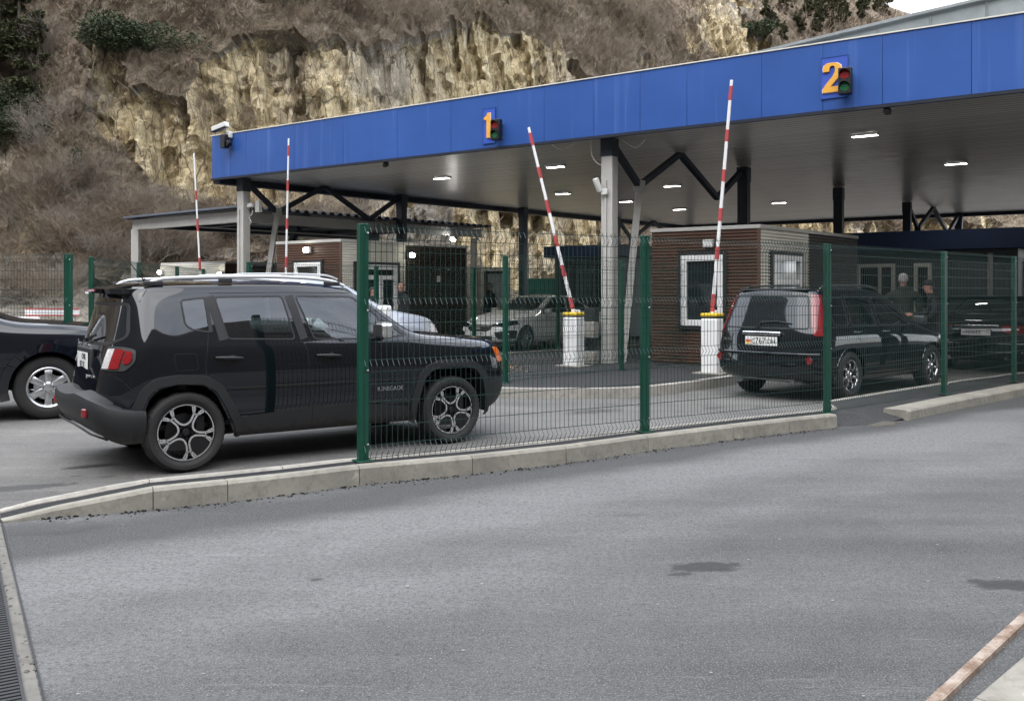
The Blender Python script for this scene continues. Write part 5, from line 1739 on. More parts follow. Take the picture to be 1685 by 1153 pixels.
def build_booths():
    NS = Vector((E2.y, -E2.x))         # outward normal of side faces
    NF = N1
    # right booth behind the dark estate car
    c = Vector((4.6, 17.3)); zb, zt = .145, 2.72
    r = booth(c, 2.2, [(2.15, 'white_clad'), (2.6, 'dark_clad')], zb, zt, 'brown ribbed guard booth with white window frame behind the right raised barrier')
    d = -E1
    window_part(r, tuple(E1 * 1.12) + (1.42,), d, .86, 1.36, M['pane'], M['pvc'], NF, surround=M['frame_dark'], fw=.115)
    window_part(r, tuple(E2 * 1.10) + (1.42,), E2, 1.25, 1.36, M['pane_pale'], M['pvc'], NS, mull=[-.18, .28], surround=M['frame_dark'], fw=.10, split_h=.16)
    flood(r, tuple(E1 * .98) + (2.32,), NF, False)
    m = MB().box((E2 * 3.0 + NS * .02).to_3d() + Vector((0, 0, 1.75)), (.10, .03, .34), rz=math.atan2(E2.y, E2.x)); m.build('notice', M['cam_white'], r)
    # left booth behind the off-roader
    c = Vector((-4.18, 22.7)); zb, zt = .145, 2.76
    r = booth(c, 2.3, [(2.1, 'white_clad'), (2.3, 'dark_clad')], zb, zt, 'brown and cream ribbed guard booth with two bright lamps behind the black off-roader')
    window_part(r, tuple(E1 * 1.12) + (1.45,), d, .95, 1.36, M['pane'], M['pvc'], NF, surround=M['frame_dark'], fw=.10, split_h=.35)
    window_part(r, tuple(E2 * 1.12) + (1.40,), E2, 1.35, 1.36, M['pane'], M['pvc'], NS, mull=[.12], surround=M['frame_dark'], fw=.12, split_h=.36)
    flood(r, tuple(E1 * 1.1) + (2.44,), NF, True)
    flood(r, tuple(E2 * 2.25) + (2.36,), NS, True)
    m = MB().box((E2 * 3.3 + NS * .02).to_3d() + Vector((0, 0, 1.75)), (.14, .03, .16), rz=math.atan2(E2.y, E2.x)); m.build('notice', M['cam_white'], r)
    # far left booth under the lean-to: cream front, brown side
    root = empty('guard_booth', (-9.1, 29.5, .1), 0, 'cream guard booth with a dark framed window under the lean-to roof', 'booth')
    a = Vector((0, 0)); f2 = E1 * 3.4
    m = MB(); corr(m, f2, a, 0, 2.35); m.build('front_wall', M['white_clad'], root)
    m = MB(); corr(m, a, E2 * 3.2, 0, 2.35); m.build('side_wall', M['brown_clad'], root)
    m = MB(); m.prism([(0, .03), tuple(E2 * 3.2 + Vector((-.03, 0))), tuple(E2 * 3.2 + f2), tuple(f2 + Vector((.02, .03)))], 0, 2.34); m.build('core', M['dark_clad'], root)
    m = MB(); m.prism([(.02, -.02), tuple(E2 * 3.25), tuple(E2 * 3.25 + f2), tuple(f2)], 2.352, 2.42); m.build('roof', M['steel_grey'], root)
    window_part(root, tuple(E1 * 1.35) + (1.5,), d, 1.5, .95, M['pane_pale'], M['frame_dark'], NF, fw=.09)
    flood(root, tuple(E1 * .12) + (2.0,), NF, True)
    flood(root, tuple(E1 * 3.3) + (2.1,), NF, True)
    # cabin across the far lane, pale with a dark framed window
    root = empty('site_cabin', (-.05, 32.2, .1), 0, 'pale cabin with a dark framed doorway beyond the white car', 'cabin')
    m = MB(); f2 = Vector((-1.75, .35))
    corr(m, f2, a, 0, 2.3, .2, .006); m.build('front_wall', M['white_clad'], root)
    m = MB(); m.prism([(0, .03), (.0, 2.6), (-1.75, 2.9), (-1.75, .38)], 0, 2.29); m.build('core', M['white_clad'], root)
    dd = -f2.normalized(); nn = Vector((dd.y, -dd.x))
    window_part(root, (-.52, .104, 1.42), dd, .78, 1.5, M['pane_pale'], M['frame_dark'], nn, fw=.09)
    # kiosk with blue roof beside the far lane
    def kiosk(c, w, L, zt, label, bh=.42):
        root = empty('kiosk', (c[0], c[1], .1), 0, label, 'kiosk')
        m = MB(); q = E2 * L; fl = E1 * w
        m.prism([(0, 0), tuple(q), tuple(q + fl), tuple(fl)], 0, zt - bh); m.build('wall', M['kiosk_wall'], root)
        m = MB(); o = -.25
        m.prism([tuple((E1 + E2) * o), tuple(q + E1 * o - E2 * o), tuple(q + fl - E1 * o - E2 * o), tuple(fl - E1 * o + E2 * o)], zt - bh + .002, zt); m.build('roof', M['kiosk_blue'], root, bevel=.01)
        return root
    r = kiosk((3.3, 29.6), 2.3, 3.0, 2.95, 'small dark kiosk with blue flat roof beyond the left raised barrier', .38)
    window_part(r, tuple(E1 * 1.2) + (1.6,), d, 1.5, 1.5, M['pane'], M['frame_dark'], NF, mull=[-.35, .3], fw=.06)
    # big blue roofed kiosk at the right
    r = kiosk((12.3, 22.6), 4.2, 7.5, 3.0, 'large dark kiosk with deep blue flat roof at the right of the lanes', .50)
    for x, w, lit in ((3.3, .95, 'pane'), (2.15, .42, 'pane')):
        window_part(r, tuple(E1 * x) + (1.55,), d, w, 1.25, M[lit], M['white_clad'], NF, fw=.09, mull=[.1] if w > .8 else None)
    m = MB().bar((E1 * .6 + NF * .05).to_3d() + Vector((0, 0, .2)), (E1 * .6 + NF * .05).to_3d() + Vector((0, 0, 2.4)), .09).box((E1 * .62 + NF * .06).to_3d() + Vector((0, 0, 1.0)), (.12, .12, .2)); m.build('pipe', M['steel_grey'], r)
    window_part(r, tuple(E2 * 1.3) + (1.6,), E2, 1.5, 1.2, M['pane'], M['frame_dark'], NS, fw=.07)
    # dark green container beyond the lane
    r = empty('container', (.45, 38.0, .1), 0, 'dark green metal container beyond the white car', 'container')
    m = MB(); n = 22
    for i in range(n): m.box((i * .105, .0 + .012 * (i % 2), 1.0), (.10, .05, 2.0))
    m.build('ribbed_wall', M['green_post'], r); MB().box((1.1, 1.0, 1.0), (2.3, 1.9, 1.98)).build('core', M['green_post'], r)

def build_leanto():
    C = Vector((-7.35, 25.0)); zt = 3.78
    root = empty('lean_to_shelter', (C.x, C.y, 0), 0, 'open lean-to shelter with corrugated roof and pale posts left of the canopy', 'shelter')
    ex = E1; ey = E2
    L1, L2 = 4.8, 9.5
    def P(a, b, z): q = ex * a + ey * b; return Vector((q.x, q.y, z))
    # corrugated sheet, ribs along the front direction
    vs = []; fs = []; n = 0
    pitch = .30
    prof = []
    b = -.3
    while b < L2 + .3:
        for f, o in ((0, 0), (.35, 0), (.5, .075), (.85, .075)): prof.append((b + pitch * f, o))
        b += pitch
    for a in (-.25, L1 + .3):
        for bb, o in prof: vs.append(P(a, bb, zt + o - .012 * (a if a > 0 else 0)))
    k = len(prof)
    m = MB().add(vs, [(i, i + 1, k + i + 1, k + i) for i in range(k - 1)])
    o = m.build('roof', M['steel_dark'], root); sm = o.modifiers.new('s', 'SOLIDIFY'); sm.thickness = .012
    m = MB()
    m.bar(P(-.1, 0, zt - .22), P(L1, 0, zt - .24), .12, .30); m.build('front_beam', M['steel_grey'], root, bevel=.01)
    m = MB(); m.bar(P(0, .15, zt - .22), P(0, L2, zt - .22), .12, .28); m.build('side_beam', M['steel_grey'], root, bevel=.01)
    m = MB()
    for q in (2.4, 4.8, 7.2): m.bar(P(.1, q, zt - .1), P(L1, q, zt - .12), .10, .14)
    m.bar(P(L1, .1, zt - .2), P(L1, L2, zt - .2), .12, .24)
    m.build('purlin', M['steel_dark'], root)
    for a, b in ((L1 - .1, 0), (L1 - .1, L2), (.3, L2)):
        m = MB(); m.bar(P(a, b, 0), P(a, b, zt - .38), .22, .22, up=(0, 1, 0)); m.build('post', M['steel_grey'], root, bevel=.015)
    m = MB(); m.bar(P(3.6, 3.0, .4), P(1.3, 3.0, zt - .3), .17, .14); m.build('strut', M['steel_dark'], root)
    m = MB(); m.bar(P(-.25, L2 * .96, zt - .5), P(.05, L2 * .96, zt - .1), .05); m.build('bracket', M['steel_grey'], root)
    m = MB().tube([P(2.0, .1, zt - .4), P(.2, 4.5, zt - .55)], .02, 6); m.build('tie', M['steel_grey'], root)
    q = P(-.12, 8.0, zt - .45)
    f = MB().box(q, (.3, .2, .12), rz=AZ1).build('floodlight', M['cam_white'], root, bevel=.02)
    MB().ball(q + Vector((.02, -.08, -.03)), .085, 12, 8).build('lamp', M['lamp_soft'], f, smooth=True)

# ------------------------------------------------------------------ fences
WIRE = {}
def panel_mesh(L, H, coarse=False):
    """welded wire panel in local xz, folded four times towards -y"""
    key = (round(L, 2), round(H, 2), coarse)
    if key in WIRE: return WIRE[key]
    folds = [H * .04, H * .40, H * .665, H * .975]
    folds = [.075 * H / 1.93, .78 * H / 1.93, 1.285 * H / 1.93, H - .055]
    r = .0028
    def yoff(z):
        o = 0
        for f in folds:
            d = abs(z - f)
            if d < .05: o = max(o, (.05 - d) / .05 * .035)
        return -o
    zs = [.0]
    for f in folds: zs += [f - .05, f, f + .05]
    zs += [H + .025]
    zs = sorted(z for z in zs if z >= 0)
    mb = MB()
    n = int(round(L / .05)); 
    for i in range(n + 1):
        x = L * i / n
        pts = [(x, yoff(z), z) for z in zs]
        vs = []; fs = []
        for p in pts:
            vs += [(p[0] - r, p[1] - r * .6, p[2]), (p[0] + r, p[1] - r * .6, p[2]), (p[0], p[1] + r, p[2])]
        for k in range(len(pts) - 1):
            for j in range(3): fs.append((k * 3 + j, k * 3 + (j + 1) % 3, k * 3 + 3 + (j + 1) % 3, k * 3 + 3 + j))
        mb.add(vs, fs)
    hz = []
    for f in folds: hz += [f - .05, f + .05]
    hz += [.28, .48, .63, .98, 1.13, 1.45, 1.6, 1.72] if not coarse else [.43, 1.03, 1.55]
    hz = [z for z in hz if z > 0]
    for z in hz:
        y = yoff(z) + .004
        mb.bar((0, y, z), (L, y, z), .0052, .0052)
    me = mb.build('wire_panel', M['green_wire'], None, recalc=False).data
    ob = D.objects.get('wire_panel')
    for o in list(D.objects):
        if o.data == me: D.objects.remove(o)
    WIRE[key] = me
    return me

def fence(pts, H, label, group=None, wide=.085, facing_flip=False, cat='fence'):
    """posts and folded wire panels along plan points (x, y, z of the foot)"""
    root = empty('mesh_fence', pts[0], 0, label, cat, group)
    o = Vector(pts[0])
    for i, p in enumerate(pts):
        p = Vector(p)
        a = Vector(pts[max(0, i - 1)]); b = Vector(pts[min(len(pts) - 1, i + 1)])
        rz = math.atan2(b.y - a.y, b.x - a.x)
        q = p - o
        m = MB().box((q.x, q.y, q.z + H / 2 + .01), (wide, .055, H + .02), rz=rz)
        m.box((q.x, q.y, q.z + .004), (.14, .14, .008), rz=rz)
        po = m.build('post', M['green_post'], root, bevel=.008)
        R = Matrix.Rotation(rz, 3, 'Z')
        for z in (H * .97, H * .64, H * .385, H * .07):
            bq = q + R @ Vector((wide * .38, -.030, z))
            MB().lathe([(.001, -.010), (.008, -.008), (.010, 0)], 8, 'y', tuple(bq)).build('bolt', M['rim_silver'], po)
    for a, b in zip(pts[:-1], pts[1:]):
        a, b = Vector(a), Vector(b)
        L = (b - a).xy.length
        me = panel_mesh(3.0 if L > 2.7 else 2.6, H)
        w = link('wire_panel', me, root)
        w.location = a - o + Vector((0, 0, .0))
        rz = math.atan2(b.y - a.y, b.x - a.x)
        sh = (b.z - a.z) / L
        k = (L) / (3.0 if L > 2.7 else 2.6)
        w.matrix_local = Matrix.Translation(a - o) @ Matrix.Rotation(rz, 4, 'Z') @ Matrix(((k, 0, 0, 0), (0, -1 if facing_flip else 1, 0, -.03 if not facing_flip else .03), (sh * k, 0, 1, 0), (0, 0, 0, 1)))
    return root

def build_fences():
    P = [G(597, 758, .145), G(1061, 710, .145), G(1361, 679, .14), G(1553.5, 648, .14), G(1668.5, 628, .14), Vector((10.05, 16.5, .14)), Vector((12.4, 18.3, .14))]
    fence([tuple(p) for p in P], 1.93, 'green folded wire fence standing on the kerb strip in front of the cars', None)
    A = [(-.10, 14.3, .145), (1.95, 16.55, .145), (3.53, 18.35, .145)]
    fence(A, 1.93, 'green wire fence on the island between the two raised barriers')
    B = [(-4.55, 16.1, .02), (-2.7, 18.5, .02), (-.86, 21.0, .05), (1.12, 22.6, .1), (3.1, 24.8, .1)]
    fence(B, 2.02, 'green wire fence behind the silver car along the far side of the lane')
    Cc = [(-12.2, 14.6, .12), (-9.2, 13.7, .12), (-6.25, 13.1, .10)]
    fence(Cc, 1.95, 'green wire fence at far left behind the dark parked car', wide=.11)
    Dd = [(-6.22, 13.75, .10), (-6.5, 16.2, .10), (-6.7, 18.6, .10), (-6.9, 20.8, .1)]
    fence(Dd, 1.93, 'green wire fence running back beside the cream booth at left', wide=.1)

# ------------------------------------------------------------------ barriers
def barrier(base, zb, tip, L, label, stripes, arm_r=(.031, .023), disc=False, post=True, wdt=.31, hp=.98, red_at=None, yaw=AZ1):
    root = empty('raised_barrier', (base[0], base[1], zb), yaw, label, 'barrier', 'raised barriers of the lanes')
    if post:
        MB().box((0, 0, hp / 2 - .03), (wdt, .30, hp - .06)).build('cabinet', M['white_paint'], root, bevel=.03, seg=3)
        MB().box((0, 0, hp), (wdt + .006, .306, .06)).build('cabinet_top', M['yellow_paint'], root, bevel=.02, seg=3)
        MB().box((0, 0, .008), (wdt + .22, .5, .016)).build('base_plate', M['kerb_white'], root)
    # the arm swings in the vertical plane across the lane: tilt and length from the surveyed tip
    ax = (tip[0] - CX) / FPX
    tt = (ax * base[1] - base[0]) / (E1.x - ax * E1.y)
    zt_ = HC + (HOR - tip[1]) / FPX * (base[1] + E1.y * tt) - (zb + hp + .02)
    L = math.hypot(tt, zt_); az_tilt = math.atan2(tt, zt_)
    d = Vector((math.sin(az_tilt), -.0, math.cos(az_tilt)))
    s0 = Vector((0, -.0, hp + .02)); 
    def seg(a, b, mat, nm, par):
        ra = arm_r[0] + (arm_r[1] - arm_r[0]) * a / L; rb = arm_r[0] + (arm_r[1] - arm_r[0]) * b / L
        m = MB(); 
        u = d.cross(Vector((0, 1, 0))).normalized(); w = Vector((0, 1, 0))
        vs = []
        for s_, r_ in ((a, ra), (b, rb)):
            for x, y in ((-1, -.7), (1, -.7), (1, .7), (-1, .7)): vs.append(s0 + d * s_ + u * x * r_ + w * y * r_)
        m.add(vs, [(0, 1, 2, 3), (7, 6, 5, 4), (0, 4, 5, 1), (1, 5, 6, 2), (2, 6, 7, 3), (3, 7, 4, 0)])
        return m.build(nm, mat, par, bevel=.006)
    arm = seg(-.05, L, M['white_paint'], 'arm', root)
    for a, b in stripes:
        ra = arm_r[0] * 1.05
        ar = arm_r
        m = MB(); u = d.cross(Vector((0, 1, 0))).normalized(); w = Vector((0, 1, 0)); vs = []
        for s_ in (a * L, b * L):
            r_ = arm_r[0] + (arm_r[1] - arm_r[0]) * s_ / L + .0025
            for x, y in ((-1, -.7), (1, -.7), (1, .7), (-1, .7)): vs.append(s0 + d * s_ + u * x * r_ + w * (y * r_ - (.002 if y < 0 else -.002)))
        m.add(vs, [(0, 1, 2, 3), (7, 6, 5, 4), (0, 4, 5, 1), (1, 5, 6, 2), (2, 6, 7, 3), (3, 7, 4, 0)])
        m.build('stripe', M['red_paint'], arm)
    if post:
        hb = MB().lathe([(.001, -.20), (.04, -.20), (.05, -.17), (.05, .0)], 16, 'y', (0, 0, hp + .03)); hb.build('pivot', M['white_paint'], root, smooth=True)
    if disc:
        MB().lathe([(.001, -.24), (.105, -.24), (.115, -.225), (.115, -.20), (.001, -.20)], 28, 'y', (-.05, 0, hp - .12)).build('hub_disc', M['cam_black'], root, smooth=True)
    return root

def build_barriers():
    # right barrier: cabinet at (3.3, 15.5)
    b = G(1172, 614, .145); barrier(b, .145, (1204, 132), 0, 'white barrier post with yellow top and black disc beside the brown booth', [(.01, .085), (.235, .29), (.40, .455), (.57, .62), (.74, .79), (.915, .975)], disc=True, hp=1.0)
    bpy.context.view_layer.update()
    b = G(944, 602, .145); barrier(b, .145, (870, 210), 0, 'white barrier post with yellow top left of the middle column', [(.02, .08), (.19, .25), (.35, .41), (.53, .60), (.72, .78), (.90, .97)], hp=.98)
    barrier((-5.22, 21.4), .1, (475, 228), 0, 'raised striped barrier arm in front of the brown and cream booth at left', [(.06, .11), (.26, .32), (.48, .54), (.70, .76), (.90, .96)], arm_r=(.025, .018), post=True, hp=.95)
    barrier((-8.1, 24.3), .1, (319, 252), 0, 'raised striped barrier arm before the lean-to shelter, leftmost of the barriers', [(.06, .13), (.25, .33), (.5, .58), (.7, .76)], arm_r=(.025, .018), post=True, hp=.95)


def build_small_things():
    # striped board and white block behind the left fence
    a, b = Vector(((41 - CX) / FPX * 17, 17.0, 1.17)), Vector(((131 - CX) / FPX * 17.4, 17.4, 1.16))
    r = empty('barrier_board', (a.x, a.y, 0), 0, 'low red and white board behind the left wire fence', 'barrier board')
    o = Vector((a.x, a.y, 0)); d = (b - a); L = d.length; d.normalize()
    MB().bar(a - o, b - o, .03, .10).build('board', M['white_paint'], r, bevel=.005)
    e = MB()
    for z in (.06, -.06): e.bar(a - o + Vector((0, -.005, z)), b - o + Vector((0, -.005, z)), .034, .022)
    e.build('red_edge', M['red_paint'], r)
    for k in (.12, .88): q = a.lerp(b, k) - o; MB().bar((q.x, q.y + .03, 0), (q.x, q.y + .03, 1.16), .05).build('leg', M['steel_grey'], r)
    for k, (u0, dx) in enumerate(((22, 0), (40, 0))):
        p = Vector(((u0 - CX) / FPX * 16.6, 16.6, 0))
        t_ = MB(); prof = catmull([(-.16, 0, 0), (-.15, 0, .55), (-.10, 0, .95), (0, 0, 1.08), (.10, 0, 1.02), (.13, 0, .5), (.14, 0, 0)], 4)
        t_.slab([(q.x, 0, q.z) for q in prof], (0, .4, 0))
        w = t_.build('plastic_block', M['white_paint'], None, bevel=.02); w.location = p
        tag(w, ('white plastic road block at the far left behind the fence, left of its pair', 'white plastic road block beside the red and white board')[k], 'road block')
    # control pedestal at the foot of the middle column
    p = C3(.12, -.42, .145)
    r = empty('control_pedestal', p, AZ1, 'cream and grey control pedestal standing against the middle grey column', 'pedestal')
    MB().box((0, 0, .12), (.22, .2, .24)).build('foot', M['kerb_white'], r, bevel=.01)
    MB().cyl((-.05, 0, .24), (-.05, 0, .50), .035, 12).cyl((.05, 0, .24), (.05, 0, .50), .035, 12).build('stem', M['cam_black'], r, smooth=True)
    MB().box((0, 0, .66), (.23, .2, .32)).build('box', M['kerb_white'], r, bevel=.012)
    MB().box((0, -.01, .95), (.24, .2, .26)).build('screen_hood', M['frame_dark'], r, bevel=.012)
    rnd = random.Random(8); mb = MB()
    for i in range(420):
        u, v = rnd.gauss(815, 24), rnd.gauss(604, 5)
        q = G(u, max(592, v), .147); s_ = rnd.uniform(.012, .04); a_ = rnd.uniform(0, 6.3)
        c, s2 = math.cos(a_) * s_, math.sin(a_) * s_
        mb.add([(q.x - c, q.y - s2, q.z), (q.x + s2 * .5, q.y - c * .5, q.z + rnd.uniform(0, .02)), (q.x + c, q.y + s2, q.z + rnd.uniform(0, .015)), (q.x - s2 * .5, q.y + c * .5, q.z)], [(0, 1, 2, 3)])
    tag(mb.build('dry_leaves', pm('dry_leaves', (.20, .135, .085), .9, var=.5, vs=20), recalc=False), 'heap of dry brown leaves on the island behind the off-roader bonnet', 'leaves', kind='stuff')
M['navy_paint'] = paint('dark_navy_car_paint', (.0045, .006, .010), rough=.12, dust=.2)
M['dark_paint'] = paint('black_green_car_paint', (.004, .006, .007), rough=.12, dust=.18)
M['silver_paint'] = paint('silver_car_paint', (.42, .445, .48), flake=.5, rough=.3, dust=.2)
M['white_car'] = paint('white_car_paint', (.82, .83, .82), rough=.3, dust=.25)

def circ(x, z, r, n=22, zb=.08):
    a0 = math.asin(max(-.95, (zb - z) / r))
    return [(x + r * math.cos(a0 + (PI - 2 * a0) * i / n), z + r * math.sin(a0 + (PI - 2 * a0) * i / n)) for i in range(n + 1)]

def generic_car(root, cage, wheels, R, rim, W, kind, paint_m, side_windows, rear_glass=None, front_glass=None, extra=(), mats=None, arch=.055, trim=None, level=3, y_wheel=.77, rim_m='rim_silver', seams=(), glass_m='glass_dark', doors=(), bumpers=None, zfloor=.30, seats=True, steer=0.0, arch_paint=False, crease=((5, .3), (7, .35), (6, .12))):
    bm = car_cage(*cage, level, crease)
    car = Car(bm, root)
    gt = lambda c: abs(c.y) > .4
    for x in wheels: car.region('hole_%d' % int(x * 100), circ(x, R, R + arch), where=gt)
    mm = {'body': paint_m, 'window': M[glass_m], 'rear_window': M['glass_dark'], 'windshield': M['glass_light'], 'door': paint_m, 'front_bumper': M['plastic'], 'rear_bumper': M['plastic']}
    mm.update(mats or {})
    for i, p in enumerate(side_windows): car.region('window:%d' % i, rounded(p, .035))
    if rear_glass: car.region('rear_window!', rounded(rear_glass[0], .05), 'rear', where=rear_glass[1])
    if front_glass: car.region('windshield!', rounded(front_glass[0], .05), 'front', where=front_glass[1])
    for key, poly, axis, lift, where, cutaxis in extra:
        car.region(key, poly, axis, lift, where, cutaxis)
        if key == 'cut': car.regions.pop()
    for b in (bumpers or ()): car.region(*b)
    for i, p in enumerate(doors): car.region('door:%d' % i, rounded(p, .03))
    fr = MB(); sm = MB(); ar = []
    for sg in (-1, 1):
        for p in side_windows: car.ribbon(fr, rounded(p, .035), 'side', sg, .014, .012, .004, step=.06)
        for p in seams: car.ribbon(sm, p, 'side', sg, .004, .004, .0012, closed=False, step=.08)
        for p in doors: car.ribbon(sm, rounded(p, .03), 'side', sg, .004, .004, .0012, step=.08)
        for x in wheels: ar.append(car.ribbon(MB(), circ(x, R, R + arch, 22, .26), 'side', sg, *(trim or (.018, .012, .008)), closed=False, ret=.08))
    if rear_glass: car.ribbon(fr, rounded(rear_glass[0], .05), 'rear', 1, .014, .012, .004, step=.06)
    if front_glass: car.ribbon(fr, rounded(front_glass[0], .05), 'front', 1, .014, .012, .004, step=.06)
    P = car.split(mm)
    for i, p in enumerate(side_windows):
        for sd in (-1, 1):
            w = P.get(('window:%d' % i, sd))
            if not w: continue
            w.name = 'window'
            cx = sum(q[0] for q in p) / len(p); cz = sum(q[1] for q in p) / len(p)
            for k, dp in enumerate(doors):
                if inside((cx, cz), dp) and ('door:%d' % k, sd) in P: w.parent = P[('door:%d' % k, sd)]
    fr.build('window_seal', M['rubber'], root, smooth=True)
    if sm.v: sm.build('panel_gap', M['seam'], root)
    for a_ in ar: a_.build('wheel_arch_trim', M['plastic_dusty'] if trim and not arch_paint else paint_m, root, smooth=True)
    x0, x1 = wheels
    ub = MB().box(((x0 + x1) / 2, 0, zfloor), (x1 - x0 + 1.1, 1.05, .12)).box(((x0 + x1) / 2, 0, zfloor + .03), (x1 - x0 - 2 * R - .12, 1.5, .1))
    for sg in (-1, 1):
        for x in wheels: well(ub, x, R, .48, .84, sg, R + arch + .03, zfloor)
    ub.build('underbody', M['under'], root)
    for x in wheels:
        for sg in (-1, 1):
            w = wheel((M['tyre'], M[rim_m], M['rim_dark'], M['machined']), R, W, rim, kind, 12 if x > 1 else 0, root, (x, sg * y_wheel, R), sg > 0)
            if x > 1 and steer: w.rotation_euler.z += steer
    if seats:
        for y in (-.37, .37): build_seat(root, x1 - 1.55, y, .5, .55 + zfloor - .3)
        MB().box((x1 - 2.4, 0, .58 + zfloor - .3), (.45, 1.2, .16)).box((x1 - 2.68, 0, .88 + zfloor - .3), (.14, 1.2, .58)).build('rear_bench', M['seat'], root, bevel=.04)
        MB().box((x1 - .75, 0, .92 + (zfloor - .3)), (.4, 1.36, .24)).build('dashboard', M['interior'], root, bevel=.05)
        MB().box(((x0 + x1) / 2, 0, zfloor + .10), (x1 - x0 - .2, 1.45, .04)).build('cabin_floor', M['interior'], root)
    return car, P

def mirror_pair(root, x, y, z, mat, size=(.12, .2, .14)):
    for sg in (-1, 1):
        m = MB().box((x, sg * (y + .12), z), size).build('mirror', mat, root, bevel=.035, seg=3)
        MB().bar((x + .05, sg * (y - .02), z - .06), (x + .01, sg * (y + .06), z - .04), .045, .03).build('mirror_arm', M['plastic'], m)

def handles(root, P, car, spots, mat):
    for sd in (-1, 1):
        for k, x, z in spots:
            a, b = H2(car, x, z, sd), H2(car, x + .2, z, sd)
            par = P.get(('door:%d' % k, sd), root)
            MB().tube([a + Vector((0, sd * .005, 0)), a.lerp(b, .25) + Vector((0, sd * .03, 0)), a.lerp(b, .75) + Vector((0, sd * .03, 0)), b + Vector((0, sd * .005, 0))], .012, 8).build('handle', mat, par, smooth=True)

SUV_REAR = [(-.66, .70, .30), (-.80, .80, .36), (-.83, .84, .55), (-.80, .84, .72), (-.775, .82, .95), (-.755, .795, 1.05), (-.60, .67, 1.53), (-.60, .62, 1.61)]
def suv_cage(kz=1.0, dx=0.0, hood=0.0):
    def q(p): return (p[0], p[1], p[2] * kz)
    rear = end_station([q(p) for p in SUV_REAR], 1.655 * kz, -.06, [.14, .18, .18, .14, .12, .11, .09, .07])
    mids = [side_station(-.45, .30 * kz, .876, .97 * kz, .828, 1.05 * kz, q((-.42, .70, 1.54)), q((-.42, .645, 1.622)), 1.668 * kz),
            side_station(0, .29 * kz, .883, .98 * kz, .832, 1.045 * kz, q((0, .708, 1.55)), q((0, .65, 1.634)), 1.682 * kz),
            side_station(.6, .28 * kz, .885, .98 * kz, .834, 1.04 * kz, q((.6, .71, 1.55)), q((.6, .652, 1.636)), 1.685 * kz),
            side_station(1.2 + dx, .28 * kz, .885, .97 * kz, .834, 1.03 * kz, q((1.2 + dx, .706, 1.545)), q((1.18 + dx, .645, 1.625)), 1.672 * kz),
            side_station(1.7 + dx, .28 * kz, .885, .95 * kz, .834, 1.01 * kz, q((1.55 + dx, .68, 1.485)), q((1.5 + dx, .625, 1.545)), 1.60 * kz, .06),
            side_station(2.05 + dx, .28 * kz, .885, .93 * kz, .836, .99 * kz, q((1.93 + dx, .735, 1.26)), q((1.9 + dx, .685, 1.305)), 1.345 * kz, .10),
            side_station(2.40 + dx, .28 * kz, .885, .90 * kz, .838, .97 * kz, q((2.34 + dx, .785, 1.03 + hood)), q((2.32 + dx, .73, 1.06 + hood)), (1.10 + hood) * kz, .10),
            side_station(2.70 + dx, .29 * kz, .885, .87 * kz, .838, .935 * kz, q((2.7 + dx, .78, .985 + hood)), q((2.7 + dx, .70, 1.01 + hood)), (1.05 + hood) * kz),
            side_station(3.05 + dx, .30 * kz, .872, .84 * kz, .82, .90 * kz, q((3.05 + dx, .745, .935 + hood)), q((3.05 + dx, .66, .958 + hood)), (.995 + hood) * kz)]
    front = end_station([q(p) for p in [(3.12 + dx, .72, .30), (3.2 + dx, .78, .35), (3.25 + dx, .80, .52), (3.25 + dx, .79, .68), (3.22 + dx, .76, .79), (3.2 + dx, .73, .85), (3.17 + dx, .68, .89 + hood * .8), (3.15 + dx, .62, .91 + hood * .8)]], (.945 + hood * .8) * kz, .10, [.14, .17, .18, .16, .15, .14, .12, .1])
    return rear, mids, front

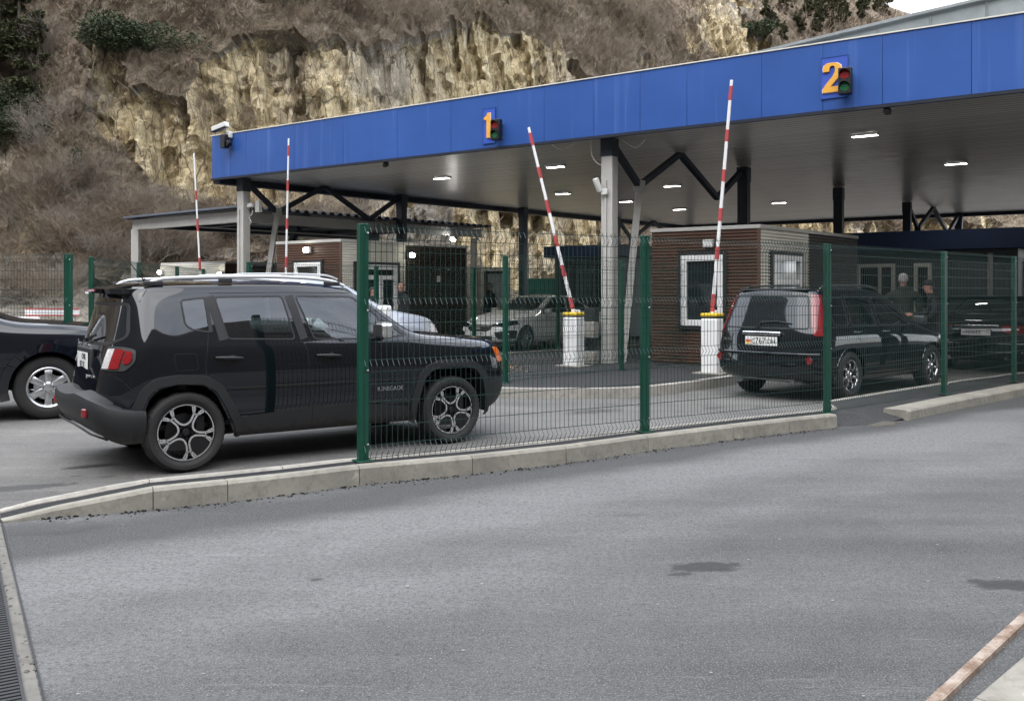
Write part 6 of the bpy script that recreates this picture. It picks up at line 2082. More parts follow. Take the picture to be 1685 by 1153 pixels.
def make_estate():
    root = empty('estate_car', (4.232, 13.84, .006), rad(42), 'black estate car seen from behind with pale plate and tall red tail lights', 'car', 'cars waiting at the checkpoint')
    cage = suv_cage(.955)
    sw = [[(-.42, 1.435), (.0, 1.45), (.02, 1.055), (-.36, 1.065)], [(.08, 1.45), (.78, 1.455), (.82, 1.04), (.12, 1.055)], [(.88, 1.455), (1.45, 1.42), (1.95, 1.055), (1.9, 1.015), (.93, 1.04)]]
    rg = [(-.57, 1.475), (.57, 1.475), (.67, 1.02), (-.67, 1.02)]
    ws = [(-.60, 1.46), (.60, 1.46), (.70, 1.07), (-.70, 1.07)]
    rr = lambda c: c.x < -.3
    tl = [(-.80, 1.06), (-.655, 1.08), (-.565, 1.50), (-.70, 1.53)]
    tw = lambda c: c.x < -.655 + (c.z - .92) * .30
    ext = [('cut', [(-1.5, .80), (-.691, .80), (-.46, 1.57), (-1.5, 1.57)], 'side', 0, rr, 'all'),
           ('taillight', rounded([(.60, 1.485), (.80, 1.485), (.92, .92), (.745, .92), (.705, 1.05)], .02), 'rear', .012, tw, 'all'),
           ('taillight', rounded([(-.60, 1.485), (-.705, 1.05), (-.745, .92), (-.92, .92), (-.80, 1.485)], .02), 'rear', .012, tw, 'all'),
           ('rear_bumper!', [(-1.3, .70), (-.70, .69), (-.46, .60), (-.44, .1), (-1.3, .1)], 'side', 0, None, 'all'),
           ('front_bumper!', [(3.02, .1), (3.0, .60), (3.2, .64), (3.7, .64), (3.7, .1)], 'side', 0, None, 'all')]
    doors = [[(.42, .42), (.40, .72), (.12, .95), (.05, 1.07), (.04, 1.485), (.82, 1.49), (.87, 1.06), (.92, .34), (.55, .34)], [(.92, .34), (.87, 1.06), (.82, 1.49), (1.42, 1.465), (2.02, 1.02), (2.10, .95), (2.08, .36)]]
    mm = {'taillight': M['lens_red'], 'rear_bumper': M['black_paint'], 'front_bumper': M['black_paint'], 'rear_window': M['glass_solid']}
    car, P = generic_car(root, cage, (0, 2.625), .345, .225, .215, 'seven', M['black_paint'], sw, (rg, rr), (ws, lambda c: 1.3 < c.x < 2.6), ext, mm, doors=doors, rim_m='chrome')
    handles(root, P, car, [(0, .12, .96), (1, .98, .95)], M['chrome'])
    mirror_pair(root, 1.95, .84, 1.10, M['plastic'])
    Mr = lambda x, y, z: Matrix.Translation((x, y, z)) @ R4(PI / 2, 0, -PI / 2)
    hx = lambda y, z: car.bvh.ray_cast(Vector((-4, y, z)), Vector((1, 0, 0)))[0]
    x0 = hx(0, .84).x
    MB().box((x0 - .012, 0, .945), (.05, .62, .055)).build('chrome_bar', M['chrome'], root, bevel=.015)
    plate_part(root, Mr(x0 - .026, 0, .835), .52, .125, '', M['white_plate'], M['black_ink'], [M['fl_white'], M['fl_red'], M['fl_yellow']], lines=[('C', -.125, -.006, .095), ('767', -.010, 0, .115), ('OH', .165, -.006, .095)])
    me = text_mesh('X-TRAIL', .058, .002); put_mesh('lettering', me, M['badge'], root, Mr(hx(.56, .84).x - .004, .56, .84) )
    dm = [[(0, .0), (.022, .038), (0, .076), (-.022, .038)]]
    for sgn in (1,): pass
    lo = MB()
    MB().tube([(hx(-.02, 1.05).x - .02, .10, 1.05), (hx(.0, 1.10).x - .025, .06, 1.10), (hx(-.2, 1.11).x - .025, -.20, 1.115), (hx(-.4, 1.10).x - .022, -.42, 1.09)], .010, 6).box((hx(0, 1.04).x - .01, .10, 1.04), (.03, .06, .05)).build('rear_wiper', M['rubber'], root)
    b = MB()
    b.tube([(hx(y * .82, .66).x - .012, y * .82, .665) for y in [k / 8 - 1 for k in range(17)]], .022, 8); b.build('bumper_ridge', M['black_paint'], root, smooth=True)
    for sg in (-1, 1):
        MB().lathe([(.001, -.012), (.05, -.010), (.055, 0)], 18, 'y').build('fog_reflector', M['lens_red'], root).data.transform(Matrix.Translation((hx(sg * .72, .58).x - .002, sg * .72, .585)) @ R4(0, 0, -PI / 2))
    MB().cyl((-.75, .5, .30), (-.35, .5, .30), .09, 14).tube([(-.80, -.42, .28), (-.4, -.42, .28)], .03, 10).box((-.62, .05, .33), (.4, 1.0, .10)).build('exhaust', M['galv'], root, smooth=True)
    for sg in (-1, 1):
        MB().tube(catmull([(-.40, sg * .60, 1.56), (-.2, sg * .605, 1.612), (.9, sg * .605, 1.622), (1.3, sg * .59, 1.56)], 5), .016, 6).build('roof_rail', M['plastic'], root, smooth=True)
    MB().bar((-.54, 0, 1.575), (-.64, 0, 1.56), 1.1, .02, up=(0, 0, 1)).build('spoiler', M['black_paint'], root, bevel=.008)
    return root

def make_silver():
    a = math.atan2(16.5 - 13.5, -1.47 + 4.77)
    root = empty('minivan', (-4.77 + .86 * math.cos(a), 13.5 + .86 * math.sin(a), .006), a, 'silver car with pale blue sheen standing beyond the black off-roader', 'car', 'cars waiting at the checkpoint')
    cage = suv_cage(1.065, 0, .085)
    sw = [[(-.46, 1.60), (.0, 1.62), (.02, 1.17), (-.36, 1.19)], [(.08, 1.62), (.78, 1.62), (.82, 1.15), (.12, 1.165)], [(.88, 1.62), (1.45, 1.58), (1.95, 1.17), (1.9, 1.12), (.93, 1.15)]]
    rg = [(-.60, 1.60), (.60, 1.60), (.68, 1.17), (-.68, 1.17)]
    ws = [(-.60, 1.63), (.60, 1.63), (.70, 1.25), (-.70, 1.25)]
    rr = lambda c: c.x < -.3
    ext = [('taillight', rounded([(.66, 1.20), (.90, 1.20), (.95, .86), (.72, .86)], .02), 'rear', .01, rr, 'all'), ('taillight', rounded([(-.66, 1.20), (-.72, .86), (-.95, .86), (-.90, 1.20)], .02), 'rear', .01, rr, 'all'),
           ('rear_bumper!', [(-1.3, .62), (-.46, .6), (-.44, .1), (-1.3, .1)], 'side', 0, None, 'all'),
           ('headlight', rounded([(.42, .92), (.80, 1.0), (.86, .86), (.45, .80)], .03), 'front', .008, lambda c: c.x > 3, 'all'), ('headlight', rounded([(-.42, .92), (-.45, .80), (-.86, .86), (-.80, 1.0)], .03), 'front', .008, lambda c: c.x > 3, 'all')]
    doors = [[(.42, .44), (.40, .76), (.12, 1.0), (.05, 1.13), (.04, 1.65), (.82, 1.655), (.87, 1.12), (.92, .36), (.55, .36)], [(.92, .36), (.87, 1.12), (.82, 1.655), (1.42, 1.63), (2.02, 1.13), (2.10, 1.0), (2.08, .38)]]
    car, P = generic_car(root, cage, (0, 2.625), .345, .225, .215, 'ten', M['silver_paint'], sw, (rg, rr), (ws, lambda c: 1.3 < c.x < 2.6), ext, {'taillight': M['lens_red'], 'headlight': M['lens_white'], 'rear_bumper': M['silver_paint']}, doors=doors)
    handles(root, P, car, [(0, .12, 1.02), (1, .98, 1.01)], M['silver_paint'])
    mirror_pair(root, 1.98, .86, 1.22, M['white_car'], (.13, .22, .2))
    for sg in (-1, 1):
        MB().tube(catmull([(-.45, sg * .60, 1.745), (-.2, sg * .61, 1.79), (1.0, sg * .61, 1.795), (1.35, sg * .59, 1.73)], 5), .014, 6).build('roof_rail', M['sat_silver'], root, smooth=True)
    return root

def make_bigsuv():
    # only the front half stands in the picture
    kz = 1.10
    hd = rad(30)
    fw = G(80, 690, .006)
    o = fw - Vector((math.cos(hd), math.sin(hd), 0)) * 2.79 - Vector((math.sin(hd), -math.cos(hd), 0)) * .90
    root = empty('large_offroad_car', (o.x, o.y, .006), hd, 'large dark navy off-roader with bright six spoke wheel at the left edge', 'car', 'cars waiting at the checkpoint')
    def q(p): return (p[0], p[1] * 1.06, p[2])
    rear = end_station([q((p[0] - .15, p[1], p[2] * 1.12)) for p in SUV_REAR], 1.86, -.06, [.14, .16, .16, .14, .12, .11, .09, .07])
    def st(x, zsh, zb, p6, p7, zc, bow=0): return side_station(x, .36, .935, zsh, .885, zb, p6, p7, zc, bow)
    mids = [st(-.5, 1.12, 1.20, (-.48, .74, 1.70), (-.48, .68, 1.80), 1.85), st(.1, 1.12, 1.20, (.1, .75, 1.72), (.1, .69, 1.82), 1.875), st(.8, 1.12, 1.20, (.8, .75, 1.72), (.8, .69, 1.82), 1.875),
            st(1.4, 1.11, 1.19, (1.35, .74, 1.70), (1.3, .68, 1.79), 1.84), st(1.8, 1.10, 1.18, (1.62, .72, 1.62), (1.57, .66, 1.69), 1.74, .06), st(2.1, 1.05, 1.13, (1.98, .78, 1.36), (1.95, .72, 1.41), 1.45, .1),
            st(2.38, 1.02, 1.09, (2.32, .83, 1.13), (2.3, .77, 1.16), 1.20, .1), st(2.8, 1.00, 1.07, (2.8, .83, 1.13), (2.8, .74, 1.15), 1.18), st(3.2, .99, 1.06, (3.2, .81, 1.105), (3.2, .73, 1.125), 1.155)]
    front = end_station([(3.42, .76, .42), (3.5, .84, .46), (3.56, .86, .62), (3.57, .87, .78), (3.55, .85, .92), (3.53, .82, 1.0), (3.49, .77, 1.05), (3.46, .70, 1.07)], 1.10, .1, [.16, .2, .2, .18, .16, .15, .13, .1])
    sw = [[(-.5, 1.66), (.1, 1.68), (.12, 1.26), (-.42, 1.26)], [(.18, 1.68), (.9, 1.68), (.95, 1.25), (.2, 1.26)], [(1.0, 1.68), (1.5, 1.64), (2.0, 1.28), (1.95, 1.24), (1.05, 1.25)]]
    ws = [(-.64, 1.66), (.64, 1.66), (.74, 1.32), (-.74, 1.32)]
    rg = [(-.60, 1.66), (.60, 1.66), (.70, 1.26), (-.70, 1.26)]
    ext = [('headlight', rounded([(3.24, 1.06), (3.46, 1.03), (3.75, .98), (3.75, .84), (3.50, .88)], .02), 'side', .008, lambda c: c.x > 3.1 and abs(c.y) > .40, 'all'),
           ('front_bumper!', [(3.3, .1), (3.28, .66), (3.5, .72), (3.9, .72), (3.9, .1)], 'side', 0, None, 'all')]
    doors = [[(.50, .52), (.45, .84), (.2, 1.08), (.14, 1.2), (.14, 1.72), (.94, 1.72), (1.0, 1.2), (1.05, .46), (.6, .46)], [(1.05, .46), (1.0, 1.2), (.94, 1.72), (1.5, 1.70), (2.08, 1.22), (2.16, 1.08), (2.14, .48)]]
    car, P = generic_car(root, (rear, mids, front), (0, 2.79), .385, .240, .232, 'six', M['navy_paint'], sw, (rg, lambda c: c.x < -.4), (ws, lambda c: 1.4 < c.x < 2.7), ext, {'headlight': M['lens_white'], 'front_bumper': M['navy_paint']}, doors=doors, arch=.07, y_wheel=.79, trim=(.075, .03, .035), zfloor=.40, arch_paint=True, crease=((5, .6), (7, .7), (6, .4)))
    fl = MB()
    for sg in (-1, 1):
        pass
    mirror_pair(root, 2.05, .90, 1.28, M['navy_paint'], (.14, .22, .18))
    handles(root, P, car, [(0, .25, 1.06), (1, 1.1, 1.05)], M['navy_paint'])
    s = MB()
    for sg in (-1, 1): s.box((1.4, sg * .93, .42), (1.75, .14, .06))
    s.build('side_step', M['plastic'], root, bevel=.015)
    g = MB()
    for k in range(8): g.box((3.66, (k - 3.5) * .12, .86), (.03, .05, .24))
    g.build('grille', M['chrome'], root, bevel=.01)
    return root

def flare(car_root): pass

SED_REAR = [(-.72, .68, .26), (-.90, .78, .30), (-.94, .83, .46), (-.93, .84, .62), (-.90, .82, .84), (-.86, .78, .93), (-.80, .70, .975), (-.78, .62, .99)]
def sedan_cage(dz=0.0):
    rear = end_station(SED_REAR, 1.005, -.05, [.10, .14, .16, .15, .13, .11, .09, .07])
    mids = [side_station(-.62, .26, .865, .86, .81, .94, (-.60, .74, 1.0), (-.60, .64, 1.015), 1.03),
            side_station(-.30, .25, .885, .88, .82, .955, (-.22, .735, 1.05), (-.24, .66, 1.08), 1.095, -.1),
            side_station(.05, .24, .89, .88, .825, .965, (.12, .69, 1.24), (.10, .635, 1.275), 1.295, -.12),
            side_station(.45, .23, .89, .88, .83, .965, (.50, .64, 1.38), (.48, .575, 1.425), 1.445, -.06),
            side_station(.9, .23, .89, .88, .83, .965, (.95, .645, 1.41), (.95, .58, 1.455), 1.475),
            side_station(1.35, .23, .89, .87, .83, .96, (1.35, .64, 1.395), (1.33, .575, 1.44), 1.46),
            side_station(1.75, .23, .89, .865, .83, .95, (1.62, .66, 1.29), (1.58, .60, 1.335), 1.365, .08),
            side_station(2.1, .23, .89, .85, .83, .935, (1.98, .725, 1.10), (1.95, .67, 1.13), 1.16, .12),
            side_station(2.35, .24, .89, .83, .835, .915, (2.30, .775, .975), (2.28, .71, 1.0), 1.03, .10),
            side_station(2.7, .25, .888, .80, .83, .88, (2.7, .765, .93), (2.7, .68, .95), .98),
            side_station(3.15, .26, .865, .74, .80, .80, (3.15, .72, .84), (3.15, .63, .86), .89)]
    front = end_station([(3.32, .70, .24), (3.38, .77, .28), (3.42, .79, .42), (3.42, .78, .54), (3.39, .75, .65), (3.37, .72, .71), (3.34, .66, .75), (3.32, .60, .77)], .80, .12, [.16, .2, .2, .19, .18, .16, .14, .1])
    return rear, mids, front

SED_WIN = [[(.02, 1.14), (.28, 1.30), (.55, 1.365), (.82, 1.385), (.86, 1.0), (.10, 1.02)], [(.91, 1.385), (1.36, 1.36), (1.60, 1.24), (1.94, 1.03), (1.9, .99), (.95, 1.0)]]
SED_DOORS = [[(.36, .36), (.34, .60), (.10, .86), (.0, .99), (.02, 1.17), (.28, 1.34), (.55, 1.40), (.86, 1.41), (.90, .98), (.95, .32), (.5, .32)], [(.95, .32), (.90, .98), (.86, 1.41), (1.38, 1.385), (1.62, 1.27), (2.02, 1.0), (2.10, .86), (2.08, .34)]]

def make_white():
    hd = PI + math.atan2(.75, .66)
    f = Vector((math.cos(hd), math.sin(hd), 0)); l = Vector((-f.y, f.x, 0))
    fw = G(866, 577.5, .006)                   # left front wheel
    o = fw - f * 2.70 - l * .86
    root = empty('saloon_car', (o.x, o.y, .006), hd, 'white saloon car coming towards the viewer between the booths', 'car', 'cars waiting at the checkpoint')
    rg = [(-.50, 1.36), (.50, 1.36), (.60, 1.10), (-.60, 1.10)]
    ws = [(-.54, 1.38), (.54, 1.38), (.68, 1.06), (-.68, 1.06)]
    fr = lambda c: c.x > 3
    ext = []
    for s in (1, -1):
        P_ = [(.40, .70), (.62, .74), (.84, .80), (.90, .72), (.70, .63), (.44, .615)]
        P_ = [(s * a, b) for a, b in P_]
        ext.append(('headlight', rounded(P_ if s > 0 else P_[::-1], .015), 'front', .008, fr, 'all'))
        Q = [(.50, .50), (.86, .56), (.86, .34), (.60, .32)]; Q = [(s * a, b) for a, b in Q]
        ext.append(('lower_grille', rounded(Q if s > 0 else Q[::-1], .03), 'front', .0, fr, 'all'))
    ext.append(('grille!', rounded([(-.44, .69), (.44, .69), (.40, .56), (.22, .50), (-.22, .50), (-.40, .56)], .03), 'front', 0, fr, 'all'))
    ext.append(('lower_grille!', rounded([(-.46, .40), (.46, .40), (.40, .27), (-.40, .27)], .03), 'front', 0, fr, 'all'))
    car, P = generic_car(root, sedan_cage(), (0, 2.70), .325, .222, .215, 'ten', M['white_car'], SED_WIN, (rg, lambda c: c.x < .7), (ws, lambda c: 1.3 < c.x < 2.6), ext, {'headlight': M['glass_solid'], 'grille': M['plastic'], 'lower_grille': M['plastic'], 'rear_window': M['glass_dark']}, doors=SED_DOORS, arch=.04, zfloor=.26)
    hx = lambda y, z: car.bvh.ray_cast(Vector((8, y, z)), Vector((-1, 0, 0)))[0].x
    for sg in (-1, 1):
        MB().bar((hx(sg * .55, .69) + .006, sg * .55, .69), (hx(sg * .80, .74) + .004, sg * .80, .745), .03, .02).build('daytime_lamp', M['lens_white'], root)
    MB().box((hx(0, .66) + .01, 0, .655), (.02, .72, .018)).box((hx(0, .60) + .012, 0, .60), (.02, .14, .06)).build('grille_bar', M['chrome'], root)
    plate_part(root, Matrix.Translation((hx(0, .46) + .012, 0, .46)) @ R4(PI / 2, 0, PI / 2), .52, .115, '', M['white_plate'], M['black_ink'], None, lines=[('K 053 KB', 0, 0, .10)])
    MB().tube([(hx(y * .7, .28) + .004, y * .7, .285 + .05 * abs(y) ** 2) for y in [k / 6 - 1 for k in range(13)]], .014, 6).build('chin_strip', M['white_car'], root, smooth=True)
    mirror_pair(root, 1.92, .84, 1.03, M['white_car'])
    handles(root, P, car, [(0, .22, .86), (1, 1.03, .85)], M['white_car'])
    return root

def make_dark():
    hd = math.atan2(.75, .66)
    f = Vector((math.cos(hd), math.sin(hd), 0))
    o = Vector((8.85, 17.75, 0)) + f * 1.05
    root = empty('saloon_car', (o.x, o.y, .006), hd, 'dark saloon car seen from behind at the right with white plate and red lamp', 'car', 'cars waiting at the checkpoint')
    rg = [(-.50, 1.36), (.50, 1.36), (.60, 1.10), (-.60, 1.10)]
    ws = [(-.54, 1.38), (.54, 1.38), (.68, 1.06), (-.68, 1.06)]
    rr = lambda c: c.x < -.5
    ext = []
    for s in (1, -1):
        P_ = [(.44, .90), (.90, .89), (.93, .76), (.62, .74), (.46, .78)]; P_ = [(s * a, b) for a, b in P_]
        ext.append(('taillight', rounded(P_ if s > 0 else P_[::-1], .02), 'rear', .01, rr, 'all'))
    car, P = generic_car(root, sedan_cage(), (0, 2.75), .325, .222, .215, 'ten', M['dark_paint'], SED_WIN, (rg, lambda c: c.x < .7), (ws, lambda c: 1.3 < c.x < 2.6), ext, {'taillight': M['lens_red']}, doors=SED_DOORS, arch=.04, zfloor=.26)
    hx = lambda y, z: car.bvh.ray_cast(Vector((-4, y, z)), Vector((1, 0, 0)))[0].x
    MB().box((hx(0, .88) - .004, 0, .885), (.03, .80, .05)).build('chrome_bar', M['chrome'], root, bevel=.012)
    plate_part(root, Matrix.Translation((hx(0, .76) - .012, 0, .765)) @ R4(PI / 2, 0, -PI / 2), .52, .115, '', M['white_plate'], M['black_ink'], None, lines=[('H906EE', -.06, 0, .098), ('15', .205, .01, .07)])
    b = MB().tube([(hx(y * .8, .56) - .006, y * .8, .56) for y in [k / 6 - 1 for k in range(13)]], .014, 6)
    b.tube([(hx(y * .78, .40) - .004, y * .78, .40) for y in [k / 6 - 1 for k in range(13)]], .010, 6); b.build('bumper_strip', M['chrome'], root, smooth=True)
    for sg in (-1, 1): MB().cyl((-.95, sg * .5, .27), (-.6, sg * .5, .27), .035, 12).build('exhaust', M['chrome'], root, smooth=True)
    mirror_pair(root, 1.92, .84, 1.03, M['dark_paint'])
    handles(root, P, car, [(0, .22, .86), (1, 1.03, .85)], M['chrome'])
    return root
# ================================================================== people
M['skin'] = pm('skin', (.42, .22, .16), .55, var=.12, vs=12)
M['hair_grey'] = pm('grey_hair', (.42, .41, .39), .8, var=.25, vs=30, bump=.4, bs=120)
M['hair_dark'] = pm('dark_hair', (.02, .016, .014), .7, var=.3, vs=30, bump=.4, bs=120)
M['jacket_green'] = pm('dark_green_jacket', (.020, .026, .020), .85, var=.3, vs=9, bump=.3, bs=25, bd=.01)
M['jacket_black'] = pm('black_jacket', (.010, .011, .013), .8, var=.3, vs=9, bump=.3, bs=25, bd=.01)
M['trousers'] = pm('dark_trousers', (.014, .017, .024), .85, var=.3, vs=9, bump=.3, bs=25, bd=.01)
M['shoe'] = pm('black_shoe', (.008, .008, .008), .5)

def skin_mesh(verts, edges, radii, root_i=0, sub=2):
    me = D.meshes.new('sk'); me.from_pydata(verts, edges, [])
    ob = D.objects.new('sk', me); COL.objects.link(ob)
    sk = ob.modifiers.new('skin', 'SKIN'); sk.use_smooth_shade = True; sk.branch_smoothing = .4
    for i, v in enumerate(me.skin_vertices[0].data):
        v.radius = radii[i] if isinstance(radii[i], tuple) else (radii[i], radii[i])
        v.use_root = (i == root_i)
    s = ob.modifiers.new('sub', 'SUBSURF'); s.levels = sub; s.render_levels = sub
    bpy.context.view_layer.update()
    dg = bpy.context.evaluated_depsgraph_get()
    m2 = D.meshes.new_from_object(ob.evaluated_get(dg))
    D.objects.remove(ob); D.meshes.remove(me)
    return m2

def person(loc, rz, H, jacket, trousers, hair, label, lean=0.0, head_turn=(0, 0), armL=None, armR=None, cap=None, legspread=.10, bulk=1.0, stride=0.0):
    """one continuous clothed figure facing local -y; arms given as elbow and wrist points"""
    k = H / 1.75
    root = empty('person', loc, rz, label, 'person')
    ln = lambda z: -lean * max(0, z - .92)          # lean forward (towards -y) above the hips
    V = []; E_ = []; Rr = []
    def add(p, r, par=None):
        V.append((p[0] * k, p[1] * k, p[2] * k)); Rr.append(tuple(x * k for x in r) if isinstance(r, tuple) else r * k)
        if par is not None: E_.append((par, len(V) - 1))
        return len(V) - 1
    pel = add((0, 0, .95), (.165 * bulk, .125 * bulk))
    wa = add((0, ln(1.12), 1.12), (.158 * bulk, .118 * bulk), pel)
    ch = add((0, ln(1.30) + .01, 1.30), (.178 * bulk, .130 * bulk), wa)
    up = add((0, ln(1.43), 1.43), (.125 * bulk, .095), ch)
    nk = add((0, ln(1.50) - .01, 1.50), (.060, .062), up)
    n2 = add((0, ln(1.56) - .02, 1.555), (.055, .060), nk)
    ht = Vector((0, ln(1.62) - .03, 1.56))
    Rm = Matrix.Rotation(head_turn[0], 3, 'Z') @ Matrix.Rotation(head_turn[1], 3, 'X')
    def hp(x, y, z): q = ht + Rm @ Vector((x, y, z)); return (q.x, q.y, q.z)
    h1 = add(hp(0, -.012, .055), (.066, .078), n2)
    h2 = add(hp(0, -.004, .115), (.076, .092), h1)
    h3 = add(hp(0, .006, .165), (.072, .088), h2)
    h4 = add(hp(0, .008, .20), (.045, .055), h3)
    for sg, arm in ((-1, armL), (1, armR)):
        el, wr = arm or ((sg * .27, .02, 1.12), (sg * .27, -.06, .87))
        sh = add((sg * .165 * bulk, ln(1.40), 1.405), .078 * bulk, up)
        s2 = add((sg * .215 * bulk, ln(1.36), 1.35), .068 * bulk, sh)
        e = add((el[0], el[1] + ln(el[2]) * (1 if arm is None else 0), el[2]), .052 * bulk, s2)
        w = add((wr[0], wr[1], wr[2]), .036, e)
        d = (Vector(wr) - Vector(el)).normalized()
        sd = d.cross(Vector((0, 1, 0.2)));
        sd = sd.normalized() if sd.length > .05 else Vector((1, 0, 0))
        pc = Vector(wr) + d * .05
        pm_ = add(tuple(pc), (.030, .018), w)
        for f in range(4):
            o = (f - 1.5) * .019; L = (.070, .080, .076, .060)[f]
            b = pc + sd * o + d * .03
            i1 = add(tuple(b), .0088, pm_)
            c1 = add(tuple(b + d * L * .5 + Vector((0, -.008, -.004))), .0082, i1)
            add(tuple(b + d * L * .85 + Vector((0, -.024, -.008))), .007, c1)
        t1 = add(tuple(Vector(wr) + d * .03 + sd * -.034 * sg + Vector((0, -.012, 0))), .010, pm_)
        add(tuple(Vector(wr) + d * .075 + sd * -.048 * sg + Vector((0, -.026, 0))), .008, t1)
    for sg in (-1, 1):
        y = stride * sg
        hpj = add((sg * .095, 0, .88), .098 * bulk, pel)
        kn = add((sg * (.10 + legspread * .4), -.015 + y * .5, .50), .066, hpj)
        an = add((sg * (.10 + legspread), .02 + y, .10), .046, kn)
        hl = add((sg * (.10 + legspread), .03 + y, .055), .048, an)
        add((sg * (.115 + legspread), -.13 + y, .04), (.044, .036), hl)
    me = skin_mesh(V, E_, Rr, pel, 2)
    me.name = 'body'
    for mt in (jacket, trousers, M['skin'], M['shoe']): me.materials.append(mt)
    hands = []
    for sg, arm in ((-1, armL), (1, armR)):
        el, wr = arm or ((sg * .27, .02, 1.12), (sg * .27, -.06, .87))
        hands.append((Vector(wr) * k, (Vector(wr) - Vector(el)).normalized()))
    for p in me.polygons:
        c = p.center; z = c.z / k
        mi = 0 if z > .86 else 1
        if z < .10: mi = 3
        if (Vector((0, ln(1.6), 0)).y * k - c.y) ** 2 < .1 and abs(c.x) < .12 * k and z > 1.525: mi = 2
        for w, d in hands:
            if (c - w).length < .22 * k and (c - w).dot(d) > .0: mi = 2
        p.material_index = mi; p.use_smooth = True
    b = link('body', me, root)
    # face and hair
    T = lambda x, y, z: Vector(hp(x, y, z)) * k
    f = MB()
    f.ball(T(0, -.092, .105), .016 * k, 8, 6, (.8, 1.2, 1.4)); f.ball(T(-.079, .01, .11), .024 * k, 8, 6, (.4, .8, 1.3)); f.ball(T(.079, .01, .11), .024 * k, 8, 6, (.4, .8, 1.3))
    f.build('nose_and_ears', M['skin'], b, smooth=True)
    e = MB()
    for sx in (-.031, .031): e.ball(T(sx, -.083, .132), .009 * k, 8, 6, (1.3, .7, .8))
    e.box(T(0, -.088, .066), (.045 * k, .008, .007), M=Rm); e.build('eyes_and_mouth', M['hair_dark'], b, smooth=True)
    if hair is not None:
        h = MB(); vs = []; fs = []; n, m_ = 20, 8
        for i in range(m_ + 1):
            t_ = PI * .60 * i / m_
            for j in range(n):
                a = 2 * PI * j / n
                back = max(0, math.sin(a))
                tt = t_ * (.62 + .52 * back) if True else t_
                q = T(.089 * math.sin(tt) * math.cos(a), .105 * math.sin(tt) * math.sin(a) + .006, .128 + .105 * math.cos(tt))
                vs.append(q)
        for i in range(m_):
            for j in range(n): fs.append((i * n + j, i * n + (j + 1) % n, (i + 1) * n + (j + 1) % n, (i + 1) * n + j))
        h.add(vs, fs); h.build('hair', hair, b, smooth=True)
    if cap is not None:
        h = MB(); h.ball(T(0, .004, .175), .094 * k, 16, 8, (.98, 1.12, .72)); h.box(T(0, -.135, .165), (.13 * k, .10 * k, .014 * k), M=Rm); h.build('cap', cap, root, smooth=True, bevel=.004)
    c = MB().lathe([(.080 * k, .0), (.086 * k, .05 * k), (.074 * k, .085 * k)], 20, 'z', tuple(Vector((0, ln(1.5) - .012, 1.475)) * k)); c.build('collar', jacket, root, smooth=True)
    hm = MB().lathe([(.178 * k * bulk, .0), (.186 * k * bulk, .10 * k), (.176 * k * bulk, .16 * k)], 24, 'z', (0, 0, .80 * k)); ob = hm.build('jacket_hem', jacket, root, smooth=True)
    for v in ob.data.vertices: v.co.y *= .80
    return root

def build_people():
    person((7.30, 17.35, .006), PI * .02, 1.84, M['jacket_green'], M['trousers'], M['hair_grey'], 'grey haired man in dark green jacket seen from behind beyond the black estate car', bulk=1.22, head_turn=(PI * .93, 0) if False else (0, 0)).rotation_euler.z = PI - .35
    person((7.72, 16.70, .006), -PI * .60, 1.70, M['jacket_black'], M['trousers'], M['hair_dark'], 'man in dark cap and jacket leaning towards the black estate car with a hand out', lean=.28, armL=((-.20, -.26, 1.16), (-.10, -.50, 1.15)), armR=((.25, -.20, 1.12), (.12, -.42, 1.05)), cap=M['jacket_black'], bulk=1.12)
    person((-2.60, 22.6, .006), -PI * .35, 1.74, M['jacket_black'], M['trousers'], None, 'bald man in black jacket beside the left guard booth', bulk=1.15, lean=.1)
    person((-3.25, 21.6, .006), PI * .45, 1.62, M['jacket_black'], M['trousers'], M['hair_dark'], 'dark clothed person half hidden by the fence post at the left booth', bulk=1.0)
    person((-.72, 30.6, .006), -PI * .3, 1.80, M['jacket_black'], M['trousers'], M['hair_dark'], 'dark figure standing before the pale cabin doorway', bulk=1.1)
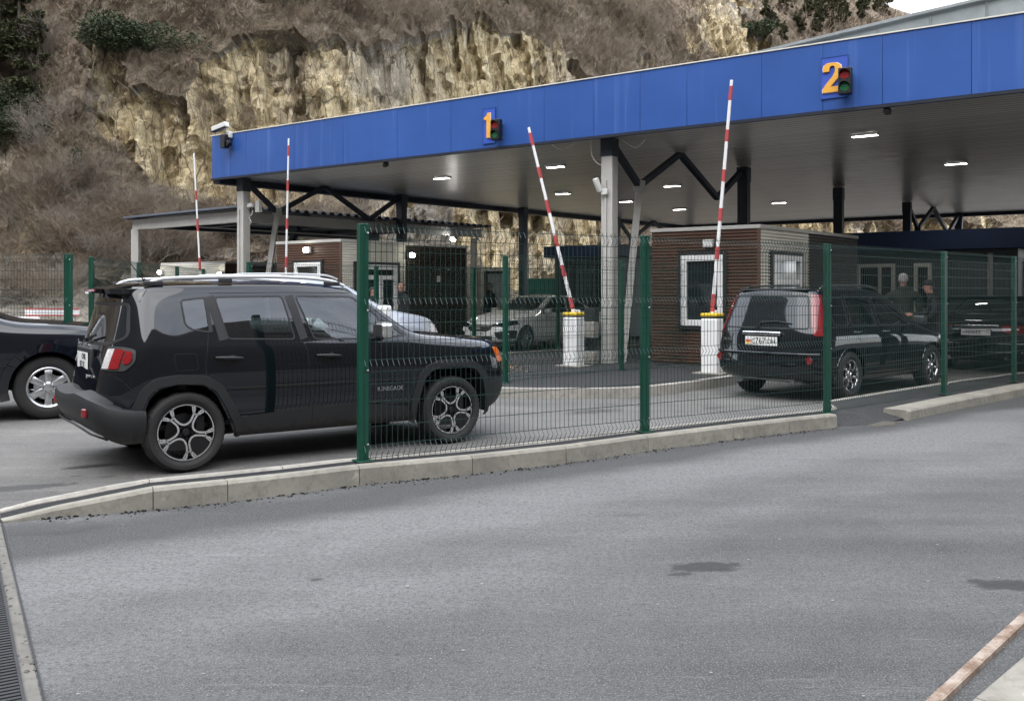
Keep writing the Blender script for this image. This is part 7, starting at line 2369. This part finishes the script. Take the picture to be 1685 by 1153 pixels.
def setup_camera_light():
    cam = D.cameras.new('camera'); co = D.objects.new('camera', cam); COL.objects.link(co)
    co.location = (0, 0, HC); co.rotation_euler = (PI / 2, 0, 0)
    cam.sensor_width = 36; cam.lens = 36 * FPX / 1685; cam.shift_y = -(576.5 - HOR) / 1685
    cam.clip_start = .05; cam.clip_end = 3000
    SC.camera = co
    w = D.worlds.new('World'); SC.world = w; w.use_nodes = True
    nt = w.node_tree
    bg = nt.nodes['Background']
    sky = nt.nodes.new('ShaderNodeTexSky'); sky.sky_type = 'NISHITA'; sky.sun_disc = False
    el, az = rad(SUN_EL), rad(SUN_AZ)      # azimuth of the sun clockwise from +Y
    sky.sun_elevation = el; sky.sun_rotation = az
    sky.air_density = 1.0; sky.dust_density = 3.0; sky.ozone_density = 1.0; sky.altitude = 1200
    hs = nt.nodes.new('ShaderNodeHueSaturation'); hs.inputs['Saturation'].default_value = SKY_SAT
    nt.links.new(sky.outputs[0], hs.inputs['Color'])
    # thin broken overcast: pale cloud over the clear sky
    tc = nt.nodes.new('ShaderNodeTexCoord')
    mp = nt.nodes.new('ShaderNodeMapping'); mp.inputs['Scale'].default_value = (1, 1, 2.2)
    nz = nt.nodes.new('ShaderNodeTexNoise'); nz.inputs['Scale'].default_value = 2.3; nz.inputs['Detail'].default_value = 7; nz.inputs['Roughness'].default_value = .6
    nt.links.new(tc.outputs['Generated'], mp.inputs[0]); nt.links.new(mp.outputs[0], nz.inputs['Vector'])
    rp = nt.nodes.new('ShaderNodeValToRGB'); nt.links.new(nz.outputs['Fac'], rp.inputs[0])
    rp.color_ramp.elements[0].position = .36; rp.color_ramp.elements[0].color = (.25, .25, .25, 1)
    rp.color_ramp.elements[1].position = .64; rp.color_ramp.elements[1].color = (.9, .9, .9, 1)
    mx = nt.nodes.new('ShaderNodeMix'); mx.data_type = 'RGBA'
    nt.links.new(rp.outputs[0], mx.inputs[0]); nt.links.new(hs.outputs[0], mx.inputs[6]); mx.inputs[7].default_value = (CLOUD * .93, CLOUD * .97, CLOUD * 1.04, 1)
    nt.links.new(mx.outputs[2], bg.inputs['Color'])
    bg.inputs['Strength'].default_value = SKY_STR
    l = D.lights.new('sun', 'SUN'); l.energy = SUN_STR; l.angle = rad(SUN_ANG); l.color = (1, .955, .89)
    lo = D.objects.new('sun', l); COL.objects.link(lo)
    d = Vector((math.sin(az) * math.cos(el), math.cos(az) * math.cos(el), math.sin(el)))
    lo.rotation_euler = d.to_track_quat('Z', 'Y').to_euler()
    lo.location = d * 60
    SC.view_settings.view_transform = 'Standard'; SC.view_settings.look = 'None'; SC.view_settings.gamma = 1
    SC.view_settings.use_curve_mapping = False
    SC.view_settings.exposure = EXPO
    SC.cycles.max_bounces = 8; SC.cycles.transparent_max_bounces = 24; SC.cycles.diffuse_bounces = 3; SC.cycles.glossy_bounces = 4
    SC.cycles.use_denoising = True
SUN_EL, SUN_AZ, SUN_STR, SUN_ANG, SKY_STR, SKY_SAT, EXPO = 55, 198, .6, 80, .15, .5, 1.95
CLOUD = 7.0
build_ground()
build_hill()
build_plants()
build_canopy()
build_canopy_fittings()
build_booths()
build_leanto()
# islands
def island(poly, name='traffic_island', z=.145, kerbw=.16):
    n = len(poly)
    inner = []
    for i in range(n):
        a, b, c = Vector(poly[i - 1]), Vector(poly[i]), Vector(poly[(i + 1) % n])
        t1, t2 = (b - a).normalized(), (c - b).normalized()
        m = (Vector((-t1.y, t1.x)) + Vector((-t2.y, t2.x))); m = m / max(.5, m.length_squared / 2)
        inner.append(tuple(b + m * kerbw))
    kb = MB()
    vs = [(x, y, -.02) for x, y in poly] + [(x + (inner[i][0] - x) * .05, y + (inner[i][1] - y) * .05, z) for i, (x, y) in enumerate(poly)] + [(x, y, z) for x, y in inner]
    kb.add(vs, [(i, (i + 1) % n, n + (i + 1) % n, n + i) for i in range(n)] + [(n + i, n + (i + 1) % n, 2 * n + (i + 1) % n, 2 * n + i) for i in range(n)])
    tag(kb.build('kerb', M['kerb_white']), kind='structure')
    tag(MB().sheet(inner, z - .006).build(name, M['island']), kind='structure')
def tup(v): return (v.x, v.y)
R0 = Vector((3.66, 15.4))
ip = smooth2([(-1.1, 15.2), (-.75, 13.85), (.07, 13.4), (1.0, 13.38), (1.84, 13.56), (2.8, 14.4), (3.66, 15.4)], 4) + [tup(R0 + E2 * 6), tup(R0 + E2 * 24), tup(Vector((2.2, 23.5)) + E2 * 14), (2.2, 23.5), (-.08, 21.5), (-.95, 19.5)]
island(ip)
c1 = Vector((-6.0, 20.6))
island([tup(c1 + E1 * 2.2), tup(c1), tup(c1 + E2 * 1), tup(c1 + E2 * 12), tup(c1 + E2 * 12 + E1 * 3.4), tup(c1 + E2 * 1 + E1 * 3.2)])
c1 = Vector((12.9, 21.4))
island([tup(c1 + E1 * 5.2 - E2 * 1.0), tup(c1 - E2 * 1.0), tup(c1 + E2 * 10), tup(c1 + E2 * 10 + E1 * 5.4), tup(c1 + E1 * 5.4)])
build_fences()
build_barriers()
build_small_things()
make_offroader()
make_estate(); make_silver(); make_bigsuv(); make_white(); make_dark()
build_people()
setup_camera_light()
